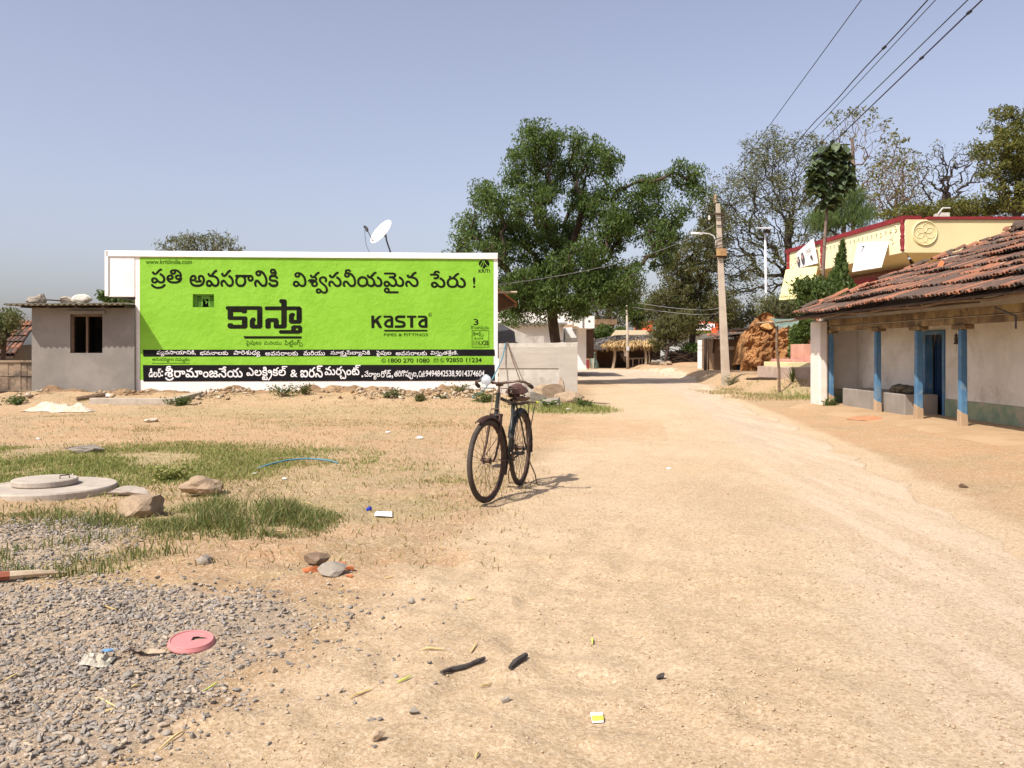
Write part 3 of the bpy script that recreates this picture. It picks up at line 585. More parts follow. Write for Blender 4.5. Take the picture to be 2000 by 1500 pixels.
((119,90,-7,0,-7,-4,-7,-6,-11,-13,-5,-4,-3,0,-3,1,-4,10,-10,-4,3,-8,4,-6,5,-2,7,-1,7,-4,6,-5,5,-6,2,-6,1,-8,-1,-8,-4,-5,-4,-2,-8,0,-5,2,-5,3,-6,7,1,9,-1,7,-3,9,-3,6,-7,5,-7,4,-13,2,-11,-2,-5,-3,-8,-6,-4,-6,-3,-10,0,-10,1,-8,5,-8,9,-8,12,-3,11,0,7,1,8,5,6,6,10,-8,9,-4,10,0,7,2,6,4,3,4,13,-9,9,-2,9,1,6,3,6,6,4,8,0,8,0,8,-2,6,-4,6,-7,8,0,1,23,0,-2,-9,1,-6,3,-6,5,-3,6,-1,7,0,7,3,5,7,1,10,-3,7,-7,5,-12,3,-48,-1,-5,-9,11,-7,6,-7,4,-11,0,-8,-3,-8,-6,-3,-8,0,-9,4,-6,7,0,10,-4,12,-6,8,-10,8,16,19,4,3,7,1),(182,53,6,-3,2,-7,-3,-5,-5,-2,-4,1,-3,1,-1,4,0,4,2,6),(42,52,8,-3,6,-7,3,-8,-1,-11,-3,-7,-6,-5,-8,-2,-11,0,-5,2,-4,3,-4,6,-2,10,1,8,3,6,6,6,7,2),),
((23,14,-12,0,-5,-30,6,0,2,1,8,22,2,5),),
((98,90,-8,0,-6,-4,-7,-6,-11,-13,-4,-4,-4,0,-3,1,-5,10,-9,-4,2,-7,4,-6,4,-2,7,-2,7,-4,6,-6,5,-5,2,-5,1,-8,-1,-7,-2,-6,-6,-3,-9,0,-7,5,-2,9,-9,0,-1,-1,-3,-8,-5,-4,-10,-1,-6,2,-2,5,1,5,5,4,18,9,3,4,2,6,-1,8,-4,6,-9,4,-10,0,-8,-2,-6,-5,-3,-8,2,-9,2,0,8,2,-1,5,1,4,2,2,4,2,6,0,4,-1,2,-3,0,-5,-2,-4,-18,-8,-7,-7,-2,-5,0,-6,2,-6,3,-4,7,-4,9,-2,12,3,9,8,7,-7,9,-3,11,1,8,4,4,6,2,5,1,9,0,8,-2,7,-4,6,-12,13,17,19,5,3,6,1),(51,2,-9,-1,0,-17,10,1),),
((108,62,-96,0,0,-8,1,-1,34,0,12,-5,6,-5,4,-5,3,-8,1,-6,-1,-8,-3,-4,-5,-3,-7,0,-8,4,-14,16,-4,4,-7,3,-10,-1,-7,-6,-3,-8,0,-11,5,-11,2,0,8,3,-4,9,-1,7,2,6,5,2,5,-2,14,-18,9,-6,7,-1,8,0,7,2,5,3,3,4,3,7,1,13,-1,6,-3,8,-9,11,25,0,-2,-7,0,-6,2,-5,3,-4,5,-2,5,-1,7,0,5,2,4,2,3,6,1,6,-1,6,-2,5,-4,4,-5,2),(109,53,6,-2,3,-4,0,-7,-1,-2,-3,-2,-7,1,-4,4,-1,3,2,5,2,4),),
((69,90,-7,0,-7,-4,-7,-6,-11,-13,-5,-4,-3,0,-3,1,-4,10,-10,-4,3,-10,-5,-4,-4,-6,-1,-7,2,-8,5,-4,5,-2,28,-4,5,-3,1,-4,-2,-5,-3,-3,-6,-1,-8,0,-7,0,-5,2,-4,4,-3,6,-10,-2,0,-2,2,-6,6,-7,12,-5,13,-1,13,3,6,3,3,4,3,6,0,6,-1,6,-4,5,-10,4,-26,3,-4,3,-1,5,2,3,3,2,5,2,9,0,6,-1,4,-2,6,-8,10,3,-1,5,-4,5,-9,7,14,16,3,2,7,1),),
((36,88,-2,0,-3,-8,16,-10,9,-7,-43,-1,-1,-8,52,-1,5,-7,4,-10,1,-10,-1,-10,-3,-4,-5,-3,-5,0,-5,0,-5,4,-12,14,-6,5,-7,3,-8,0,-5,-2,-4,-3,-4,-9,0,-6,1,-7,3,-4,4,-3,6,-2,10,0,6,3,6,6,9,-7,8,-2,11,0,9,5,3,4,3,5,2,12,-2,12,-5,16,16,0,-2,-7,1,-8,3,-6,6,-3,5,-2,8,1,6,3,4,4,2,6,-1,9,-2,5,-5,4,-5,2,-8,2,-35,0,-17,16),(110,53,6,-4,2,-5,-2,-6,-6,-2,-6,2,-3,6,3,8),(24,26,4,-3,6,-7,-3,-4,-3,-2,-3,-2,-5,0,-3,2,-2,2,-1,8,3,5),),
((81,90,-9,0,-6,-4,-6,-6,-11,-13,-5,-4,-4,0,-3,1,-4,10,-10,-4,4,-10,-9,-6,-5,-5,-6,-10,-2,-8,0,-12,2,-8,3,-6,4,-3,8,-3,10,0,7,4,5,5,8,-7,11,-3,9,2,7,6,3,5,2,9,0,11,-2,8,-6,10,-5,5,-6,4,-8,3,14,16,3,3,7,1),(47,53,9,-2,5,-1,6,-5,3,-5,2,-5,1,-9,0,-7,-2,-6,-6,-4,-7,0,-4,3,-2,2,-3,9,-9,0,-1,-1,-2,-7,-4,-5,-7,-1,-6,1,-4,5,-1,6,0,10,3,9,5,6,6,4,8,3),(48,2,-9,-1,0,-17,11,1),),
((60,62,-49,0,-4,-9,12,-8,6,-9,3,-10,-1,-10,-2,-4,-3,-2,-6,-1,-5,0,-8,3,-9,10,-5,-8,0,-1,11,-10,9,-4,13,0,6,2,5,5,3,4,2,6,1,12,-4,12,-6,8,-4,4,1,1,23,0,-2,-7,0,-6,2,-5,3,-4,4,-2,6,-1,7,0,5,2,5,5,2,4,1,7,-2,6,-2,4,-5,4,-5,2),(65,53,6,-3,1,-6,0,-4,-2,-2,-6,-2,-6,2,-2,4,0,3,3,8),),
((-26,-8,-2,0,-3,-7,7,-5,6,-5,1,-7,-1,-4,-1,-2,-5,-2,-5,1,-15,13,-5,2,-4,1,-6,-2,-5,-4,-2,-6,2,-7,4,-4,6,-2,8,1,7,5,8,-5,9,-1,2,-6,4,-3,8,-1,5,1,4,3,-5,5,-6,-1,-2,1,-1,2,0,2,3,4,2,6,0,6,-1,6,-7,8),(-50,-31,3,-2,2,-4,-4,-3,-5,0,-3,2,0,4,3,3),),
((24,54,-5,-8,10,-6,5,-7,2,-8,0,-6,-3,-8,-9,-14,-11,-6,-7,-8,-3,-8,0,-10,3,-9,7,-7,5,-3,8,-2,12,0,9,2,8,3,5,4,5,4,-8,6,-7,-6,-8,-3,-8,-1,-8,0,-9,4,-4,6,-1,7,0,6,3,5,4,4,0,-7,3,-6,4,-5,6,-2,8,0,5,2,5,5,2,7,-1,7,-3,5,-5,4,-7,2,7,12,3,10,1,7,-2,9,-4,7,-5,5),(34,-11,6,-2,2,-4,0,-6,-5,-3,-6,0,-3,5,0,5,2,4),),
((39,104,-10,-1,-7,-4,-3,-5,-1,-8,-20,-1,1,-9,32,0,4,-1,3,-2,1,-5,-3,-4,-18,-2,1,-9,13,0,7,2,6,3,3,4,1,10,-3,7,-6,5,-11,1,-1,2,1,5,5,3,7,0,4,-5,9,2,-1,3,-5,5,-3,3),(57,62,-2,0,-4,-9,12,-8,7,-9,2,-6,1,-6,-1,-6,-2,-5,-7,-4,-5,0,-5,1,-6,4,-16,19,-7,3,-7,0,-5,-2,-3,-3,-3,-4,-2,-5,0,-12,6,-11,9,3,-4,9,-1,7,2,5,4,3,6,-2,15,-18,5,-4,5,-2,8,-2,9,2,5,2,5,5,4,7,1,7,0,9,-2,7,-4,8,-4,6,-8,6),),
((107,62,-101,0,0,-9,11,-1,-7,-8,-4,-10,-1,-15,3,-9,3,-4,3,-4,8,-3,8,0,6,1,4,4,4,4,6,-6,6,-3,11,0,7,2,4,3,4,6,2,6,1,8,-1,8,-2,8,-2,5,-6,8,21,0,-2,-9,1,-6,4,-6,6,-4,5,-1,7,1,6,3,4,4,2,5,0,6,-1,4,-2,5,-7,6),(112,53,5,-3,2,-7,-3,-5,-5,-2,-4,1,-2,1,-2,4,0,4,3,6),(52,53,11,-4,5,-5,3,-5,3,-8,0,-7,-1,-8,-2,-4,-5,-3,-6,0,-5,3,-3,2,-2,9,-9,0,-1,-1,-2,-7,-4,-5,-7,-1,-6,1,-4,6,-1,10,1,10,4,7,7,6,6,3,9,1),),
((4,62,-2,0,-5,-8,12,-8,10,-10,8,-10,7,-12,5,-18,0,-16,-2,-5,-3,-6,-8,-6,-11,-2,-8,0,-6,2,-3,2,-3,4,11,-1,8,3,5,6,1,7,-2,7,-3,4,-7,3,-7,0,-8,-3,-6,-6,-3,-8,0,-8,3,-9,3,-4,6,-4,10,-4,12,0,13,4,7,4,4,4,5,8,2,6,1,9,-1,10,-4,16,-10,20,-14,15),(6,-10,3,-2,1,-2,1,-4,-2,-3,-3,-2,-5,-1,-8,2,1,5,3,4,4,3),),
((-16,-8,-9,0,-7,-5,-3,-8,1,-9,-42,0,-1,-9,1,-1,53,0,7,1,6,2,4,4,3,4,1,5,0,5,-4,7,-4,3),(-16,-16,3,-2,2,-2,-1,-6,-4,-3,-7,-1,-3,5,1,5,3,3),),
((91,90,-7,0,-8,-4,-6,-6,-11,-14,-5,-3,-4,0,-2,1,-4,10,-10,-4,4,-10,6,-5,4,-2,11,0,9,-1,-7,-3,-5,-5,-2,-7,1,-7,3,-5,8,-4,7,0,9,3,-4,-6,-8,-6,-15,-3,-19,0,-13,5,-5,4,-2,4,9,-1,10,2,7,6,2,9,-1,6,-5,6,-6,3,-8,0,-6,-2,-6,-3,-4,-6,-3,-6,-1,-6,1,-8,4,-8,4,-5,7,-4,11,-5,9,-1,12,-1,10,1,10,3,6,3,8,5,4,8,3,8,0,8,-2,8,-3,6,-4,4,-7,5,-10,4,14,16,4,3,7,1),(74,44,6,-2,2,-4,1,-2,-3,-3,-4,-3,-4,0,-4,0,-4,4,0,6,4,3),(28,44,4,-1,2,-3,0,-4,-3,-4,-3,-2,-6,0,-8,2,1,5,3,4,5,3),),
((53,104,-8,-1,-7,-4,-3,-4,-1,-9,-28,0,-1,-2,1,-8,41,0,5,-1,2,-3,0,-5,-2,-3,-5,-1,-12,-1,-1,0,0,-9,12,0,4,-3,1,-4,-3,-5,-16,4,-15,-1,-4,-2,-5,-4,-2,-3,-2,-5,0,-8,2,-6,1,-1,9,3,-2,10,1,3,3,3,9,1,11,-1,-10,-11,-2,-9,1,-5,3,-5,4,-3,7,-2,10,0,5,2,6,5,3,6,0,8,-1,4,-4,7,-5,5,5,8,1,6,-2,6,3,4,2,4,1,5,-1,5,-2,5,-3,3,-6,3,-8,1,-1,3,2,5,5,2,6,-1,4,-5,9,2,-2,4,-4,5,-4,2),(48,29,6,-7,1,-6,-1,-4,-2,-2,-3,-2,-9,1,-3,4,0,6,4,5),),
((-3,-6,-2,0,-4,-8,-5,-6,-6,-4,-8,-1,-8,0,-7,4,-6,6,-5,9,-8,-4,6,-12,8,-8,10,-5,13,0,12,3,10,8,7,14),),
((75,96,-8,0,-7,-3,-4,-6,-1,-7,3,-6,8,-4,10,0,8,3,0,-5,-4,-3,-8,-2,-12,2,-4,-9,-3,-4,-10,8,-11,2,-10,0,-5,-1,-5,-3,-4,-4,-2,-4,-1,-8,3,-6,6,-6,-8,-6,-1,-4,-1,-6,3,-8,6,-5,10,-2,10,0,8,4,7,7,-7,7,-7,-7,-6,-2,-8,1,-4,3,-1,6,3,6,5,1,14,1,1,0,-1,9,-15,1,-4,2,-1,3,-1,5,2,3,4,3,5,1,9,-1,4,-2,4,-4,5,-6,8,0,4,7,6,5,8,0,5,-2,4,-4,3,-5,1,-7,0,-6,-5,3,-6,2,-7,0,-7,-3,-5,-4,-2,-4,-1,-6,1,-6,2,-6,3,-2,5,-3,6,-1,7,1,5,1,6,4,4,4,4,13,1,15,-4,12,-8,10,4,4,2,6,0,6,0,6,-2,6,-5,6,-5,3),(75,88,6,-4,1,-1,-1,-1,-3,-3,-4,-1,-5,0,-4,1,-1,4,2,3,4,2),(77,24,4,-2,5,-4,1,-2,-2,-2,-2,-4,-4,-2,-6,0,-4,1,-4,5,1,6,5,4),),
((18,16,-6,-2,-3,-5,1,-7,2,-2,4,-1,3,0,3,1,2,6,-1,6),),
((104,62,-10,0,-3,-2,2,-7,11,0,4,-3,1,-4,-1,-2,-7,-3,-9,1,-7,3,-1,7,-3,4,-4,4,-6,2,-9,0,-6,-1,2,-9,10,1,4,-1,1,-2,1,-4,-2,-3,-6,-2,-10,1,-8,4,-3,2,-4,9,-7,4,-14,1,-8,-2,-5,-4,-2,-6,0,-7,1,-5,10,2,-1,8,5,4,6,1,5,-1,3,-2,1,-4,-1,-4,-3,-2,-17,-8,-6,-6,-2,-4,-1,-6,2,-8,7,-7,8,-2,8,0,6,1,6,3,5,5,7,-6,7,-3,10,0,8,2,6,5,2,8,0,10,-4,7,-9,-3,3,-8,0,-5,-3,-4,-4,-2,-8,0,-6,3,-2,3,-3,8,-9,0,-4,-9,-4,-4,-4,-1,-8,0,-4,1,-2,4,0,5,4,5,16,8,8,6,8,-5,10,-2,9,1,9,5,8,-4,8,-1,8,0,6,1,7,7,2,4,0,7,-2,5,-3,3,-4,2),),
((-9,-8,-8,0,0,-8,-2,-1,-5,0,-5,6,-7,3,-9,-1,-7,-5,-5,4,-5,2,-7,0,-5,-2,-3,-2,-2,-4,0,-5,2,-4,7,1,1,6,4,2,6,-1,4,-5,7,0,4,5,6,1,5,-3,1,-5,0,-6,-2,-2,-7,4,-9,3,-10,0,-5,-2,-5,-2,-2,-4,-1,-5,2,-4,4,-4,9,-2,12,0,10,4,1,-4,-1,-6,7,-1,2,7,-2,9,5,7,1,7,22,1,1,0,0,7,-9,1,1,8),(-50,-33,6,-1,4,-3,0,-1,-3,-1,-7,-2,-7,0,-5,1,-2,2,0,3,3,2),),
((6,62,-5,-8,10,-6,5,-7,2,-8,0,-6,-3,-8,-9,-14,-11,-6,-7,-8,-3,-8,0,-10,3,-9,7,-7,5,-3,8,-2,12,0,9,2,8,3,5,4,5,4,-8,6,-7,-6,-8,-3,-8,-1,-8,0,-9,4,-4,6,-1,7,0,6,3,5,4,4,0,-7,2,-6,5,-5,6,-2,8,0,5,2,5,5,2,7,-1,7,-3,5,-5,4,-7,2,6,12,4,10,1,7,-3,9,-3,7,-5,5),(16,-3,6,-2,2,-4,0,-6,-5,-3,-6,1,-3,4,0,5,2,4),),
((53,108,-8,0,-4,-1,-6,-5,-3,-6,1,-6,-4,-5,0,-5,1,-6,5,-4,6,-1,7,0,4,1,5,3,1,-3,-1,-3,-3,-3,-6,-1,-7,0,-8,2,-2,-5,-12,-5,-5,-5,-4,-5,-3,-7,-3,-14,3,-13,4,-7,8,-5,8,-1,7,2,5,3,5,5,6,-5,6,-3,8,-1,9,0,10,4,3,3,2,4,1,8,-2,8,-7,5,-8,2,-9,-1,-5,-4,-4,-6,0,-10,-3,3,-2,7,-1,1,-9,0,-3,-10,-6,-4,-4,0,-5,1,-3,2,-2,4,-1,9,1,10,5,9,6,4,8,4,15,1,12,-2,12,-6,6,7,-5,4,-11,5,3,7,0,6,-1,8,-4,6,-4,3,-5,2,-12,1,2,4,5,2,6,0,5,-5,9,2,-1,3,-5,5),(46,86,6,-2,3,-2,0,-2,-7,-4,-6,0,-3,2,-1,3,1,3,2,1),(73,23,3,-1,2,-2,1,-4,-1,-4,-2,-2,-4,-2,-7,0,-2,6,1,6,4,3),),
((73,104,-47,0,-8,-2,-4,-6,-2,-5,1,-5,2,-3,4,-5,-4,-5,-2,-5,1,-6,3,-5,-5,-5,-4,-6,-3,-10,-1,-8,2,-8,2,-7,5,-6,7,-5,10,-3,8,-1,10,2,6,2,8,6,4,6,3,8,1,8,-2,13,-5,8,-4,4,-11,6,-20,2,-4,3,1,5,4,3,22,0,1,9,-25,1,-4,3,1,5,2,2,4,1,42,0,1,1),(42,53,9,-4,6,-7,2,-10,-1,-10,-4,-6,-5,-5,-8,-2,-11,0,-5,2,-4,3,-4,6,-2,10,1,8,3,7,6,5,7,3),),
((35,103,-10,-2,-4,-2,-3,-3,-2,-7,2,-8,-4,-4,-2,-4,-1,-5,1,-5,3,-5,4,-3,5,-2,9,0,5,2,4,5,2,4,0,8,1,1,6,-5,3,-4,1,-6,-2,-8,-3,-6,-3,-3,-9,3,-10,1,-8,-1,-7,-2,-4,-3,-3,-4,-2,-5,0,-7,3,-8,8,2,1,1,-2,6,0,4,3,5,4,2,6,0,11,-1,0,-1,-6,-5,-4,-6,-2,-6,1,-6,3,-6,5,-4,6,-1,10,0,9,4,3,3,2,5,0,7,-1,6,-5,8,-4,4,6,8,3,4,1,6,0,8,-4,10,-8,7,-11,4,-15,1,-1,6,2,3,3,1,7,0,5,-5,9,2,-2,4,-4,5,-4,2),(34,75,1,-5,-1,-6,-5,-2,-6,1,-2,5,1,4,5,3),(48,29,6,-7,1,-6,-1,-4,-2,-2,-3,-2,-9,1,-3,4,0,6,4,5),),
((70,90,-8,0,-6,-4,-5,-4,-14,-16,-4,-3,-4,0,-2,1,-5,10,-10,-4,5,-10,6,-6,28,-3,8,-3,7,-5,5,-7,3,-8,0,-8,-3,-7,-3,-3,-3,-1,-10,0,-5,3,-12,15,-6,5,-5,3,-9,0,-5,-2,-4,-3,-3,-4,-2,-5,0,-6,1,-7,3,-4,4,-3,6,-2,10,0,6,3,6,6,7,-6,5,-2,6,-1,7,0,9,3,7,7,8,-7,9,-3,12,0,7,2,5,5,3,5,2,7,1,8,-3,12,-4,7,-7,7,1,1,23,0,-2,-7,0,-8,4,-6,6,-4,5,-1,7,1,7,3,3,4,2,7,0,8,-4,6,-6,5,-11,2,-49,-1,-4,-9,11,-7,5,-7,4,-8,1,-10,-2,-7,-4,-4,-8,-1,-9,2,-9,9,-1,10,-2,7,-6,11,-11,9,-8,3,-10,2,13,15,4,3,7,1),(154,53,6,-4,1,-5,-2,-6,-6,-2,-6,2,-2,6,3,8),(24,26,4,-3,6,-7,-3,-4,-3,-2,-3,-2,-5,0,-3,2,-2,2,-1,8,3,5),),
((69,62,-9,0,-3,0,-1,-2,2,-8,10,1,4,-1,1,-2,1,-4,-1,-2,-7,-3,-10,1,-8,4,-3,2,-4,9,-7,5,-7,1,-9,-1,-5,-2,-5,-3,-3,-5,-1,-4,1,-6,2,-4,9,2,-1,5,0,3,5,4,6,1,4,-1,4,-2,1,-4,-1,-4,-2,-2,-18,-8,-7,-7,-2,-5,0,-6,2,-6,3,-5,8,-4,13,0,8,2,8,7,9,-7,5,-2,7,-1,9,2,6,4,4,6,1,6,-1,8,-4,7,-9,-3,3,-8,0,-5,-3,-4,-4,-2,-8,0,-5,3,-3,3,-3,8,-9,0,-4,-9,-6,-5,-10,0,-4,2,-2,3,0,5,3,4,17,9,7,6,9,-5,10,-2,8,1,9,4,5,7,0,5,-1,6,-2,3,-3,3),),
((68,104,-9,-1,-7,-3,-4,-6,-1,-9,-38,0,-1,-8,2,-1,50,0,6,-2,2,-3,0,-3,-3,-4,-6,-1,-22,0,-1,-2,0,-7,1,-1,14,-1,9,-5,6,-5,4,-6,2,-7,1,-9,-2,-5,-2,-3,-4,-3,-5,0,-5,0,-6,4,-14,16,-4,4,-7,3,-8,-1,-4,-2,-4,-3,-4,-9,0,-11,6,-11,9,3,-4,9,-1,7,2,5,4,3,3,0,3,-2,16,-19,10,-6,7,-1,10,2,7,4,4,6,3,11,0,9,-1,6,-5,9,-10,9,7,4,3,4,1,6,0,6,-2,4,-4,4,-5,3,-9,1,-1,3,2,4,5,2,6,0,5,-5,8,2,-2,4,-4,5),),
((36,88,-2,0,-3,-9,12,-7,12,-9,8,-9,7,-10,4,-14,0,-9,-1,-5,-3,-4,-4,-3,-6,0,-5,0,-5,4,-12,14,-6,5,-5,3,-8,0,-9,-3,-4,-6,-2,-8,1,-10,6,-6,7,-3,6,-1,6,2,5,3,5,5,7,-6,7,-3,8,-1,8,2,8,6,5,9,1,15,-3,14,-7,14,-11,13,-14,11),(24,26,4,-3,6,-7,-3,-4,-3,-2,-3,-2,-5,0,-3,2,-2,2,-1,8,3,5),),
((25,62,-7,0,-8,-2,-6,-5,-2,-6,0,-7,2,-4,2,-4,4,-2,5,-2,8,0,6,1,7,3,1,-7,-1,-19,-2,-8,-5,-12,-11,-17,-17,-17,6,-7,13,11,13,16,9,17,4,16,2,20,-2,10,-2,8,-4,8,-4,4,-6,4),(24,53,5,-2,4,-7,-4,-3,-5,-2,-5,-1,-4,2,-3,4,1,6,5,3),),
((102,104,-43,1,-8,-2,-6,-3,-3,-5,0,-7,2,-5,4,-5,-5,-8,0,-8,3,-4,3,-2,5,-2,8,-1,7,-7,4,-10,0,-12,-3,-6,-4,-4,-7,-3,-7,-2,-9,0,-8,0,-11,5,-7,8,-2,5,0,5,11,-3,10,3,5,3,2,3,2,6,0,5,-3,7,-5,5,-7,2,-10,-2,-5,-2,-5,-6,-4,-8,-1,-7,0,-10,1,-7,3,-6,7,-8,6,-4,7,-3,8,-1,10,-1,8,1,10,3,7,4,5,4,5,8,2,8,0,10,-2,10,-5,7,-6,7,-4,2,-11,2,-2,2,-1,3,2,3,3,2,22,0,1,8,-1,1,-24,1,-3,2,-1,5,2,3,4,1,43,0,1,1),(30,53,3,-2,1,-3,0,-4,-2,-4,-3,-1,-5,-1,-5,1,-4,2,1,5,4,5,4,2),),
((63,62,-7,0,-5,-1,-5,-3,-4,-5,-5,5,-5,3,-10,2,-7,-2,-6,-3,-3,-4,-1,-6,0,-6,2,-4,8,2,1,1,-1,5,1,4,3,2,5,1,5,-1,3,-2,5,-10,9,0,1,0,3,8,4,3,6,1,6,-1,7,-7,3,-9,0,-14,-4,-9,-6,-3,-10,1,-6,4,-10,13,-6,5,-6,3,-8,0,-9,-4,-3,-3,-2,-5,-1,-7,1,-5,2,-5,3,-4,7,-3,10,0,6,3,8,6,10,-7,6,-2,4,-1,11,3,7,5,4,6,2,8,0,13,-1,9,-4,10,-5,6,-7,3),(25,26,5,-3,5,-7,-6,-7,-8,-1,-3,2,-2,2,-1,8,3,5),),
((80,105,-43,0,-8,-2,-6,-5,-2,-5,0,-6,2,-4,4,-5,-4,-4,-1,-4,0,-6,2,-5,7,-4,21,-4,11,-6,5,-5,4,-7,1,-13,-2,-5,-4,-5,-5,-1,-7,0,-6,4,-14,16,-4,4,-7,3,-9,-1,-4,-2,-4,-4,-3,-8,0,-11,6,-11,9,3,-4,9,-1,7,2,5,4,3,6,-2,15,-18,5,-4,5,-2,8,-2,9,2,5,2,6,5,3,8,1,12,-2,10,-6,10,-5,5,-10,7,-14,4,-10,0,-3,3,0,5,4,2,23,1,0,9,-24,1,-4,2,-1,4,2,4,5,1,42,0,1,1,0,7),),
((4,62,-2,-1,-4,-8,11,-7,11,-10,8,-10,7,-14,5,-17,0,-12,-1,-7,-5,-7,-7,-2,-6,2,-4,8,-8,0,-6,-8,-3,-2,-4,0,-6,3,-1,5,3,5,8,4,0,8,-24,0,-1,-8,1,0,7,-1,-3,-7,0,-7,3,-5,5,-4,7,-2,7,1,5,2,6,5,4,-5,5,-2,6,-1,7,1,5,2,4,4,4,7,2,15,-2,18,-5,15,-10,16,-13,14),),
((106,104,-47,0,-8,-3,-5,-6,-1,-5,1,-4,6,-8,-5,-8,0,-8,3,-4,3,-2,8,-3,7,-4,9,-9,3,-7,2,-7,-1,-7,-3,-7,-6,-3,-9,1,-5,4,-3,8,-2,1,-8,0,-4,-9,-6,-5,-9,0,-4,1,-3,4,-3,7,-1,11,11,-3,10,1,5,2,3,4,4,8,0,6,-3,6,-4,4,-6,2,0,16,-10,0,-1,-1,0,-15,-6,-3,-6,-5,-3,-6,-3,-9,-1,-10,1,-9,3,-9,4,-7,6,-4,9,-2,7,1,5,1,5,3,4,5,9,-7,8,-2,11,1,8,4,4,6,3,10,0,10,-3,10,-5,8,-5,6,-9,6,-5,2,-6,2,-2,4,1,4,4,2,22,0,1,9,-25,1,-3,2,-1,5,2,3,4,1,43,0,1,1),(33,53,3,-2,2,-3,-1,-4,-2,-4,-5,-2,-5,0,-8,4,2,4,4,5,5,2),),
((72,104,-8,-1,-7,-3,-3,-5,-1,-9,-39,-1,-1,-8,2,-1,51,0,6,-2,1,-4,-1,-6,-5,-1,-21,-1,-1,-8,2,-1,12,-1,9,-5,6,-6,4,-7,2,-6,0,-8,-2,-6,-2,-3,-3,-2,-9,0,-7,4,-4,10,-9,0,-3,-8,-5,-5,-6,-1,-6,0,-4,5,-1,4,0,4,2,4,3,3,8,4,0,8,-28,0,-1,-9,11,0,-5,-9,-1,-9,4,-8,6,-5,9,-2,9,0,7,4,5,6,6,-6,5,-3,6,-2,7,1,10,4,6,7,2,10,0,9,-1,6,-4,9,-10,10,5,4,3,4,1,6,-1,6,-2,5,-3,3,-6,3,-8,1,-1,3,2,5,4,2,7,-2,4,-4,9,2,-2,4,-4,5,-4,2),),
((93,106,-8,0,-8,-3,-5,-6,-1,-9,-14,-2,-4,-2,-5,-5,-6,6,-9,3,-8,-1,-5,-1,-7,-6,-2,-5,-1,-7,3,-6,4,-6,-6,-5,-3,-6,-3,-9,-1,-8,1,-6,3,-8,7,-9,9,-5,7,-1,11,0,8,1,8,5,5,4,5,8,2,8,0,9,-2,8,-6,10,-7,6,-6,3,-6,1,-15,1,-4,1,-3,4,0,4,1,3,5,3,8,0,6,-5,3,-6,8,-1,2,1,2,6,3,3,4,2,7,0,-2,-12,2,-5,2,-4,5,-3,5,-1,8,0,4,1,5,4,3,6,1,6,-1,6,-3,5,-4,3,-6,3,-7,1,-1,2,0,3,2,3,4,2,6,-1,5,-5,8,2,1,1,-6,8),(86,78,6,-4,2,-6,-1,-3,-2,-3,-6,-1,-6,2,-1,3,-1,4,3,8),(42,53,9,-4,6,-7,2,-10,-1,-10,-4,-6,-5,-5,-8,-2,-11,0,-5,2,-4,3,-4,6,-2,10,1,8,3,7,6,5,7,3),),
((83,104,-46,0,-8,-2,-4,-4,-2,-6,1,-4,2,-5,4,-5,-4,-4,-1,-4,0,-6,2,-5,-9,-5,-7,-7,-4,-8,-2,-9,0,-12,2,-7,3,-5,4,-4,7,-3,11,0,6,3,6,6,5,-4,5,-3,7,-2,10,0,9,2,6,5,3,8,-1,8,-5,7,-7,4,-10,0,-8,-4,-4,-7,0,-10,-3,4,-2,7,-9,0,-1,-1,-2,-7,-4,-5,-4,-1,-6,0,-3,1,-3,4,-2,10,0,7,4,9,5,6,6,4,10,3,14,0,10,-3,9,-5,2,1,5,7,-5,3,-14,5,-22,2,-4,3,1,5,3,2,23,1,1,9,-25,1,-3,2,-1,4,2,4,4,1,43,0,1,1),(73,23,3,-1,2,-2,1,-4,-1,-4,-2,-2,-4,-2,-7,0,-2,6,1,6,4,3),),
((80,88,-22,-1,-5,-3,-5,-5,-4,4,-6,3,-6,1,-8,0,-6,-2,-6,-5,-2,-5,0,-7,2,-6,4,-6,-8,-10,-3,-10,0,-8,3,-14,6,-15,11,5,-8,14,-1,14,2,11,4,5,4,3,9,2,10,-1,6,-4,4,-6,2,-8,0,-11,-3,-9,-6,-10,1,-1,9,-3,7,14,3,12,0,11,-2,7,-5,10,-7,5,-6,2,-6,1,-15,1,-4,1,-3,4,1,7,5,3,8,0,6,-5,3,-6,9,-1,1,1,2,6,3,3,4,2,7,0,-2,-12,1,-4,3,-4,3,-3,5,-2,11,0,6,3,4,4,2,8,-1,7,-3,5,-4,4,-6,3),(86,78,5,-4,2,-6,-1,-3,-2,-3,-6,-1,-6,2,-1,3,0,4,3,8),),
((4,62,-2,-1,-4,-8,11,-7,10,-9,9,-11,7,-12,4,-12,1,-7,0,-10,-1,-8,-2,-4,-3,-4,-4,-2,-6,0,-6,3,-10,12,-6,4,-6,2,-6,0,-6,-2,-5,-5,-1,-7,0,-6,5,-7,7,-3,10,1,4,2,6,5,6,-5,4,-2,8,-1,8,1,8,6,3,5,2,6,1,18,-3,17,-7,15,-10,13,-11,12),(-4,-21,4,-2,3,-4,-5,-6,-7,0,-4,3,0,6,3,3),),
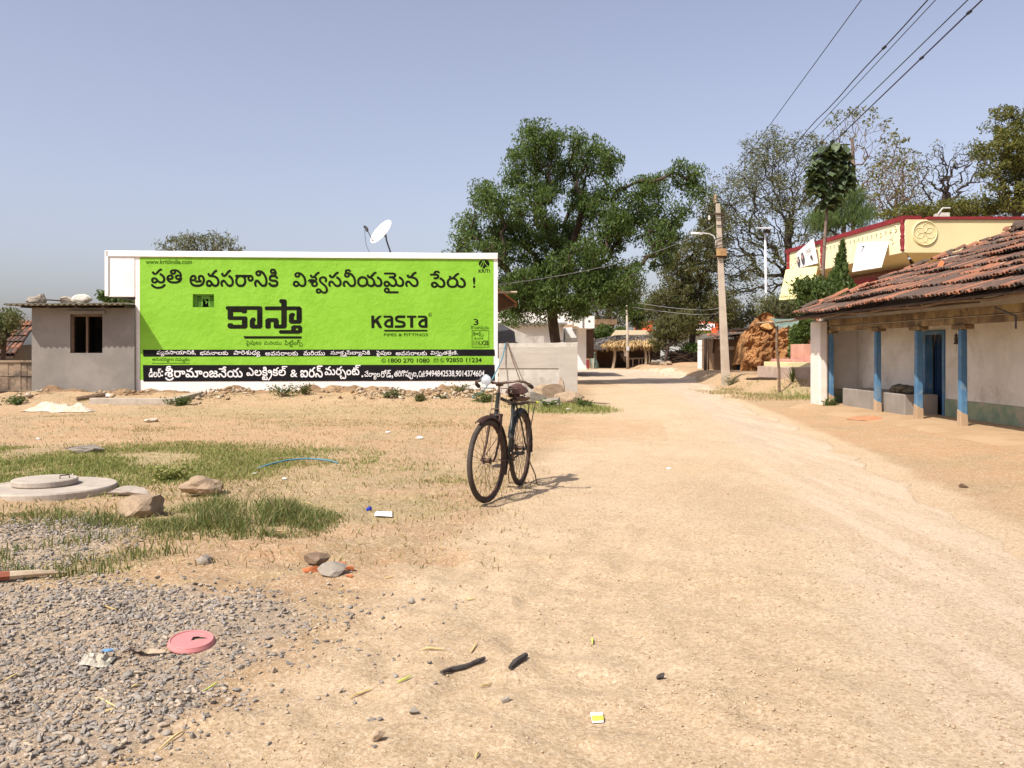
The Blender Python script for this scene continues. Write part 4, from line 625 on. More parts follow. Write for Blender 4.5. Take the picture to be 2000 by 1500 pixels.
((77,88,-22,-1,-5,-3,-6,-5,-4,4,-4,3,-7,1,-8,0,-6,-2,-6,-5,-2,-6,-1,-6,2,-6,3,-4,-4,-5,-2,-5,0,-8,2,-4,4,-5,6,-2,28,-4,4,-3,2,-4,-1,-4,-4,-4,-6,-1,-8,0,-7,0,-5,2,-4,4,-3,6,-10,-2,-1,-1,2,-5,7,-8,4,-3,8,-3,8,-1,13,1,8,3,4,3,4,5,1,5,0,5,-1,6,-3,4,-4,3,-9,3,-22,2,-6,3,-1,5,2,4,5,2,6,1,9,0,6,-2,4,-3,3,-6,10,4,-4,8,-7,6,-7,2,-18,1,-5,1,-2,6,1,5,5,3,8,0,6,-5,3,-7,8,0,2,1,2,7,3,2,4,2,7,0,-2,-12,3,-8,4,-3,4,-2,11,0,7,3,4,4,2,8,-1,6,-2,6,-5,4,-6,3),(82,78,6,-4,2,-6,-3,-5,-5,-2,-4,1,-3,2,-1,2,-1,4,3,8),),
((104,62,-98,0,0,-9,12,-1,-8,-8,-4,-11,-1,-15,3,-8,6,-8,8,-3,6,0,8,1,4,3,4,5,8,-6,8,-3,12,0,9,2,6,6,3,9,-1,4,-2,5,-6,6,-10,2,-7,-1,-4,-3,-4,-3,-1,-4,-1,-10,-2,4,-2,7,-10,0,-2,-7,-2,-4,-5,-3,-5,0,-6,1,-3,6,-1,10,1,10,3,4,4,6,6,4,6,2,10,1,9,0,9,-3,10,-5,7,8,11,0,1,-1,-2,-4,0,-6,1,-6,3,-4,3,-2,5,-2,11,0,6,3,4,5,2,8,-1,6,-2,5,-5,4,-5,2),(109,53,6,-3,1,-7,-2,-5,-6,-2,-4,1,-2,1,-2,4,0,4,3,6),(74,23,3,-1,2,-2,0,-4,-1,-4,-2,-2,-3,-2,-7,0,-3,6,1,6,5,3),),
((78,62,-6,0,-6,-2,-5,-3,-3,-5,-1,-4,1,-6,4,-5,5,-4,-1,-1,-27,0,4,6,2,8,-1,6,-3,5,-5,4,-6,1,-6,0,-8,-3,-6,-5,-2,-4,-3,-10,0,-12,2,-8,3,-4,5,-7,5,-4,10,-4,9,-2,11,-1,18,1,10,3,8,4,5,4,2,6,1,8,-4,7,5,7,1,10,-2,6,-4,4,-6,3),(79,53,4,-2,2,-5,0,-6,-4,-4,-10,4,-3,6,0,3,2,3,4,1),(30,53,3,-2,1,-3,0,-4,-2,-4,-2,-1,-6,-1,-4,1,-5,2,1,5,4,5,4,2),(38,32,0,-9,34,0,10,2,1,-2,0,-4,-2,-3,-3,-3,-12,-4,-16,0,-16,2,-8,3,-6,4,-4,6,-1,7,11,-2),),
((27,54,-1,-1,-4,-8,10,-7,10,-9,9,-11,7,-12,4,-12,2,-7,-1,-16,-2,-6,-3,-4,-4,-2,-5,0,-6,3,-13,13,-5,3,-5,2,-8,0,-6,-3,-3,-5,-1,-7,1,-8,4,-8,8,3,-3,8,0,5,2,5,4,1,4,-2,13,-13,5,-4,8,-2,11,1,8,5,4,7,2,6,1,9,0,9,-4,16,-7,15,-10,14,-10,11),),
)
TELUGU_WORDS = (
((294.4,525,354.9,563.5),(0,0,0,1,89,0,2,89,0)),
((370.3,525,543,560.2),(3,0,0,4,100,0,5,189,0,6,277,0,7,394,0,8,482,0)),
((572.3,526,817,573),(9,0,0,10,89,0,11,158,0,5,215,0,12,303,0,13,390,0,14,551,0,15,683,0)),
((840,529,909.6,562),(16,0,0,17,89,0,18,163,0)),
((480.4,665,510,676),(19,0,0,20,89,0,21,214,0,18,302,0)),
((515.5,665.9,549.7,673),(22,0,0,23,132,0,13,206,0,18,367,0)),
((555.6,663.6,591,677.6),(24,0,0,25,89,0,26,173,0,27,185,0,28,249,0,29,322,0)),
((306,683.7,382.6,696),(4,0,0,30,89,0,4,146,0,31,235,0,32,364,0,7,565,0,8,652,0,33,718,0)),
((390.7,685.3,445.6,694.3),(34,0,0,4,94,0,35,183,0,21,312,0,36,401,0,18,466,0)),
((456.4,684,508,697),(37,0,0,23,129,0,10,203,0,18,272,0,38,315,0,30,403,0)),
((518,685.8,582,694.3),(3,0,0,4,100,0,5,189,0,6,277,0,21,394,0,36,482,0,18,548,0)),
((592.8,684.8,634.6,694),(22,0,0,23,132,0,13,206,0,18,367,0)),
((646,684,722.6,697),(5,0,0,39,88,0,36,171,0,40,240,0,41,236,0,42,289,0,43,377,0,30,507,0,7,564,0,8,652,0)),
((735,685,764,696),(19,0,0,20,89,0,21,214,0)),
((773,685.8,833.8,694),(3,0,0,4,100,0,5,189,0,6,277,0,21,394,0,36,482,0,18,548,0)),
((841,684.4,894.5,695.9),(9,0,0,5,89,0,44,177,0,45,172,0,46,227,0,47,324,0,48,393,0,49,393,0,50,496,0)),
((297,698.2,339,708),(3,0,0,15,100,0,18,188,0,34,231,0,4,325,0,51,414,0,52,501,0,21,535,0)),
((342,698.5,370,708),(15,0,0,22,88,0,53,220,0,36,252,0,27,318,0)),
((290.8,719.5,314.5,736.6),(54,0,0,21,92,0,55,181,0)),
((322,715,339.4,743),(56,0,0,48,69,0)),
((340,716,473.5,737),(6,0,0,57,117,0,27,290,0,58,353,0,59,444,0,13,532,0)),
((481.6,715,561,743),(60,0,0,21,89,0,8,178,0,26,246,0,61,243,0,36,295,0,62,360,0)),
((586.9,714,630,737),(63,0,0,17,91,0,64,165,0)),
((634.4,713,704,740),(22,0,0,17,132,0,65,206,0,27,257,0,66,320,0)),
((711.8,724,742.4,741),(67,0,0,6,95,0,30,212,0,21,269,0)),
((744,722.5,764,737),(68,0,0,69,100,0)),
((769.8,723.5,813,740.5),(46,0,0,23,97,0,70,171,0,20,271,0,71,396,0,21,446,0)),
((919.7,636.3,954.4,643.5),(72,0,0,27,96,0,73,160,0,20,287,0,17,412,0,27,486,0)),
((923.6,647.5,944.4,657),(56,0,0,48,69,0,74,69,0,55,168,0,26,241,0,75,243,0)),
)

# ------------------------------------------------------------------ ground and road
def dirt_colour(nt, v):
	big = tex_noise(nt, v, 0.55, 5, 0.6, 0.5)
	c = mix(nt, ramp(nt, big, 0.35, 0.68), (0.375, 0.24, 0.125), (0.35, 0.205, 0.098))
	mid = tex_noise(nt, v, 4.5, 6, 0.7)
	c = mix(nt, mul(nt, ramp(nt, mid, 0.5, 0.75), 0.55), c, (0.345, 0.225, 0.125))
	pale = tex_noise(nt, v, 1.7, 5, 0.65)
	c = mix(nt, mul(nt, ramp(nt, pale, 0.55, 0.8), 0.6), c, (0.49, 0.365, 0.225))
	fine = tex_noise(nt, v, 62, 5, 0.85)
	c = mix(nt, mul(nt, ramp(nt, fine, 0.53, 0.66), 0.65), c, (0.27, 0.185, 0.11))
	c = mix(nt, mul(nt, ramp(nt, fine, 0.47, 0.35), 0.6), c, (0.63, 0.50, 0.355))
	return c, mid, fine

def sand_colour(nt, v, fine):
	c = mix(nt, ramp(nt, tex_noise(nt, v, 0.8, 5, 0.6), 0.38, 0.64), (0.48, 0.342, 0.20), (0.53, 0.39, 0.243))
	c = mix(nt, mul(nt, ramp(nt, tex_noise(nt, v, 5.5, 6, 0.7), 0.5, 0.72), 0.5), c, (0.40, 0.275, 0.155))
	c = mix(nt, mul(nt, ramp(nt, fine, 0.52, 0.66), 0.6), c, (0.31, 0.22, 0.145))
	return mix(nt, mul(nt, ramp(nt, fine, 0.47, 0.35), 0.55), c, (0.66, 0.545, 0.41))

def grains(nt, v, c):
	"""Single grains of grit, each a little lighter or darker than its neighbour."""
	for sc, amt in ((170, 0.42), (75, 0.36)):
		vo = nd(nt, "ShaderNodeTexVoronoi")
		vo.inputs["Scale"].default_value = sc
		nt.links.new(v, vo.inputs["Vector"])
		sp = nd(nt, "ShaderNodeSeparateColor")
		nt.links.new(vo.outputs["Color"], sp.inputs[0])
		c = mix(nt, mul(nt, ramp(nt, sp.outputs[0], 0.55, 1.0), amt), c, (0.24, 0.165, 0.10))
		c = mix(nt, mul(nt, ramp(nt, sp.outputs[1], 0.6, 1.0), amt), c, (0.72, 0.58, 0.41))
	return c

def ground_material():
	m, nt, bs = new_mat("dry_earth")
	v = coords(nt)
	c, mid, fine = dirt_colour(nt, v)
	at = nd(nt, "ShaderNodeVertexColor", layer_name="zone")
	sp = nd(nt, "ShaderNodeSeparateColor")
	nt.links.new(at.outputs[0], sp.inputs[0])
	brk = tex_noise(nt, v, 3.2, 6, 0.7)
	# pale sand washed over from the road
	sand = ramp(nt, mul(nt, mul(nt, at.outputs[1], tex_noise(nt, v, 1.3, 6, 0.7), 'ADD'), 0.5), 0.34, 0.6)
	c = mix(nt, sand, c, sand_colour(nt, v, fine))
	# reddish bare soil
	red = ramp(nt, mul(nt, mul(nt, sp.outputs[2], brk, 'ADD'), 0.5), 0.42, 0.60)
	c = mix(nt, mul(nt, red, 0.75), c, mix(nt, ramp(nt, mid, 0.4, 0.6), (0.41, 0.215, 0.095), (0.41, 0.26, 0.135)))
	# dull straw and green cover under the grass
	gr = ramp(nt, mul(nt, mul(nt, sp.outputs[0], brk, 'ADD'), 0.5), 0.36, 0.62)
	gcol = mix(nt, ramp(nt, tex_noise(nt, v, 7, 5, 0.7), 0.4, 0.6), (0.20, 0.185, 0.06), (0.33, 0.25, 0.11))
	c = mix(nt, mul(nt, gr, 0.85), c, gcol)
	# trampled brown straw and darker crusts in the waste ground
	lot = mul(nt, 1.0, sand, 'SUBTRACT')
	st = ramp(nt, tex_noise(nt, v, 0.75, 7, 0.72, 0.6), 0.46, 0.62)
	c = mix(nt, mul(nt, mul(nt, st, lot), 0.62), c, mix(nt, ramp(nt, tex_noise(nt, v, 6, 5, 0.7), 0.4, 0.6), (0.23, 0.17, 0.085), (0.35, 0.26, 0.13)))
	st = ramp(nt, tex_noise(nt, v, 2.1, 7, 0.75), 0.58, 0.72)
	c = mix(nt, mul(nt, mul(nt, st, lot), 0.6), c, (0.23, 0.15, 0.085))
	# grey stone dust between the gravel
	gv = ramp(nt, mul(nt, mul(nt, sp.outputs[1], brk, 'ADD'), 0.5), 0.42, 0.62)
	c = mix(nt, mul(nt, gv, 0.75), c, mix(nt, ramp(nt, fine, 0.4, 0.6), (0.27, 0.215, 0.165), (0.36, 0.29, 0.22)))
	c = grains(nt, v, c)
	nt.links.new(c, bs.inputs["Base Color"])
	bs.inputs["Roughness"].default_value = 0.95
	bs.inputs["Specular IOR Level"].default_value = 0.1
	hgt = mul(nt, mul(nt, mid, 0.45), mul(nt, fine, 0.8), 'ADD')
	bump(nt, bs, hgt, 0.75, 0.02)
	return m

def road_material():
	m, nt, bs = new_mat("dusty_road")
	v = coords(nt)
	c, mid, fine = dirt_colour(nt, v)
	c = sand_colour(nt, v, fine)
	at = nd(nt, "ShaderNodeVertexColor", layer_name="zone")
	sp = nd(nt, "ShaderNodeSeparateColor")
	nt.links.new(at.outputs[0], sp.inputs[0])
	# streaks of dust dragged along by traffic
	mp = nd(nt, "ShaderNodeMapping")
	mp.inputs["Scale"].default_value = (3.2, 0.28, 1)
	mp.inputs["Rotation"].default_value = (0, 0, math.radians(-13))
	nt.links.new(v, mp.inputs["Vector"])
	streak = tex_noise(nt, mp.outputs[0], 1.4, 5, 0.6)
	dust = mix(nt, ramp(nt, streak, 0.42, 0.58), (0.485, 0.36, 0.24), (0.575, 0.445, 0.315))
	dust = mix(nt, mul(nt, ramp(nt, fine, 0.52, 0.66), 0.5), dust, (0.33, 0.245, 0.17))
	dust = mix(nt, mul(nt, ramp(nt, fine, 0.47, 0.35), 0.5), dust, (0.66, 0.555, 0.435))
	grey = mix(nt, ramp(nt, streak, 0.35, 0.65), (0.44, 0.345, 0.25), (0.525, 0.42, 0.31))
	grey = mix(nt, mul(nt, ramp(nt, fine, 0.52, 0.7), 0.4), grey, (0.25, 0.195, 0.145))
	dust = mix(nt, ramp(nt, mul(nt, mul(nt, sp.outputs[1], tex_noise(nt, v, 0.9, 5, 0.6), 'ADD'), 0.5), 0.36, 0.62), dust, grey)
	edge = ramp(nt, mul(nt, mul(nt, sp.outputs[0], tex_noise(nt, v, 1.5, 6, 0.7), 'ADD'), 0.5), 0.30, 0.62)
	c = mix(nt, edge, c, dust)
	# dark damp-looking oil smear
	c = mix(nt, mul(nt, sp.outputs[2], 0.5), c, (0.27, 0.19, 0.115))
	c = grains(nt, v, c)
	nt.links.new(c, bs.inputs["Base Color"])
	bs.inputs["Roughness"].default_value = 0.93
	bs.inputs["Specular IOR Level"].default_value = 0.1
	bump(nt, bs, mul(nt, mul(nt, mid, 0.45), mul(nt, fine, 0.8), 'ADD'), 0.75, 0.02)
	return m

def px_of(x, y, z=0.0):
	y = np.maximum(y, 0.2)
	return 1000 + x / y * FPX, HZ + (EYE - z) / y * FPX

def soft_ellipse(px, py, cx, cy, rx, ry):
	return 1 - smooth(0.55, 1.25, np.sqrt(((px - cx) / rx) ** 2 + ((py - cy) / ry) ** 2))

def zone_grass(x, y):
	"""Green cover on the waste ground, in metres: a mown-looking strip, the clump round the rocks, the wall foot."""
	g = 0.8 * soft_ellipse(x, y, -5.6, 9.6, 3.4, 1.7)
	g = np.maximum(g, 0.45 * soft_ellipse(x, y, -1.9, 9.0, 1.8, 1.3))
	g = np.maximum(g, soft_ellipse(x, y, -2.2, 6.8, 0.95, 0.9))
	g = np.maximum(g, 0.55 * soft_ellipse(x, y, -2.7, 5.2, 0.8, 0.5))
	g = np.maximum(g, 0.6 * soft_ellipse(x, y, -1.2, 7.0, 1.0, 0.8))
	g = np.maximum(g, soft_ellipse(x, y, 1.1, 18.4, 1.2, 1.4))
	g = np.maximum(g, 0.45 * soft_ellipse(x, y, -4.0, 17.8, 5.0, 1.6))
	g = np.maximum(g, 0.7 * soft_ellipse(x, y, 8.2, 24.5, 1.6, 1.6))
	g = np.maximum(g, 0.6 * soft_ellipse(x, y, 6.6, 29.0, 1.2, 2.2))
	return g

def zone_gravel(x, y):
	g = soft_ellipse(x, y, -2.2, 3.95, 1.42, 0.85)
	g = np.maximum(g, soft_ellipse(x, y, -1.8, 3.1, 0.82, 0.75))
	g = np.maximum(g, soft_ellipse(x, y, -3.3, 5.6, 0.9, 1.1))
	g = np.maximum(g, 0.8 * soft_ellipse(x, y, -3.3, 4.2, 1.6, 0.8))
	return g

def make_ground():
	ys = np.concatenate([np.linspace(-12, 1.8, 24)[:-1], np.geomspace(1.8, 62, 430), np.geomspace(62, 2500, 34)[1:]])
	us = np.linspace(-1, 1, 380)
	us = np.sign(us) * np.abs(us) ** 1.35
	Y = np.repeat(ys[:, None], len(us), 1)
	X = us[None, :] * (np.abs(Y) * 1.05 + 8)
	Z = ground_h(X, Y)
	n, k = Y.shape
	V = np.stack([X, Y, Z], -1).reshape(-1, 3)
	i = np.arange(n * k).reshape(n, k)
	F = np.stack([i[:-1, :-1], i[:-1, 1:], i[1:, 1:], i[1:, :-1]], -1).reshape(-1, 4)
	o = np_mesh("ground", V, F, ground_material(), smooth_=True)
	x, y = V[:, 0], V[:, 1]
	red = 0.6 * soft_ellipse(x, y, -3.0, 14.6, 8, 4.2) + 0.7 * soft_ellipse(x, y, -0.9, 5.4, 0.9, 0.35) + 0.75 * soft_ellipse(x, y, 5.8, 13, 1.7, 9) * smooth(0.0, 0.6, x - road_edge(ROAD_R, y))
	red = np.maximum(red, 0.7 * smooth(42, 52, y))
	sand = smooth(-1.35, 0.1, x - road_edge(ROAD_L, y)) * (1 - smooth(0.0, 0.7, x - road_edge(ROAD_R, y))) * (1 - smooth(24, 40, y))
	col = np.stack([zone_grass(x, y), zone_gravel(x, y), np.clip(red, 0, 1), sand], -1).astype(np.float32)
	a = o.data.color_attributes.new("zone", 'FLOAT_COLOR', 'POINT')
	a.data.foreach_set("color", col.ravel())
	return tag(o, kind='structure')

def make_road():
	ys = np.concatenate([np.linspace(-6, 1.5, 12)[:-1], np.geomspace(1.5, 54, 300)])
	ts = np.linspace(0, 1, 110)
	jit = 0.10 * fbm(ys * 1.1, ys * 0 + 3, 3) + 0.05 * vnoise(ys * 4, ys * 0)
	L = road_edge(ROAD_L, ys)
	R = road_edge(ROAD_R, ys) + jit * np.clip(ys / 9, 0.2, 1.4)
	X = L[:, None] + (R - L)[:, None] * ts[None, :]
	Y = np.repeat(ys[:, None], len(ts), 1)
	e = np.minimum(ts, 1 - ts)[None, :] * (R - L)[:, None]
	Z = ground_h(X, Y) - 0.035 + 0.045 * smooth(0, 1.4, ts[None, :] * (R - L)[:, None]) + 0.006 * smooth(0, 0.5, (1 - ts)[None, :] * (R - L)[:, None])
	Z[:, -1] -= 0.02
	n, k = Y.shape
	V = np.stack([X, Y, Z], -1).reshape(-1, 3)
	i = np.arange(n * k).reshape(n, k)
	F = np.stack([i[:-1, :-1], i[:-1, 1:], i[1:, 1:], i[1:, :-1]], -1).reshape(-1, 4)
	o = np_mesh("road", V, F, road_material(), smooth_=True)
	dl = ts[None, :] * (R - L)[:, None]
	dr = (1 - ts)[None, :] * (R - L)[:, None]
	fade = smooth(0.9, 2.8, dl) * (0.55 + 0.45 * smooth(0, 0.25, dr))
	grey = smooth(7.0, 15, Y) * (0.35 + 0.65 * smooth(0.2, 1.2, dr))
	smear = soft_ellipse(X, Y, 1.75, 7.4, 0.55, 1.5) * 0.45
	col = np.stack([fade, grey, smear, smooth(0.0, 1.5, dl)], -1).reshape(-1, 4).astype(np.float32)
	a = o.data.color_attributes.new("zone", 'FLOAT_COLOR', 'POINT')
	a.data.foreach_set("color", col.ravel())
	return tag(o, kind='structure')

make_ground()
make_road()

# ------------------------------------------------------------------ white building with the painted advertisement
WA = Vector((-9.053, 21.5, 0))
WB = Vector((-0.409, 22.08, 0))
WE = (WB - WA).normalized()                   # along the wall to the right
WN = Vector((WE.y, -WE.x, 0))                 # out of the wall, towards the road
if WN.y > 0:
	WN = -WN

def onwall(px, py, off=0.0):
	"""Point on the advert wall (moved out by off) seen at a pixel."""
	r = Vector(((px - 1000) / FPX, 1.0, -(py - HZ) / FPX))
	o = Vector((0, 0, EYE))
	a = WA + WN * off
	t = (a - o).dot(WN) / r.dot(WN)
	return o + r * t

def flat_on_wall(polys, off, name, m, parent, step=0.0004):
	"""Polygons in pixel coordinates laid on the wall, each with its own tiny lift."""
	mb = MB()
	for i, pl in enumerate(polys):
		mb.add([onwall(x, y, off + step * (i % 7)) for x, y in pl], [tuple(range(len(pl)))])
	return mb.build(name, m, parent)

def chamfered(x0, y0, x1, y1, c):
	c = min(c, (x1 - x0) / 2.2, (y1 - y0) / 2.2)
	return [(x0 + c, y0), (x1 - c, y0), (x1, y0 + c), (x1, y1 - c), (x1 - c, y1), (x0 + c, y1), (x0, y1 - c), (x0, y0 + c)]

def ribbon(pts, w):
	"""Quads along a polyline with mitred joints."""
	pts = [Vector(p) for p in pts]
	L, R = [], []
	for i, p in enumerate(pts):
		a = (p - pts[i - 1]).normalized() if i > 0 else None
		b = (pts[i + 1] - p).normalized() if i < len(pts) - 1 else None
		t = (a + b).normalized() if a is not None and b is not None else (a if a is not None else b)
		nrm = Vector((-t.y, t.x))
		k = 1.0
		if a is not None and b is not None:
			k = 1.0 / max(0.5, nrm.dot(Vector((-a.y, a.x))))
		L.append(p + nrm * w / 2 * k)
		R.append(p - nrm * w / 2 * k)
	return [[tuple(L[i]), tuple(L[i + 1]), tuple(R[i + 1]), tuple(R[i])] for i in range(len(pts) - 1)]

def circle_px(cx, cy, rx, ry, n=20):
	return [(cx + rx * math.cos(2 * math.pi * i / n), cy + ry * math.sin(2 * math.pi * i / n)) for i in range(n)]

def latin(texts, off, name, m, parent, place=None):
	"""Ordinary lettering: (text, (x0, y0, x1, y1)) boxes in pixels, laid on the wall or by place(x, y)."""
	for body, (x0, y0, x1, y1), shear in texts:
		mb = MB()
		cu = bpy.data.curves.new("lettering", 'FONT')
		cu.body = body
		cu.shear = shear
		cu.offset = 0.012
		o = bpy.data.objects.new("lettering", cu)
		COL.objects.link(o)
		dg = bpy.context.evaluated_depsgraph_get()
		dg.update()
		me = bpy.data.meshes.new_from_object(o.evaluated_get(dg))
		co = np.array([v.co[:] for v in me.vertices])
		fs = [tuple(p.vertices) for p in me.polygons]
		bpy.data.objects.remove(o)
		lo, hi = co.min(0), co.max(0)
		X = x0 + (co[:, 0] - lo[0]) / (hi[0] - lo[0]) * (x1 - x0)
		Y = y1 - (co[:, 1] - lo[1]) / (hi[1] - lo[1]) * (y1 - y0)
		pl = place or (lambda a, b: onwall(a, b, off))
		mb.add([pl(a, b) for a, b in zip(X, Y)], fs)
		mb.build(name, m, parent)

def inside(p, poly):
	k = False
	for i, b in enumerate(poly):
		a = poly[i - 1]
		if (a.y > p.y) != (b.y > p.y) and p.x < (b.x - a.x) * (p.y - a.y) / (b.y - a.y) + a.x:
			k = not k
	return k

def telugu_mesh(off, name, m, parent, bold, picks):
	for wi in picks:
		mb = MB()
		box, seq = TELUGU_WORDS[wi]
		conts = []
		for g, gx, gy in zip(seq[0::3], seq[1::3], seq[2::3]):
			cs = []
			for c in TELUGU_OUTLINES[g]:
				x, y, r = gx, gy, []
				for dx, dy in zip(c[0::2], c[1::2]):
					x, y = x + dx, y + dy
					r.append(Vector((x, y)))
				cs.append(r)
			if not cs:
				continue
			conts.append(cs)
		allp = [p for cs in conts for c in cs for p in c]
		lx, hx = min(p.x for p in allp), max(p.x for p in allp)
		ly, hy = min(p.y for p in allp), max(p.y for p in allp)
		k = 0
		for cs in conts:
			out = []
			for c in cs:
				r = []
				for i, p in enumerate(c):
					t = (c[(i + 1) % len(c)] - c[i - 1])
					if t.length > 0:
						t.normalize()
					r.append(p + Vector((t.y, -t.x)) * bold * 0.4)
				area = sum(c[i - 1].x * c[i].y - c[i].x * c[i - 1].y for i in range(len(c)))
				out.append((area, r))
			for area, r in out:
				if area < 0:
					continue
				xs, ys = [p.x for p in r], [p.y for p in r]
				holes = [h for a2, h in out if a2 < 0 and inside(h[0], r)]
				loops = [[Vector((p.x, p.y, 0)) for p in l] for l in [r] + holes]
				tris = geometry.tessellate_polygon(loops)
				flat = [p for l in loops for p in l]
				vs = []
				for p in flat:
					X = box[0] + (p.x - lx) / (hx - lx) * (box[2] - box[0])
					Y = box[3] - (p.y - ly) / (hy - ly) * (box[3] - box[1])
					vs.append(onwall(X, Y, off + 0.0004 * (k % 7)))
				mb.add(vs, tris)
				k += 1
		mb.build(name, m, parent)

def hole_sheet(mb, x0, x1, y0, y1, hx0, hx1, hy0, hy1, off):
	"""A wall-parallel sheet (pixel box) with a rectangular hole."""
	for a, b, c, d in ((x0, hx0, y0, y1), (hx1, x1, y0, y1), (hx0, hx1, y0, hy0), (hx0, hx1, hy1, y1)):
		mb.quad(onwall(a, c, off), onwall(b, c, off), onwall(b, d, off), onwall(a, d, off))

def white_building():
	base = onwall(618, 762)
	b = thing("painted_building", "white flat-roofed building whose whole front is a lime green painted advertisement", "building", (base.x, base.y, 0.1))
	up = Vector((0, 0, 1))
	back = -WN * 6.0
	V0 = (376.5, 418, 574.5, 600)              # ventilator opening
	# front face round the ventilator, then the other sides
	mb = MB()
	hole_sheet(mb, 264, 972, 494, 800, *V0, 0.0)
	a, c = onwall(264, 494), onwall(972, 494)
	al, cl = onwall(264, 800), onwall(972, 800)
	a.z = c.z = 3.66
	mb.quad(a, a + back, al + back, al)
	mb.quad(c, c + back, cl + back, cl)
	mb.quad(a + back, c + back, cl + back, al + back)
	mb.quad(a, c, c + back, a + back)
	mb.build("wall", M['white'], b)
	# parapet beam standing 4 cm proud, and the plain strip at the right
	mb = MB()
	p0, p1 = onwall(207, 492.5), onwall(972, 494.5)
	for (p, q, z0, z1, off, dep) in ((p0, p1, 3.545, 3.69, 0.04, 0.35),):
		mb.hexa([Vector((p.x, p.y, z0)) + WN * off, Vector((q.x, q.y, z0)) + WN * off, Vector((q.x, q.y, z0)) - WN * dep, Vector((p.x, p.y, z0)) - WN * dep,
				 Vector((p.x, p.y, z1)) + WN * off, Vector((q.x, q.y, z1)) + WN * off, Vector((q.x, q.y, z1)) - WN * dep, Vector((p.x, p.y, z1)) - WN * dep])
	mb.build("parapet", M['white'], b, bevel=0.01)
	# boxed end of the roof slab jutting out on the left
	mb = MB()
	def wbox(x0, x1, z0, z1, f, k):
		s, e = onwall(x0, 560), onwall(x1, 560)
		pts = []
		for z in (z0, z1):
			for q, o in ((s, f), (e, f), (e, -k), (s, -k)):
				r = q + WN * o
				r.z = z
				pts.append(r)
		mb.hexa(pts)
	zt, zb = 3.54, 2.60
	wbox(213, 263.5, zb, zt, 0.012, 1.5)
	wbox(205.5, 212.8, zb - 0.015, 3.685, 0.04, 1.5)
	wbox(213, 263.5, zb - 0.03, zb - 0.002, 0.03, 1.5)
	mb.build("roof_overhang", M['white'], b, bevel=0.008)
	# painted green panel with the ventilator cut out, black bands
	g = MB()
	hole_sheet(g, 273, 964, 502.5, 742, *V0, 0.004)
	panel = g.build("green_panel", M['green'], b)
	for y0, y1 in ((683, 696.5), (713, 745)):
		k = MB()
		k.quad(onwall(279, y0, 0.008), onwall(966, y0 - 0.6, 0.008), onwall(966.5, y1 - 1.5, 0.008), onwall(280, y1, 0.008))
		k.build("black_band", M['black'], b)
	# ventilator: deep reveal and a cast grille
	v = MB()
	x0, x1, y0, y1 = V0
	dep = -0.14
	for p, q in (((x0, y0), (x1, y0)), ((x1, y0), (x1, y1)), ((x1, y1), (x0, y1)), ((x0, y1), (x0, y0))):
		v.quad(onwall(*p, 0), onwall(*q, 0), onwall(*q) + WN * dep, onwall(*p) + WN * dep)
	vent = v.build("ventilator", M['green'], b)
	v = MB()
	def vbar(xa, ya, xb, yb, off=dep + 0.05):
		s = [onwall(xa, ya), onwall(xb, ya), onwall(xb, yb), onwall(xa, yb)]
		v.hexa([p + WN * (off - 0.04) for p in s] + [p + WN * off for p in s])
	vbar(376.5, 574.5, 383, 600)
	vbar(383, 574.5, 418, 578.2)
	for i in range(5):
		yy = 580.4 + 4.0 * i
		vbar(383.4, yy, 391.5, yy + 1.9)
		vbar(407.5, yy, 415.5, yy + 1.9)
	vbar(391.5, 578.4, 393.8, 598)
	vbar(405.2, 578.4, 407.5, 598)
	vbar(415.8, 578.4, 418, 598)
	vbar(393.8, 578.4, 405.2, 583.5)
	vbar(397.2, 584.5, 399.2, 588)
	vbar(399.6, 586, 401.4, 593)
	vbar(401.4, 588.4, 405.2, 590)
	v.build("grille", M['vent'], vent)
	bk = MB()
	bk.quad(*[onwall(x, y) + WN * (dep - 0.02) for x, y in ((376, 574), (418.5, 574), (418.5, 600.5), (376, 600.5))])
	bk.build("grille_shade_back", M['black'], vent)  # black sheet standing in for the shade inside the opening
	# lettering
	W = {'head': range(0, 4), 'sub': range(4, 7), 'band': range(7, 16), 'trust': range(16, 18), 'dealer': range(18, 24), 'place': range(24, 27), 'corner': range(27, 29)}
	telugu_mesh(0.009, "headline_word", M['letter_black'], b, 4.0, W['head'])
	telugu_mesh(0.009, "subtitle_word", M['letter_dark'], b, 1.0, W['sub'])
	telugu_mesh(0.013, "band_word", M['letter_white'], b, 1.5, W['band'])
	telugu_mesh(0.009, "slogan_word", M['letter_dark'], b, 1.0, list(W['trust']) + list(W['corner']))
	telugu_mesh(0.013, "dealer_word", M['letter_white'], b, 4.5, W['dealer'])
	telugu_mesh(0.013, "address_word", M['letter_white'], b, 2.5, W['place'])
	latin([("www.kritiindia.com", (284.5, 507, 374.7, 515.5), 0)], 0.009, "web_address", M['letter_dark'], b)
	latin([("1800 270 1080", (758.5, 700, 838.7, 708.3), 0), ("92850 11234", (871, 699, 940.7, 707.6), 0)], 0.009, "phone_number", M['letter_black'], b)
	latin([("&", (567, 722, 581, 736.5), 0), (":", (314.8, 724, 318.5, 735), 0), (".", (706, 733, 709.5, 737), 0), (",", (765, 733, 767.5, 739.5), 0), (",", (814, 733, 816, 739), 0),
		   ("Cell:", (817.6, 724.5, 830.5, 736.3), 0.1), ("9494842538,9014374604", (831.5, 723.5, 946, 737), 0.05)], 0.013, "dealer_mark", M['letter_white'], b)
	latin([("!", (923.4, 541.5, 928.4, 562), 0), ("3", (924.9, 623, 934.2, 634.8), 0), ("11\u00bdX28", (925, 665, 953.5, 674.5), 0), ("KRITI", (934.6, 526, 956.7, 532.7), 0)], 0.009, "small_mark", M['letter_black'], b)
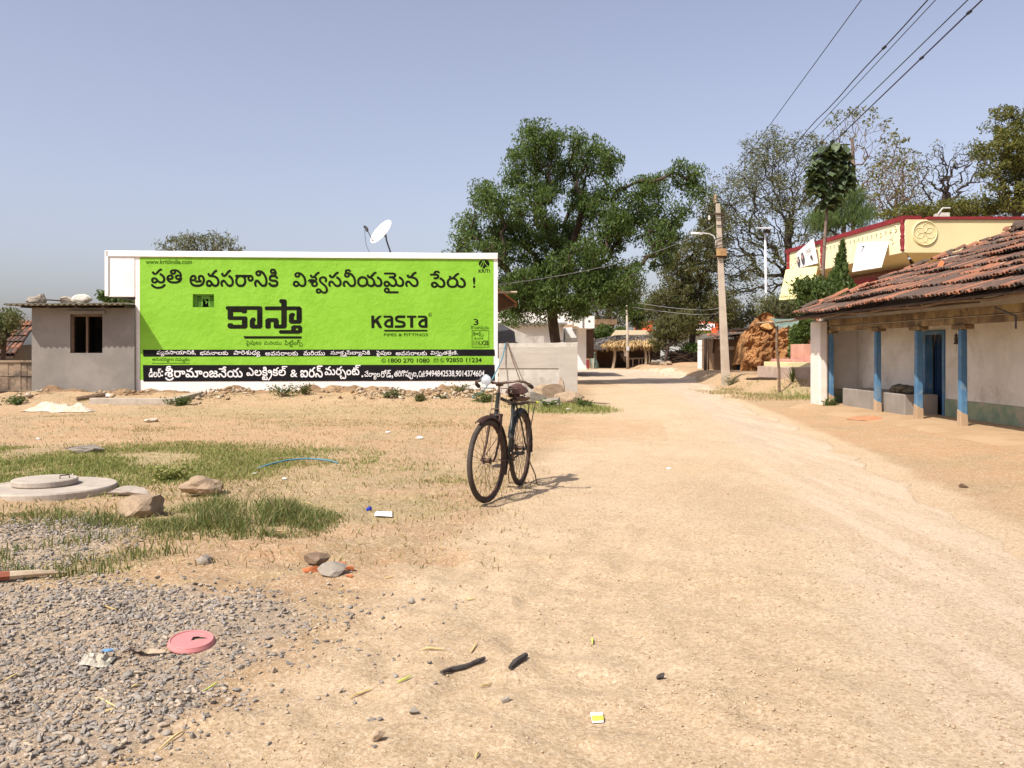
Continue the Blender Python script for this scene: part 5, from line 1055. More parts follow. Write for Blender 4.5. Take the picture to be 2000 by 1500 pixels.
	latin([("PIPES & FITTINGS", (749.5, 651, 836, 656.5), 0), ("28-2-018", (925.5, 659, 943.5, 662.7), 0), ("R", (838.6, 613, 841.6, 616.6), 0)], 0.009, "fine_mark", M['letter_dark'], b)
	# frame round the corner note, underlines
	fr = [chamfered(921.4, 645, 955, 645.8, 0), chamfered(921.4, 677.3, 955, 678.1, 0), chamfered(921.4, 645, 922.3, 678, 0), chamfered(954.2, 645, 955, 678, 0), chamfered(297, 708.9, 370, 709.8, 0)]
	flat_on_wall(fr[:4], 0.0095, "note_frame", M['letter_dark'], b)
	flat_on_wall(fr[4:], 0.0095, "thin_rule", M['letter_dark'], b)
	# big square-cut word on the left
	z = lambda r: chamfered(430 + r[0] / 11.11, 570 + r[1] / 11.11, 430 + r[2] / 11.11, 570 + r[3] / 11.11, 2.2)
	big = [(120, 310, 880, 390), (160, 310, 580, 440), (460, 390, 580, 465), (160, 390, 280, 605), (180, 530, 575, 610), (470, 535, 590, 785), (185, 715, 575, 797), (160, 680, 285, 785),
		   (700, 312, 912, 392), (800, 325, 915, 785), (660, 715, 900, 797), (640, 590, 750, 785), (665, 558, 770, 645),
		   (965, 315, 1750, 396), (1325, 165, 1445, 780), (1280, 158, 1430, 245), (1160, 710, 1430, 795), (1160, 590, 1270, 790), (1000, 568, 1258, 655), (980, 585, 1095, 796),
		   (1655, 330, 1770, 670), (1510, 608, 1755, 692), (1490, 475, 1600, 680), (1515, 455, 1622, 538),
		   (1275, 830, 1740, 907), (1540, 735, 1640, 890), (1560, 725, 1760, 792), (1688, 740, 1777, 890)]
	ps = [z(r) for r in big] + [[(475, 656.5), (589, 656.8), (589, 661.2), (478, 661.4)]]
	flat_on_wall(ps, 0.009, "big_word", M['letter_black'], b)
	# rounded logo word on the right
	s = lambda pts: [(700 + x / 12.5, 590 + y / 12.5) for x, y in pts]
	ps = [s([(310, 330), (385, 330), (390, 635), (318, 635)]), s([(380, 440), (500, 330), (575, 330), (385, 530)]), s([(400, 470), (475, 420), (585, 635), (505, 635)])]
	for dx in (0, 836):
		ps += [s([(615 + dx, 330), (800 + dx, 330), (800 + dx, 380), (615 + dx, 380)]), s([(770 + dx, 332), (815 + dx, 340), (848 + dx, 375), (850 + dx, 625), (782 + dx, 625), (780 + dx, 400)])]
		ps += ribbon(s([(800 + dx, 428), (720 + dx, 448), (668 + dx, 490), (652 + dx, 535), (672 + dx, 575), (715 + dx, 595), (800 + dx, 597)]), 4.9)
	ps += ribbon(s([(1142, 355), (965, 355), (930, 375), (920, 410), (938, 450), (985, 470), (1080, 488), (1118, 515), (1120, 560), (1095, 590), (1050, 598), (888, 598)]), 4.9)
	ps += [s([(1185, 330), (1412, 330), (1412, 380), (1185, 380)]), s([(1262, 345), (1335, 345), (1335, 622), (1262, 622)]), s([(615, 678), (1682, 676), (1682, 714), (640, 718)])]
	flat_on_wall(ps, 0.009, "logo_word", M['letter_black'], b)
	ring = [tuple(p) for p in s(circle_px(1752, 303, 42, 42, 16))]
	flat_on_wall(ribbon(ring + [ring[0]], 0.7), 0.009, "registered_mark", M['letter_dark'], b)
	# round emblem over the company name in the corner
	em = flat_on_wall([circle_px(945.4, 515, 10.6, 7.9, 24), [(943.2, 520), (948, 520), (950, 524), (942.5, 524)]], 0.009, "emblem", M['letter_black'], b)
	rays = ribbon([(943.5, 507.8), (941.5, 513), (937.5, 519.5)], 1.0) + ribbon([(945.2, 508.5), (944.8, 515), (942.2, 521.5)], 0.9) + ribbon([(945, 508), (947.5, 514), (953, 520.5)], 1.0) + ribbon([(936.5, 520.5), (942, 522.8), (941, 525)], 1.4) + ribbon([(954, 520.5), (948.5, 522.8), (950, 525)], 1.4)
	flat_on_wall(rays, 0.0135, "emblem_ray", M['green'], em)
	# little telephone and envelope pictograms before the numbers
	ic = ribbon(circle_px(749, 704, 3.6, 3.6, 14) + [(752.6, 704)], 0.9) + ribbon([(747.4, 702), (748.2, 705), (750.6, 706)], 1.1)
	ic += ribbon([(847.5, 700.6), (855.5, 700.6), (855.5, 706.8), (847.5, 706.8), (847.5, 700.6)], 0.8) + ribbon([(847.5, 701), (851.5, 704), (855.5, 701)], 0.7)
	ic += ribbon(circle_px(863.5, 703.6, 3.8, 3.8, 14) + [(867.3, 703.6)], 0.8) + ribbon([(862, 701.5), (862.8, 704.6), (865.4, 705.5)], 1.4)
	flat_on_wall(ic, 0.009, "pictogram", M['letter_dark'], b)
	return b

white_building()

def satellite_dish():
	d = 22.6
	c = pt(746, 454, d)
	foot = pt(765, 496, d)
	foot.z = 3.67
	r = thing("satellite_dish", "white satellite dish tilted up on the roof of the green painted building", "satellite dish", foot)
	n = Vector((-0.64, -0.52, 0.56)).normalized()
	prof = [(0.0, 0.0)] + [(0.365 * t, 0.075 * t * t) for t in (0.2, 0.4, 0.6, 0.8, 1.0)] + [(0.372, 0.075), (0.372, 0.066)] + [(0.365 * t, 0.075 * t * t - 0.012) for t in (0.95, 0.7, 0.4, 0.1)]
	mb = MB()
	mb.lathe(c - n * 0.03, prof, 36, n)
	mb.build("reflector", M['dish'], r, smooth_=True)
	mb = MB()
	mb.tube([c - n * 0.05, c - n * 0.14, c - n * 0.16 + Vector((0.0, 0, -0.1)), foot + Vector((0, 0, 0.02))], [0.022, 0.024, 0.022, 0.022], 8)
	mb.tube([c - n * 0.03, c - n * 0.12], [0.055, 0.05], 8)
	mb.build("mast", M['steel_dark'], r)
	mb = MB()
	mb.tube([foot + Vector((0, 0, 0.10)), foot + Vector((0, 0, -0.01))], [0.03, 0.09], 8)
	mb.build("base_foot", M['concrete'], r)
	lo = pt(731, 474.5, d)
	lo2 = lo + n * 0.02
	lnb = pt(718, 449.5, d) - Vector((0, 0.12, 0))
	mb = MB()
	mb.tube([c - n * 0.05 + (lo - c) * 0.55, lo2, lnb], 0.011, 6)
	mb.build("feed_arm", M['steel_dark'], r)
	mb = MB()
	mb.tube([lnb + Vector((-0.01, 0, 0.05)), lnb, lnb - Vector((-0.02, 0, 0.06))], [0.035, 0.045, 0.025], 8)
	mb.tube([lnb + Vector((-0.01, 0, 0.05)), lnb + Vector((-0.075, -0.02, 0.075))], [0.03, 0.035], 8)
	mb.build("receiver", M['steel_dark'], r)
	mb = MB()
	e = pt(724, 497, d)
	mb.tube([lnb + Vector((-0.05, 0, 0.05)), pt(712.6, 451, d), pt(713, 462, d), pt(715.5, 480, d), e], 0.006, 5)
	mb.build("cable", M['wire'], r)

satellite_dish()

# ------------------------------------------------------------------ grey shed left of the advert
def corrugated(p0, p1, back, pitch, amp, thick, n_per=6):
	"""Corrugated sheet: waves along p0-p1, running back."""
	p0, p1, back = Vector(p0), Vector(p1), Vector(back)
	L = (p1 - p0).length
	n = int(L / pitch * n_per)
	nb = 6
	vs = []
	for s in (0, 1):
		for j in range(nb + 1):
			for i in range(n + 1):
				t = i / n
				vs.append(p0 + (p1 - p0) * t + back * (j / nb) + Vector((0, 0, amp * math.sin(2 * math.pi * t * L / pitch) + s * thick)))
	fs = []
	m = (nb + 1) * (n + 1)
	for j in range(nb):
		for i in range(n):
			a = j * (n + 1) + i
			fs.append((a, a + n + 1, a + n + 2, a + 1))
			fs.append((m + a, m + a + 1, m + a + n + 2, m + a + n + 1))
	for i in range(n):
		fs.append((i, i + 1, m + i + 1, m + i))
	return vs, fs

def grey_shed():
	off = 0.10
	P = lambda px, z: Vector((onwall(px, 700, off).x, onwall(px, 700, off).y, z))
	b = thing("grey_shed", "small grey cement shed with an open window and corrugated roof", "shed", P(163, 0.2))
	ztop, zbot = 2.30, -0.1
	th = 0.22
	x0, x1, w0, w1 = 62, 262.5, 137, 200
	wz0, wz1 = 1.21, 2.14
	mb = MB()
	def slab(a, c, z0, z1, f=0.0, k=th):
		p = []
		for z in (z0, z1):
			for q, o in ((a, f), (c, f), (c, -k), (a, -k)):
				r = P(q, z) + WN * o
				r.z = z
				p.append(r)
		mb.hexa(p)
	slab(x0, w0, zbot, ztop)
	slab(w1, x1, zbot, ztop)
	slab(w0, w1, zbot, wz0)
	slab(w0, w1, wz1, ztop)
	D = 3.2
	# side walls and the rear wall with a doorway
	for q, s in ((x0, 1), (x1, -1)):
		a = P(q, zbot) - WN * th
		c = a + WE * 0.2 * s
		e = -WN * (D - th)
		mb.hexa([a, c, c + e, a + e] + [v + Vector((0, 0, ztop - zbot)) for v in (a, c, c + e, a + e)])
	ra = P(x0, 0) - WN * D
	for t0, t1, z0, z1 in ((0.0, 1.42, zbot, ztop), (1.55, 1.60, zbot, ztop), (1.82, 2.35, zbot, ztop), (1.42, 1.55, zbot, 1.92), (1.60, 1.82, 1.62, ztop), (1.60, 1.82, zbot, 0.4)):
		a, c = ra + WE * t0, ra + WE * t1
		e = -WN * 0.2
		mb.hexa([Vector((v.x, v.y, z)) for z in (z0, z1) for v in (a, c, c + e, a + e)])
	mb.build("wall", M['cement'], b)
	# window frame with a middle post
	mb = MB()
	for a, c, z0, z1 in ((w0, w0 + 4.5, wz0, wz1), (w1 - 1.6, w1, wz0, wz1), (166, 169.5, wz0, wz1), (w0, w1, wz1 - 0.05, wz1)):
		slab(a, c, z0, z1, -0.06, 0.14)
	fr = mb.build("window_frame", M['wood'], b)
	mb = MB()
	slab(132, 206, wz1 + 0.012, wz1 + 0.085, 0.05, 0.0)
	mb.build("lintel", M['cement'], b)
	mb = MB()
	a, c = P(28, 2.335), P(261.8, 2.365)
	pf = WN * 0.52
	vs, fs = corrugated(a + pf, c + pf, -WN * (D + 0.9) + Vector((0, 0, 0.10)), 0.135, 0.022, 0.02)
	mb.add(vs, fs)
	mb.build("roof", M['asbestos'], b, smooth_=False)
	mb = MB()
	for px in (60, 110, 163, 215, 258):
		q = P(px, 2.315)
		mb.beam(q + WN * 0.45 - Vector((0, 0, 0.015)), q - WN * 3.1 - Vector((0, 0, -0.07)), 0.05, 0.05)
	mb.build("rafter", M['wood_dark'], b)
	# things lying on the roof
	for i, (px, py, rx, rz, lab, mt) in enumerate(((80, 590, 0.21, 0.12, "pale lumpy stone weighing down the left end of the shed roof", 'stone_grey'),
												  (142, 592, 0.17, 0.085, "dark square block beside a stick on the shed roof", 'concrete'),
												  (168, 590, 0.19, 0.11, "pale mortar block nearest the advert on the shed roof", 'cement_pale'))):
		q = P(px, 2.41) + WN * 0.2
		mb = MB()
		if i == 0:
			mb.blob(q + Vector((-0.03, 0, 0.04)), (rx, 0.16, rz), 0.35, 2.0, 3, 4)
			mb.blob(q + Vector((0.10, 0, 0.08)), (0.11, 0.12, 0.13), 0.3, 2.0, 2, 9)
		else:
			mb.chunk(q + Vector((0, 0, rz * 0.6)), (rx, 0.15, rz), i + 3, 0.1 * i, 3)
		tag(mb.build("roof_stone", M[mt]), lab, "stone", "stones weighing down the shed roof")
	mb = MB()
	q0, q1, q2 = P(100, 2.38), P(101.5, 2.47), P(128, 2.45)
	mb.tube([q0 + WN * 0.3, q1 + WN * 0.3], 0.016, 5)
	mb.tube([q1 + WN * 0.3, q2 + WN * 0.3], 0.018, 5)
	tag(mb.build("bent_stick", M['wood_dark']), "dark bent stick lying between blocks on the shed roof", "stick")
	return b

grey_shed()

def left_block_wall():
	mb = MB()
	a = onwall(66, 740, 0.02)
	b = thing("block_wall", "low stained wall of old cement blocks left of the grey shed", "wall", (a.x - 2, a.y, 0.1))
	far = a - WE * 6.0
	th = 0.2
	ztop = 1.02
	n = 40
	for k in range(n):
		p, q = a + (far - a) * (k / n), a + (far - a) * ((k + 1) / n)
		zt = ztop + 0.02 * vnoise(k * 0.6, 2) - 0.012 * k * 0.2
		o = WN * (0.012 * float(vnoise(k * 1.3, 7)))
		mb.hexa([Vector((v.x, v.y, z)) for z in (-0.1, zt) for v in (p + o, q + o, q - WN * th, p - WN * th)])
	mb.build("masonry", M['blockwall'], b)
	m2 = MB()
	for z, h, pr in ((0.29, 0.03, 0.03), (0.66, 0.02, 0.018), (ztop - 0.035, 0.05, 0.035)):
		p, q = a + WN * (pr - 0.0), far + WN * pr
		m2.hexa([Vector((v.x, v.y, zz)) for zz in (z, z + h) for v in (p, q, q - WN * 0.07, p - WN * 0.07)])
	rg = random.Random(4)
	for z0, z1 in ((0.32, 0.66), (0.68, 0.98), (-0.05, 0.29)):
		t = rg.uniform(0.1, 0.4)
		while t < 5.6:
			p = a - WE * t + WN * 0.004
			m2.hexa([Vector((v.x, v.y, zz)) for zz in (z0, z1) for v in (p, p - WE * 0.02, p - WE * 0.02 - WN * 0.05, p - WN * 0.05)])
			t += rg.uniform(0.38, 0.5)
	m2.build("mortar_joint", M['blockwall'], b)

left_block_wall()

def earth_bank():
	"""Loose spoil banked up against the foot of the white wall and the shed."""
	n, k = 260, 16
	vs = []
	for i in range(n + 1):
		t = i / n
		foot = onwall(92 + (968 - 92) * t, 765, 0.13 if t < 0.2 else 0.02)
		hh = 0.10 + 0.09 * float(fbm(np.array(t * 11), np.array(2.0), 3))
		ww = 0.85 + 0.35 * float(vnoise(t * 9, 6))
		for j in range(k + 1):
			s = j / k
			p = foot + WN * (ww * s)
			z = gh(p.x, p.y) + max(0.0, hh) * (1 - s) ** 1.3 + 0.07 * float(fbm(np.array(p.x * 2.6), np.array(p.y * 2.6), 4)) * (1 - s * s) - 0.03 * s * s - 0.012
			vs.append((p.x, p.y, z))
	fs = [(i * (k + 1) + j, i * (k + 1) + j + 1, (i + 1) * (k + 1) + j + 1, (i + 1) * (k + 1) + j) for i in range(n) for j in range(k)]
	m = surf('loose_spoil', (0.27, 0.165, 0.088), (0.19, 0.115, 0.06), scale=2.2, dirt=(0.38, 0.28, 0.16), dscale=3.1, dlo=0.5, dhi=0.7, damt=0.7, bstr=0.9, bscale=26, bdist=0.03)
	tag(MB().add(vs, fs).build("ground_bank", m, smooth_=True), kind='structure')

earth_bank()

def tile_rows(mb, org, along, slope, n_al, n_sl, w, l, r, seed, sag=0.0, lift=0.05):
	"""Half-round tiles: n_al columns by n_sl courses, each one a loose arch."""
	rg = random.Random(seed)
	along, slope = Vector(along).normalized(), Vector(slope).normalized()
	nrm = along.cross(slope).normalized()
	if nrm.z < 0:
		nrm = -nrm
	org = Vector(org)
	K = 5
	for j in range(n_sl):
		for i in range(n_al):
			u = i * w + rg.uniform(-0.012, 0.012)
			s0 = j * l - rg.uniform(0, 0.03)
			s1 = (j + 1) * l + 0.09
			dz = sag * float(fbm(np.array(u * 0.35), np.array(j * 0.5 + seed), 2)) + rg.uniform(-0.008, 0.012)
			sk = rg.uniform(-0.018, 0.018)
			vs = []
			for s, h, rr, du in ((s0, lift, r, 0), (s1, 0.004, r * 0.86, sk)):
				c = org + along * (u + du) + slope * s + nrm * (h + dz)
				for k in range(K + 1):
					a = math.pi * k / K
					vs.append(c + along * (rr * math.cos(a)) + nrm * (rr * 0.8 * math.sin(a)))
			b = len(vs)
			fs = [(k, k + 1, K + 2 + k, K + 1 + k) for k in range(K)]
			# thickness at the lower lip
			c = org + along * u + slope * s0 + nrm * (lift + dz)
			for k in range(K + 1):
				a = math.pi * k / K
				vs.append(c + along * (r * 0.72 * math.cos(a)) + nrm * (r * 0.8 * 0.68 * math.sin(a)))
			fs += [(k + 1, k, b + k, b + k + 1) for k in range(K)]
			mb.add(vs, fs)

def tile_material():
	m, nt, bs = new_mat("clay_tiles")
	g = nd(nt, "ShaderNodeNewGeometry")
	cr = nd(nt, "ShaderNodeValToRGB")
	el = cr.color_ramp.elements
	el[0].position, el[0].color = 0.0, (0.25, 0.108, 0.064, 1)
	el[1].position, el[1].color = 1.0, (0.155, 0.082, 0.058, 1)
	for p, c in ((0.35, (0.33, 0.145, 0.082, 1)), (0.7, (0.21, 0.105, 0.072, 1))):
		e = el.new(p)
		e.color = c
	rnd = g.outputs["Random Per Island"]
	nt.links.new(rnd, cr.inputs[0])
	v = g.outputs["Position"]
	mp = nd(nt, "ShaderNodeMapping")
	mp.inputs["Scale"].default_value = (1.5, 0.55, 1.5)
	nt.links.new(v, mp.inputs["Vector"])
	black = ramp(nt, mul(nt, tex_noise(nt, mp.outputs[0], 1.4, 4, 0.65), mul(nt, rnd, 0.34), 'ADD'), 0.53, 0.70)
	spots = ramp(nt, tex_noise(nt, v, 14, 5, 0.7), 0.5, 0.68)
	c = mix(nt, mul(nt, spots, 0.6), cr.outputs[0], (0.15, 0.075, 0.05))
	c = mix(nt, mul(nt, black, 0.9), c, (0.085, 0.064, 0.052))
	nt.links.new(c, bs.inputs["Base Color"])
	bs.inputs["Roughness"].default_value = 0.9
	bs.inputs["Specular IOR Level"].default_value = 0.15
	bump(nt, bs, tex_noise(nt, v, 45, 4, 0.6), 0.4, 0.008)
	return m

M['tile'] = tile_material()

def far_left_house():
	d = 29.0
	b = thing("tiled_cottage", "distant cottage with a sagging red tile roof behind the block wall", "house", pt(-40, 705, d))
	mb = MB()
	# gable end at right: rake from (60,632) down to (22,692); roof plane faces the viewer and the left
	top = pt(70, 628, d + 2.2)
	low = pt(26, 694, d - 0.4)
	along = Vector((-1, 0.10, 0)).normalized()
	slope = (top - low)
	n_al = 36
	L = slope.length
	tile_rows(mb, low, along, slope, n_al, 6, 0.16, L / 6, 0.085, 5, 0.05)
	mb.build("tile_roof", M['tile'], b)
	mb = MB()
	lo2 = low + along * 6
	mb.hexa([low - Vector((0, 0, .10)), lo2 - Vector((0, 0, .10)), lo2 + slope - Vector((0, 0, .10)), low + slope - Vector((0, 0, .10)), low - Vector((0, 0, .03)), lo2 - Vector((0, 0, .03)), lo2 + slope - Vector((0, 0, .03)), low + slope - Vector((0, 0, .03))])
	mb.build("roof_deck", M['wood_dark'], b)
	mb = MB()
	w0, w1 = pt(36, 700, d + 1.1), pt(75, 700, d + 1.1)
	mb.hexa([(w0.x - 5.5, w0.y, -0.1), (w1.x, w1.y, -0.1), (w1.x, w1.y + 4, -0.1), (w0.x - 5.5, w0.y + 4, -0.1),
			 (w0.x - 5.5, w0.y, 1.1), (w1.x, w1.y, 1.5), (w1.x, w1.y + 4, 1.5), (w0.x - 5.5, w0.y + 4, 1.1)])
	mb.build("wall", M['cement'], b)

far_left_house()

# ------------------------------------------------------------------ compound wall and what lies on it
def compound_wall():
	d = 20.2
	a, c = pt(974, 671, d), pt(1128, 668.5, d)
	b = thing("compound_wall", "pale grey cement compound wall ending beside the road, with a patched lower half", "wall", ((a.x + c.x) / 2, d, 0.1))
	mb = MB()
	n = 16
	for k in range(n):
		x0, x1 = a.x + (c.x - a.x) * k / n, a.x + (c.x - a.x) * (k + 1) / n
		z0 = a.z + (c.z - a.z) * k / n + 0.008 * float(vnoise(k * 0.7, 3))
		z1 = a.z + (c.z - a.z) * (k + 1) / n + 0.008 * float(vnoise((k + 1) * 0.7, 3))
		mb.hexa([(x0, d, -0.1), (x1, d, -0.1), (x1, d + 0.2, -0.1), (x0, d + 0.2, -0.1), (x0, d, z0), (x1, d, z1), (x1, d + 0.2, z1), (x0, d + 0.2, z0)])
	mb.build("masonry", M['cement_pale'], b)
	mb = MB()
	# rough unplastered courses standing a little behind the plaster edge: plaster skin above
	e = pt(1017, 720, d)
	f = pt(1091, 720, d)
	mb.box(a.x, c.x - 0.24, d - 0.018, d - 0.001, 0.86, 1.36)
	mb.box(f.x, c.x, d - 0.022, d - 0.001, -0.05, 1.37)
	mb.build("plaster_coat", surf('pale_plaster', (0.47, 0.42, 0.35), (0.41, 0.365, 0.305), scale=1.5, stretch=(1, 1, 5), bstr=0.2), b, bevel=0.006)
	mb = MB()
	p = pt(988, 671, d)
	mb.tube([p + Vector((0.02, 0.1, 0.0)), p + Vector((0.0, -0.03, 0.01)), pt(981, 700, d - 0.1), pt(971, 722, d - 0.25), pt(962, 740, d - 0.4), pt(945, 762, d - 0.7), gpt(922, 777, 0.02)], 0.014, 6)
	tag(mb.build("blue_pipe", M['bluehose']), "thin light blue pipe hanging over the compound wall down to the weeds", "pipe")
	mb = MB()
	mb.tube([p + Vector((0.03, -0.02, 0.03)), pt(1003, 708, d - 0.15), pt(1019, 752, d - 0.35), gpt(1026, 780, 0.02)], 0.014, 5)
	tag(mb.build("leaning_stick", M['wood']), "thin brown stick leaning on the compound wall behind the bicycle", "stick")

compound_wall()

def cement_shed():
	d = 29.0
	b = thing("cement_outhouse", "unfinished grey cement outhouse with a shade-darkened wall and sloping parapet behind the compound wall", "outhouse", pt(1020, 680, d))
	mb = MB()
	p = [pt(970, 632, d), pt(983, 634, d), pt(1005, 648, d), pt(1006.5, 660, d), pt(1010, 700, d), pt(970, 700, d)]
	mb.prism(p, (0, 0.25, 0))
	mb.build("shade_dark_wall", M['cement_dark'], b)  # wall lies in shade; that shade is put into its dark colour
	d2 = d + 0.5
	mb = MB()
	p = [pt(984, 634.5, d2), pt(1036, 656.5, d2), pt(1062.5, 656.5, d2), pt(1062.5, 705, d2), pt(984, 705, d2)]
	mb.prism(p, (0, 0.25, 0))
	mb.build("sloping_wall", M['cement_pale'], b)
	# sloping roof slab sticking out past the advert wall
	d3 = 24.5
	r = thing("sloping_roof_slab", "dark sloping roof edge with a red rim sticking out behind the advert wall", "roof", pt(985, 600, d3))
	q = [pt(955, 550, d3), pt(1009, 590.5, d3), pt(1008, 592.5, d3), pt(955, 553.5, d3)]
	mb = MB().prism(q, (0, 2.5, 0))
	mb.build("red_rim", M['brick'], r)
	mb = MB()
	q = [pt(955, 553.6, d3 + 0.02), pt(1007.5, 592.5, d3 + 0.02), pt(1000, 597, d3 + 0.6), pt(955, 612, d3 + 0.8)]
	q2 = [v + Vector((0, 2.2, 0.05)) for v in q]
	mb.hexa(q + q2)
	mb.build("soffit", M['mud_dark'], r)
	mb = MB()
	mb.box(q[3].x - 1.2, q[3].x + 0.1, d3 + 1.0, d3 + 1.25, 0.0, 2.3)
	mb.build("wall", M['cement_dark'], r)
	mb = MB()
	mb.tube([pt(972, 571, d3 - 0.2), pt(1010, 570.5, d3 - 0.2)], 0.03, 7)
	mb.build("drain_pipe", M['wood_pale'], r)

cement_shed()

def white_house():
	d = 42.0
	b = thing("flat_roof_house", "white flat-roofed house behind the big tree trunk with a cream parapet", "house", pt(1065, 690, d))
	def bx(mb, x0, x1, y0, y1, dd, dep):
		a, c = pt(x0, y1, dd), pt(x1, y0, dd)
		mb.box(a.x, c.x, dd, dd + dep, a.z, c.z)
	mb = MB()
	bx(mb, 960, 1100.5, 634, 720, d, 5)
	bx(mb, 1104, 1137, 638, 715, d + 1.0, 5)
	mb.build("wall", surf('white_limewash', (0.76, 0.76, 0.74), (0.68, 0.69, 0.68), scale=1, dirt=(0.5, 0.47, 0.42), damt=0.35, bstr=0.1), b)
	mb = MB()
	bx(mb, 955, 1103, 630.2, 633.9, d - 0.55, 5.6)
	mb.build("roof_slab", M['cement'], b)
	mb = MB()
	bx(mb, 958, 1121, 585, 629.9, d - 0.3, 0.3)
	mb.build("parapet", M['white'], b)
	mb = MB()
	p = [pt(1101, 633.5, d - 0.4), pt(1120, 633.5, d - 0.4), pt(1131, 639.5, d - 0.8), pt(1101, 639.5, d - 0.8)]
	mb.hexa([p[3], p[2], p[2] + Vector((0, 1.2, 0.05)), p[3] + Vector((0, 1.2, 0.05)), p[0], p[1], p[1] + Vector((0, 0.8, 0)), p[0] + Vector((0, 0.8, 0))])
	mb.build("sunshade", M['mud_brown'], b)
	# box-like white parapet at the right with a dark round vent
	mb = MB()
	bx(mb, 1121.5, 1161, 617, 641, d - 0.6, 5)
	box = mb.build("parapet_box", M['white'], b)
	mb = MB()
	c = pt(1151, 627.5, d - 0.605)
	mb.ring(c, (0, 1, 0), 0.045, 0.012, 14, 5)
	mb.tube([c, c + Vector((0, 0.01, 0))], 0.033, 12)
	mb.build("round_vent", M['steel_dark'], box)
	mb = MB()
	mb.tube([pt(1138.5, 612, d - 0.65), pt(1138.5, 641, d - 0.65)], 0.02, 6)
	mb.build("drain_pipe", M['cement_dark'], b)
	mb = MB()
	bx(mb, 1128, 1145, 640.5, 722, d + 0.2, 4)
	mb.build("side_wall", M['white'], b)
	mb = MB()
	bx(mb, 1086, 1112, 664.5, 666.5, d - 1.3, 0.4)
	mb.build("ledge", M['cement_dark'], b)
	mb = MB()
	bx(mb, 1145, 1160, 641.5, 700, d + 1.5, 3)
	mb.build("recess_shade_block", M['mud_dark'], b)  # solid dark block, its colour stands in for the shade of a recess

white_house()

def brown_house():
	d = 66.0
	b = thing("unfinished_house", "small brown unplastered house block half hidden behind trees", "house", pt(1185, 680, d))
	mb = MB()
	a, c = pt(1168, 690, d), pt(1200, 634, d)
	mb.box(a.x, c.x, d, d + 4, 0, c.z)
	mb.build("wall", M['cement'], b)
	mb = MB()
	a, c = pt(1163, 634.5, d), pt(1203, 624, d)
	mb.box(a.x, c.x, d - 0.6, d + 4.4, a.z, c.z)
	mb.build("roof_slab", M['mud_brown'], b)

brown_house()

# ------------------------------------------------------------------ thatched hut
def straw(mb, p, dirn, length, w, rg):
	s = Vector((rg.uniform(-1, 1), rg.uniform(-1, 1), rg.uniform(-1, 1))).cross(dirn)
	if s.length < 1e-3:
		return
	s.normalize()
	e = p + dirn * length + Vector((0, 0, -0.12 * length))
	m_ = p + dirn * length * 0.5
	mb.add([p - s * w, p + s * w, m_ + s * w, m_ - s * w, e], [(0, 1, 2, 3), (3, 2, 4)])

def thatch_slope(mb, eave0, eave1, ridge0, ridge1, n, rg, L=0.5, w=0.012):
	e0, e1, r0, r1 = map(Vector, (eave0, eave1, ridge0, ridge1))
	for _ in range(n):
		u, t = rg.random(), rg.random() ** 0.8
		a = e0.lerp(e1, u)
		c = r0.lerp(r1, u)
		p = c.lerp(a, t)
		dn = (a - c).normalized() + Vector((rg.uniform(-.25, .25), rg.uniform(-.1, .1), rg.uniform(-.06, .10)))
		straw(mb, p + Vector((0, 0, rg.uniform(0.0, 0.08))), dn.normalized(), L * rg.uniform(0.6, 1.3), w, rg)

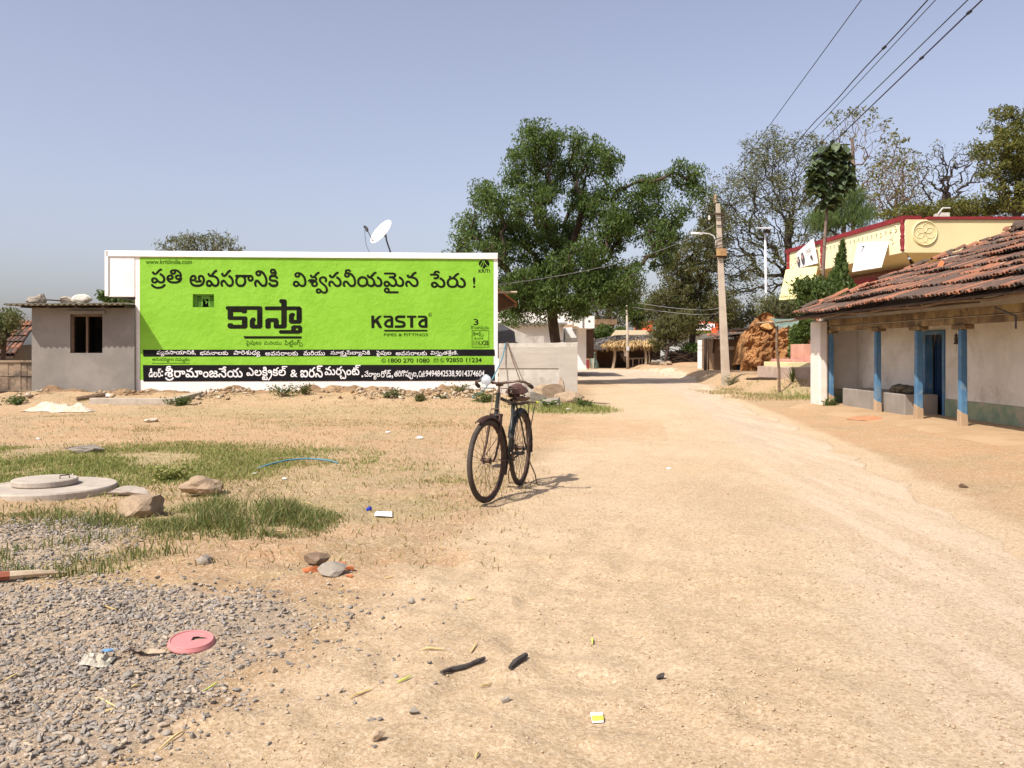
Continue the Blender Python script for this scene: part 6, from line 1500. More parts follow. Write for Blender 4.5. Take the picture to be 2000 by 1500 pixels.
def thatched_hut():
	d = 58.0
	rg = random.Random(11)
	base = pt(1215, 718, d)
	b = thing("thatched_hut", "low mud hut with straw thatch eaves on rough posts across the road", "hut", base)
	g = base.z
	mb = MB()
	for x0, x1, dd, dep in ((1150, 1166, d + 0.3, 3.4),):
		a, c = pt(x0, 718, dd), pt(x1, 674, dd)
		mb.box(a.x, c.x, dd, dd + dep, g - 0.1, c.z)
	mb.build("mud_wall", M['mud_brown'], b)
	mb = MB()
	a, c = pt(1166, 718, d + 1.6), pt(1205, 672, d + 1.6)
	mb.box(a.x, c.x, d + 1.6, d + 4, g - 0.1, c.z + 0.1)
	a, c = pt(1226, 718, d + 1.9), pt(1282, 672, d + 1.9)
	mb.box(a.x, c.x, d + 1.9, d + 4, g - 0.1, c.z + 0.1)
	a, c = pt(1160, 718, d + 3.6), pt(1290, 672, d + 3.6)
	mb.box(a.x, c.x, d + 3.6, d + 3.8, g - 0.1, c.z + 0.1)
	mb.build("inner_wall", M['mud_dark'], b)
	mb = MB()
	E0, E1 = pt(1176, 676, d - 0.5), pt(1284, 673, d - 0.5)
	R0, R1 = pt(1200, 656, d + 2.2), pt(1276, 655, d + 2.2)
	mb.hexa([E0, E1, R1, R0, E0 + Vector((0, 0, .05)), E1 + Vector((0, 0, .05)), R1 + Vector((0, 0, .05)), R0 + Vector((0, 0, .05))])
	mb.build("roof_deck", M['mud_dark'], b)
	mb = MB()
	thatch_slope(mb, E0, E1, E0.lerp(R0, 0.62), E1.lerp(R1, 0.62), 1700, rg, 0.55, 0.03)
	for _ in range(500):
		p = E0.lerp(E1, rg.random()) + Vector((0, rg.uniform(0, .2), rg.uniform(0, .06)))
		straw(mb, p, Vector((rg.uniform(-.3, .3), -0.55, -0.75)).normalized(), rg.uniform(0.15, 0.5), 0.03, rg)
	mb.build("straw_thatch", M['thatch'], b)
	mb = MB()
	thatch_slope(mb, E0.lerp(R0, 0.45), E1.lerp(R1, 0.45), R0, R1, 1500, rg, 0.6, 0.03)
	L0, L1 = pt(1147, 680, d - 0.3), pt(1188, 678, d - 0.4)
	S0, S1 = pt(1165, 664, d + 2.0), pt(1202, 657, d + 2.2)
	mb.hexa([L0, L1, S1, S0, L0 + Vector((0, 0, .06)), L1 + Vector((0, 0, .06)), S1 + Vector((0, 0, .06)), S0 + Vector((0, 0, .06))])
	thatch_slope(mb, L0, L1, S0, S1, 1400, rg, 0.6, 0.03)
	mb.build("old_thatch", M['thatch_old'], b)
	for x0, y0, x1, y1 in ((1201, 678, 1197, 719), (1260, 676, 1261, 718), (1266, 676, 1268, 718)):
		mb = MB()
		p, q = pt(x0, y0, d - 0.2), pt(x1, y1, d - 0.2)
		q.z = g - 0.05
		mid = (p + q) / 2 + Vector((0.05, 0, 0))
		mb.tube([p, mid, q], [0.075, 0.09, 0.10] if x0 != 1266 else [0.04, 0.05, 0.05], 7)
		mb.build("post", M['wood_pale'], b)
	# second roof behind, smooth and straw coloured
	mb = MB()
	d2 = d + 3.0
	q = [pt(1194, 659, d2), pt(1272, 659, d2), pt(1262, 648, d2 + 2.5), pt(1202, 648, d2 + 2.5)]
	mb.hexa(q + [v + Vector((0, 0, 0.12)) for v in q])
	thatch_slope(mb, q[0], q[1], q[3], q[2], 900, rg, 0.5, 0.02)
	mb.build("rear_thatch", surf('smooth_thatch', (0.44, 0.35, 0.21), (0.36, 0.28, 0.17), stretch=(8, 1, 1), bstr=0.3), b)
	# cot of poles in the shade, cloth hanging
	c = thing("pole_bench", "rough bench of thin poles standing in the shade of the hut eaves", "bench", pt(1246, 718, d + 0.6))
	mb = MB()
	for k in range(4):
		mb.tube([pt(1229, 701 - 0.6 * k, d + 0.3 + 0.25 * k), pt(1260, 700 - 0.6 * k, d + 0.3 + 0.25 * k)], 0.03, 5)
	mb.build("seat", M['wood_pale'], c)
	for x in (1236, 1248, 1254):
		mb = MB()
		q = pt(x, 718, d + 0.3)
		q.z = g - 0.03
		mb.tube([pt(x, 701, d + 0.3), q], 0.035, 5)
		mb.build("leg", M['wood_pale'], c)
	mb = MB()
	p0, p1 = pt(1217, 677, d - 0.05), pt(1221, 677, d - 0.05)
	q0, q1 = pt(1219.5, 696, d - 0.05), pt(1225, 696, d - 0.05)
	n = 8
	vs = []
	for i in range(n + 1):
		t = i / n
		for s in (0, 1):
			v = p0.lerp(q0, t).lerp(p1.lerp(q1, t), s)
			vs.append(v + Vector((0, 0.04 * math.sin(t * 7 + s), 0)))
	fs = [(2 * i, 2 * i + 1, 2 * i + 3, 2 * i + 2) for i in range(n)]
	mb.add(vs, fs)
	mb.add([v + Vector((0, 0.01, 0)) for v in vs], [f[::-1] for f in fs])
	tag(mb.build("hanging_cloth", M['white_board']), "white cloth hanging from the eaves of the hut", "cloth")
	# green bundle, red box
	mb = MB()
	p = pt(1160, 722, d - 1.2)
	z0 = gh(p.x, p.y)
	vs = []
	N, R_ = 12, 9
	for j in range(R_):
		t = j / (R_ - 1)
		for i in range(N):
			a = 2 * math.pi * i / N
			r = (0.22 + 0.05 * math.sin(3 * a + j)) * (1.0 - 0.35 * t + 0.12 * math.sin(t * 6))
			vs.append((p.x + r * math.cos(a) + 0.12 * (0.5 - t), p.y + r * math.sin(a), z0 + 1.05 * t))
	fs = [(j * N + i, j * N + (i + 1) % N, (j + 1) * N + (i + 1) % N, (j + 1) * N + i) for j in range(R_ - 1) for i in range(N)]
	fs.append(tuple(range((R_ - 1) * N, R_ * N)))
	mb.add(vs, fs)
	tag(mb.build("green_bundle", M['tarp'], smooth_=True), "upright bundle wrapped in faded green sheet beside the hut", "bundle")
	r = thing("red_box", "dark red metal box on short legs in front of the hut", "box", pt(1144, 727, d - 4))
	p = pt(1144, 724, d - 4)
	z0 = gh(p.x, p.y)
	mb = MB()
	mb.box(p.x - 0.2, p.x + 0.2, p.y, p.y + 0.4, z0 + 0.12, z0 + 0.55)
	mb.box(p.x - 0.215, p.x + 0.215, p.y - 0.015, p.y + 0.415, z0 + 0.551, z0 + 0.585)
	mb.build("body", M['maroon'], r, bevel=0.01)
	for sx in (-0.17, 0.17):
		for sy in (0.03, 0.37):
			mb = MB()
			mb.tube([(p.x + sx, p.y + sy, z0 - 0.03), (p.x + sx, p.y + sy, z0 + 0.119)], 0.02, 6)
			mb.build("leg", M['steel_dark'], r)

thatched_hut()

def orange_building():
	d = 84.0
	b = thing("orange_shopfront", "distant building with an orange signboard band over a pale wall", "building", pt(1330, 690, d))
	def bx(mb, x0, x1, y0, y1, dd, dep):
		a, c = pt(x0, y1, dd), pt(x1, y0, dd)
		mb.box(a.x, c.x, dd, dd + dep, a.z, c.z)
	mb = MB()
	bx(mb, 1275, 1404, 650, 705, d, 6)
	mb.build("wall", surf('grey_white_wall', (0.42, 0.45, 0.44), (0.36, 0.39, 0.38), bstr=0), b)
	mb = MB()
	bx(mb, 1256, 1405, 627, 646, d - 0.8, 6)
	mb.build("sign_band", M['orange'], b)
	for x0, x1 in ((1276, 1294), (1300, 1327), (1331, 1344), (1350, 1396)):
		mb = MB()
		bx(mb, x0, x1, 632, 645, d - 0.85, 0.04)
		pn = mb.build("sign_panel", M['white_board'], b)
		mb = MB()
		rg = random.Random(int(x0))
		for k in range(int((x1 - x0) / 4)):
			q = pt(x0 + 2 + 4 * k, 638 + rg.uniform(-2.5, 2.5), d - 0.853)
			mb.blob(q, (0.09, 0.003, 0.12), 0.5, 2, 1, k)
		mb.build("sign_marks", M['ink'], pn)
	mb = MB()
	bx(mb, 1275, 1400, 646.2, 650.5, d - 0.7, 0.5)
	mb.build("green_stripe", M['leaf_bright'] if False else surf('sign_green', (0.25, 0.42, 0.08), bstr=0), b)
	mb = MB()
	bx(mb, 1352, 1366, 652, 656, d - 0.05, 0.06)
	mb.build("window", M['ink'], b)
	mb = MB()
	bx(mb, 1391, 1401, 640, 660, d - 1.6, 0.3)
	mb.build("side_sign", M['orange'], b)

orange_building()

# ------------------------------------------------------------------ tin shed and ruined mud wall by the pole
def tin_shed():
	d = 40.0
	g0 = pt(1420, 728, d).z
	b = thing("mud_shed", "small mud shed with a dark tin porch roof behind the electric pole", "shed", pt(1420, 728, d))
	mb = MB()
	def bx(x0, x1, y0, y1, dd, dep):
		a, c = pt(x0, y1, dd), pt(x1, y0, dd)
		mb.box(a.x, c.x, dd, dd + dep, a.z, c.z)
	bx(1394, 1456, 662, 735, d, 2.5)
	mb.build("mud_wall", M['mud_brown'], b)
	mb = MB()
	bx(1371, 1391, 664, 722, d + 2.6, 1)
	mb.build("white_wall", M['white'], b)
	mb = MB()
	bx(1404, 1458, 677, 683.5, d - 0.06, 0.05)
	mb.build("beam", M['wood_pale'], b)
	mb = MB()
	bx(1440, 1452, 684, 724, d - 0.05, 0.04)
	mb.build("door", M['blue'], b)
	mb = MB()
	p = [pt(1366, 664, d - 0.8), pt(1460, 649.5, d - 0.8), pt(1460, 646, d + 2.5), pt(1372, 655, d + 2.5)]
	mb.hexa(p + [v + Vector((0, 0, 0.05)) for v in p])
	mb.build("tin_roof", M['tin'], b)
	mb = MB()
	e0, e1 = pt(1390, 664, d - 0.2), pt(1452, 660, d - 0.2)
	tile_rows(mb, e0, e1 - e0, Vector((0, 1.0, 0.32)), 9, 2, 0.16, 0.4, 0.085, 8, 0.02)
	mb.build("tile_eaves", M['tile'], b)
	mb = MB()
	rg = random.Random(3)
	for k in range(36):
		a = pt(rg.uniform(1420, 1450), rg.uniform(644, 649), d + rg.uniform(0, 1))
		mb.tube([a, a + Vector((rg.uniform(0.2, 0.6), rg.uniform(-.2, .2), rg.uniform(-0.04, 0.12)))], 0.02, 4)
	tag(mb.build("brushwood_pile", M['wood_dark']), "bundle of dry sticks piled on the tin shed roof", "sticks")
	for x, r in ((1377.5, 0.075), (1383.5, 0.035)):
		mb = MB()
		q = pt(x, 729, d - 0.8)
		mb.tube([pt(x, 661, d - 0.8), q - Vector((0, 0, 0.3))], r, 7)
		mb.build("post", M['wood_dark'], b)
	mb = MB()
	mb.hexa([pt(1391, 690, d - 0.3), pt(1395, 690, d - 0.3), pt(1395, 690, d - 0.1), pt(1391, 690, d - 0.1), pt(1394, 662, d - 0.3), pt(1398, 662, d - 0.3), pt(1398, 662, d - 0.1), pt(1394, 662, d - 0.1)])
	mb.build("brace", M['wood_dark'], b)

tin_shed()

def mud_ruin():
	d = 38.5
	b = thing("ruined_mud_wall", "tall crumbling heap of red mud walling beside the shed", "ruin", pt(1505, 716, d))
	# lumpy mass grown from overlapping sheets of displaced points
	n, k = 70, 64
	top_x = [1447, 1450, 1455, 1466, 1474, 1480, 1486, 1490, 1500, 1510, 1516, 1520, 1528, 1538, 1548, 1558, 1566, 1574]
	top_y = [712, 668, 646, 640, 632, 618, 613, 611, 611, 616, 640, 644, 640, 636, 642, 652, 676, 712]
	vs = []
	for i in range(n):
		px = 1446 + (1574 - 1446) * i / (n - 1)
		ty = np.interp(px, top_x, top_y)
		for j in range(k):
			# profile goes up the front face, over the top and down the back
			t = j / (k - 1)
			if t < 0.6:
				s = t / 0.6
				py = 724 + (ty - 724) * s
				dd = d - 0.35 * (1 - s) ** 1.5
			else:
				s = (t - 0.6) / 0.4
				py = ty + (724 - ty) * s
				dd = d + 1.2 + 0.5 * s
				if s < 0.12:
					dd = d + 1.2 * s / 0.12
			p = pt(px, py, dd if t < 0.6 else d)
			y = dd
			nz = noise.fractal(Vector((p.x * 1.6, p.z * 1.6, 3.3 * (t > 0.6))), 0.9, 2.1, 6)
			n2 = noise.noise(Vector((p.x * 5, p.z * 5, 1)))
			n3 = noise.fractal(Vector((p.x * 6, p.z * 6, 8)), 0.7, 2.0, 4)
			vs.append((p.x + 0.06 * n2 + 0.04 * n3, y - 0.34 * nz - 0.10 * n2 - 0.07 * n3, p.z + 0.08 * nz + 0.05 * n3))
	fs = [(i * k + j, (i + 1) * k + j, (i + 1) * k + j + 1, i * k + j + 1) for i in range(n - 1) for j in range(k - 1)]
	MB().add(vs, fs).build("mud_mass", M['mud'], b)
	mb = MB()
	mb.chunk(pt(1496, 637, d + 0.06), (0.33, 0.22, 0.17), 12, 0.3, 4, 18, (0.4, 0.75))
	mb.build("plaster_lump", surf('ochre_plaster', (0.60, 0.36, 0.14), (0.50, 0.27, 0.10), scale=3, bstr=0.6, bscale=9, bdist=0.03), b)
	mb = MB()
	mb.tube([pt(1478, 631, d - 0.6), pt(1508, 629, d - 0.5)], 0.035, 6)
	mb.build("embedded_pole", M['wood_pale'], b)
	for i, (px, py, r) in enumerate(((1469, 707, 0.16), (1480, 708, 0.22), (1508, 706, 0.12))):
		mb = MB()
		mb.chunk(pt(px, py, d - 0.55), (r, r * 0.7, r * 0.75), i + 20, i, 3)
		tag(mb.build("fallen_clod", M['mud']), ("small yellow lump at the left foot of the ruined mud wall", "largest yellow lump fallen at the foot of the ruined mud wall", "small round clod at the right foot of the ruined mud wall")[i], "clod", "lumps fallen from the mud wall")

mud_ruin()

def tarp_awning():
	d = 24.6
	b = thing("tarpaulin_awning", "faded green tarpaulin slung between thin sticks beside the tiled house", "awning", gpt(1522, 767))
	mb = MB()
	n, k = 14, 6
	vs = []
	TL, TR, BL, BR = pt(1503, 621, d + 2.4), pt(1559, 621, d + 2.6), pt(1512, 629.5, d), pt(1560, 624, d - 0.2)
	for j in range(k + 1):
		t = j / k
		for i in range(n + 1):
			s = i / n
			v = TL.lerp(TR, s).lerp(BL.lerp(BR, s), t)
			sag = -0.10 * math.sin(math.pi * s) * (0.35 + 0.65 * t) + 0.02 * math.sin(s * 21 + t * 3) * t
			vs.append(v + Vector((0, 0, sag)))
	fs = [(j * (n + 1) + i, j * (n + 1) + i + 1, (j + 1) * (n + 1) + i + 1, (j + 1) * (n + 1) + i) for j in range(k) for i in range(n)]
	mb.add(vs, fs)
	# hanging edge
	m0 = k * (n + 1)
	hem = [Vector(vs[m0 + i]) + Vector((0, -0.02, -0.07 - 0.03 * math.sin(i * 2.1))) for i in range(n + 1)]
	mb.add([vs[m0 + i] for i in range(n + 1)] + hem, [(i, i + 1, n + 2 + i, n + 1 + i) for i in range(n)])
	mb.build("sheet", M['tarp'], b)
	mb = MB()
	q = gpt(1522, 767)
	mb.tube([pt(1517.5, 631, q.y), pt(1519, 680, q.y) + Vector((-0.03, 0, 0)), pt(1520, 720, q.y) + Vector((0.02, 0, 0)), q - Vector((0, 0, 0.1))], [0.035, 0.042, 0.04, 0.045], 7)
	mb.build("post", M['wood'], b)
	mb = MB()
	q = gpt(1544, 733)
	mb.tube([pt(1550, 638, q.y), pt(1546, 690, q.y), q - Vector((0, 0, 0.1))], [0.03, 0.034, 0.04], 7)
	mb.build("post", M['wood'], b)
	mb = MB()
	mb.tube([pt(1503, 631.5, d + 0.1), pt(1561, 624.5, d)], 0.025, 6)
	mb.build("cross_pole", M['wood'], b)
	mb = MB()
	p, q = gpt(1458, 751, 0.03), gpt(1516, 737, 0.05)
	mb.tube([p, p.lerp(q, 0.5) + Vector((0, 0, 0.02)), q], [0.03, 0.035, 0.03], 6)
	tag(mb.build("fallen_pole", M['wood_dark']), "dark thin pole lying on the verge right of the electric pole", "pole")

tarp_awning()

# ------------------------------------------------------------------ yellow house with signboards
YC = Vector((11.55, 26.0, 0))                  # front corner of the parapet
YF = Vector((10.80, 34.8, 0))                  # far end of the face towards the road

def yellow_house():
	b = thing("yellow_house", "yellow house with a maroon trimmed cream parapet and a round medallion", "house", (13.5, 29, 0.3))
	z0, z1 = 4.15, 5.10
	inn = Vector((1, 0.08, 0)).normalized()
	# face towards the road (cream) as a thick band, sloped underside
	mb = MB()
	lo, hi = z0 + 0.02, z1
	f = [YC, YF, YF + inn * 0.9, YC + inn * 0.9]
	mb.hexa([(v.x, v.y, lo) for v in f] + [(v.x, v.y, hi) for v in f])
	mb.build("road_parapet", M['cream'], b)
	# front return (yellow)
	mb = MB()
	g = [Vector((YC.x + 0.005, 25.98, 0)), Vector((24, 25.98, 0)), Vector((24, 26.9, 0)), Vector((YC.x + 0.9, 26.9, 0))]
	mb.hexa([(v.x, v.y, z0) for v in g] + [(v.x, v.y, z1 + 0.02) for v in g])
	mb.build("front_parapet", M['yellow'], b)
	# chamfer below the corner and the soffit
	mb = MB()
	q = [(YC.x + 0.02, 26.0, z0 - 0.002), (24, 26.0, z0 - 0.002), (24, 27.4, z0 - 0.28), (YC.x + 1.0, 27.4, z0 - 0.28), ]
	mb.add(q, [(0, 1, 2, 3)])
	q = [(YC.x + 0.02, 26.0, z0 + 0.018), (YF.x, YF.y, z0 + 0.018), (YF.x + 0.8, YF.y, z0 - 0.26), (YC.x + 0.8, 27.4, z0 - 0.26)]
	mb.add(q, [(0, 1, 2, 3)])
	mb.build("soffit", M['yellow'], b)
	# walls below, set back
	mb = MB()
	mb.hexa([(YC.x + 1.0, 27.4, 0), (24, 27.4, 0), (24, 36, 0), (YF.x + 0.8, 35, 0), (YC.x + 1.0, 27.4, z0), (24, 27.4, z0), (24, 36, z0), (YF.x + 0.8, 35, z0)])
	mb.build("wall", M['brick'] if False else surf('terracotta_wall', (0.44, 0.20, 0.12), (0.38, 0.165, 0.10), bstr=0.2), b)
	mb = MB()
	mb.hexa([(YC.x + 0.55, 26.7, 3.45), (YF.x + 0.35, 35, 3.45), (YF.x + 0.75, 35, 3.45), (YC.x + 0.95, 27.3, 3.45), (YC.x + 0.55, 26.7, 3.68), (YF.x + 0.35, 35, 3.68), (YF.x + 0.75, 35, 3.68), (YC.x + 0.95, 27.3, 3.68)])
	mb.build("lintel_band", M['maroon'], b)
	# maroon coping on both faces
	mb = MB()
	o = -inn * 0.06
	e = [YC + o, YF + o, YF + inn * 0.5, YC + inn * 0.5]
	mb.hexa([(v.x, v.y, z1 + 0.003) for v in e] + [(v.x, v.y, z1 + 0.14) for v in e])
	mb.hexa([(YC.x + 0.62, 25.92, z1 + 0.023), (24, 25.92, z1 + 0.023), (24, 26.6, z1 + 0.023), (YC.x + 0.62, 26.6, z1 + 0.023), (YC.x + 0.62, 25.92, z1 + 0.10), (24, 25.92, z1 + 0.10), (24, 26.6, z1 + 0.10), (YC.x + 0.62, 26.6, z1 + 0.10)])
	mb.build("coping", M['maroon'], b)
	# turned half balusters on the road face
	def at(t, z, out=0.0):
		p = YC.lerp(YF, t) - inn * out
		return Vector((p.x, p.y, z))
	for t in (0.012, 0.63, 0.975):
		mb = MB()
		mb.lathe(at(t, z0 + 0.06, 0.02), [(0.05, 0), (0.08, 0.03), (0.05, 0.07), (0.075, 0.2), (0.08, 0.34), (0.05, 0.4), (0.085, 0.44), (0.05, 0.48), (0.078, 0.6), (0.08, 0.72), (0.05, 0.8), (0.085, 0.84), (0.06, 0.9)], 12)
		mb.build("baluster", M['maroon'], b, smooth_=True)
	# row of little triangular drops and relief scrolls
	mb = MB()
	for k in range(26):
		t = 0.06 + 0.0175 * k * 1.9
		if 0.60 < t < 0.66 or t > 0.95:
			continue
		for dz, s in ((0.78, 0.05), (0.70, 0.035)):
			a, c, e = at(t - s / 9, z0 + dz, 0.012), at(t + s / 9, z0 + dz, 0.012), at(t, z0 + dz - s * 1.6, 0.012)
			mb.add([a, c, e], [(0, 1, 2)])
	mb.build("drop_row", surf('olive_paint', (0.42, 0.38, 0.2), bstr=0), b)
	for t, z, r in ((0.09, 0.62, 0.12), (0.06, 0.78, 0.09), (0.16, 0.72, 0.07), (0.08, 0.42, 0.06), (0.9, 0.6, 0.1), (0.94, 0.4, 0.08)):
		mb = MB()
		mb.ring(at(t, z0 + z, 0.005), inn, r, 0.018, 18, 6)
		mb.build("relief_scroll", M['cream'], b)
	# medallion on the front return
	c = Vector((12.5, 25.975, (z0 + z1) / 2 + 0.10))
	c = Vector((pt(1806, 455, 25.975).x, 25.975, pt(1806, 455, 25.975).z))
	mb = MB()
	R = 25 / FPX * 25.98
	mb.lathe(c + Vector((0, 0.01, 0)), [(R, 0), (R, 0.035), (R * 0.93, 0.055), (R * 0.88, 0.035), (R * 0.88, 0.02), (0.001, 0.02)], 40, (0, -1, 0))
	for k in range(6):
		a = math.pi / 3 * k
		mb.ring(c + Vector((R * 0.42 * math.cos(a), -0.012, R * 0.42 * math.sin(a))), (0, 1, 0), R * 0.40, 0.011, 22, 6)
	mb.build("medallion", M['yellow'], b)
	# bent pipe and cement stub on the roof
	mb = MB()
	p = pt(1832, 418, 28)
	mb.tube([p, pt(1841, 406.5, 28), pt(1856, 406, 28)], 0.025, 6)
	mb.build("roof_pipe", M['steel_pale'], b)
	mb = MB()
	p, q = pt(1835, 422, 28), pt(1855, 415, 28)
	mb.box(p.x, q.x, 28, 28.4, p.z - 0.1, q.z)
	mb.build("roof_stub", M['cement_pale'], b)

	# signboards leaning out from the parapet, each a thing
	def board(name, label, px, dep, mt):
		r = thing(name, label, "signboard", pt(px[0][0], px[2][1], dep[0]), "signboards on the yellow house")
		q = [pt(x, y, d) for (x, y), d in zip(px, dep)]
		n = (q[1] - q[0]).cross(q[3] - q[0]).normalized()
		if n.y > 0:
			n = -n
		mb = MB()
		mb.hexa([v - n * 0.02 for v in q] + [v + n * 0.008 for v in q])
		mb.build("panel", mt, r)
		def pl(u, v, lift=0.012):
			return q[0].lerp(q[1], u).lerp(q[3].lerp(q[2], u), v) + n * (lift + 0.035)
		return r, pl, q
	r, pl, q = board("yellow_signboard", "plain yellow signboard leaning out at the left end of the parapet", [(1535, 527), (1596.5, 520), (1584, 581), (1522, 586)], (33.6, 31.6, 31.0, 33.0), M['yellow_board'])
	mb = MB()
	for k in range(14):
		u = 0.06 + 0.05 * k
		mb.add([pl(u, 0.885 + 0.01 * (k % 3)), pl(u + 0.034, 0.88), pl(u + 0.034, 0.925 + 0.012 * (k % 2)), pl(u, 0.925)], [(0, 1, 2, 3)])
	mb.build("faded_lettering", M['ink_pale'], r)
	r, pl, q = board("portrait_signboard", "white signboard printed with two dark haired portraits at the far end of the parapet", [(1556, 494), (1588, 466), (1597, 514), (1558, 524)], (33.2, 31.8, 31.6, 33.0), M['white_board'])
	for u, v, ru, rv in ((0.13, 0.62, 0.075, 0.30), (0.36, 0.55, 0.085, 0.30)):
		mb = MB()
		n = 20
		mb.add([pl(u + ru * math.cos(2 * math.pi * k / n), v + rv * math.sin(2 * math.pi * k / n) * (1.0 if math.sin(2 * math.pi * k / n) < 0 else 1.2), 0.012) for k in range(n)], [tuple(range(n))])
		mb.build("portrait_hair", M['ink'], r)
		mb = MB()
		mb.add([pl(u - 0.01 + ru * 0.45 * math.cos(2 * math.pi * k / n), v - 0.06 + rv * 0.42 * math.sin(2 * math.pi * k / n), 0.016) for k in range(n)], [tuple(range(n))])
		mb.build("portrait_face", surf('printed_skin', (0.52, 0.33, 0.24), bstr=0), r)
	mb = MB()
	for u0, u1, v0, v1 in ((0.55, 0.85, 0.30, 0.33), (0.58, 0.83, 0.38, 0.405), (0.76, 0.86, 0.62, 0.78), (0.55, 0.7, 0.85, 0.875)):
		mb.add([pl(u0, v0), pl(u1, v0), pl(u1, v1), pl(u0, v1)], [(0, 1, 2, 3)])
	mb.build("printed_lines", M['ink'], r)
	r, pl, q = board("white_signboard", "large white signboard with a dark figure seven leaning out near the parapet corner", [(1676, 475), (1736, 470), (1720.5, 522), (1664.5, 531)], (28.9, 27.0, 26.3, 28.2), M['white_board'])
	mb = MB()
	latin([("7", (0.20, 0.14, 0.30, 0.36), 0)], 0, "printed_number", M['ink'], r, place=lambda u, v: pl(u, v))
	mb = MB()
	for u0, u1, v0, v1 in ((0.08, 0.20, 0.035, 0.05), (0.70, 0.82, 0.08, 0.092), (0.2, 0.75, 0.93, 0.942), (0.35, 0.6, 0.96, 0.97)):
		mb.add([pl(u0, v0), pl(u1, v0), pl(u1, v1), pl(u0, v1)], [(0, 1, 2, 3)])
	mb.build("printed_lines", M['ink_pale'], r)
	# pink and yellow entrance steps
	s = thing("entrance_steps", "pink and yellow painted steps in front of the yellow house", "steps", pt(1552, 735, 28))
	for nm, x0, x1, y0, y1, dd, dep, mt in (("pink_step", 1523, 1600, 717.5, 765, 27.4, 2.5, surf('pale_pink', (0.44, 0.33, 0.26), bstr=0.2)), ("yellow_step", 1536, 1600, 708, 717.3, 27.9, 2.5, M['yellow']), ("pink_tread", 1551, 1600, 702, 707.8, 28.4, 2.5, M['pink']), ("pink_pier", 1566.5, 1590, 672, 701.8, 28.8, 1.2, surf('salmon_paint', (0.58, 0.31, 0.22), bstr=0.2))):
		mb = MB()
		a, c = pt(x0, y1, dd), pt(x1, y0, dd)
		mb.box(a.x, c.x, dd, dd + dep, a.z, c.z)
		mb.build(nm, mt, s, bevel=0.01)

yellow_house()

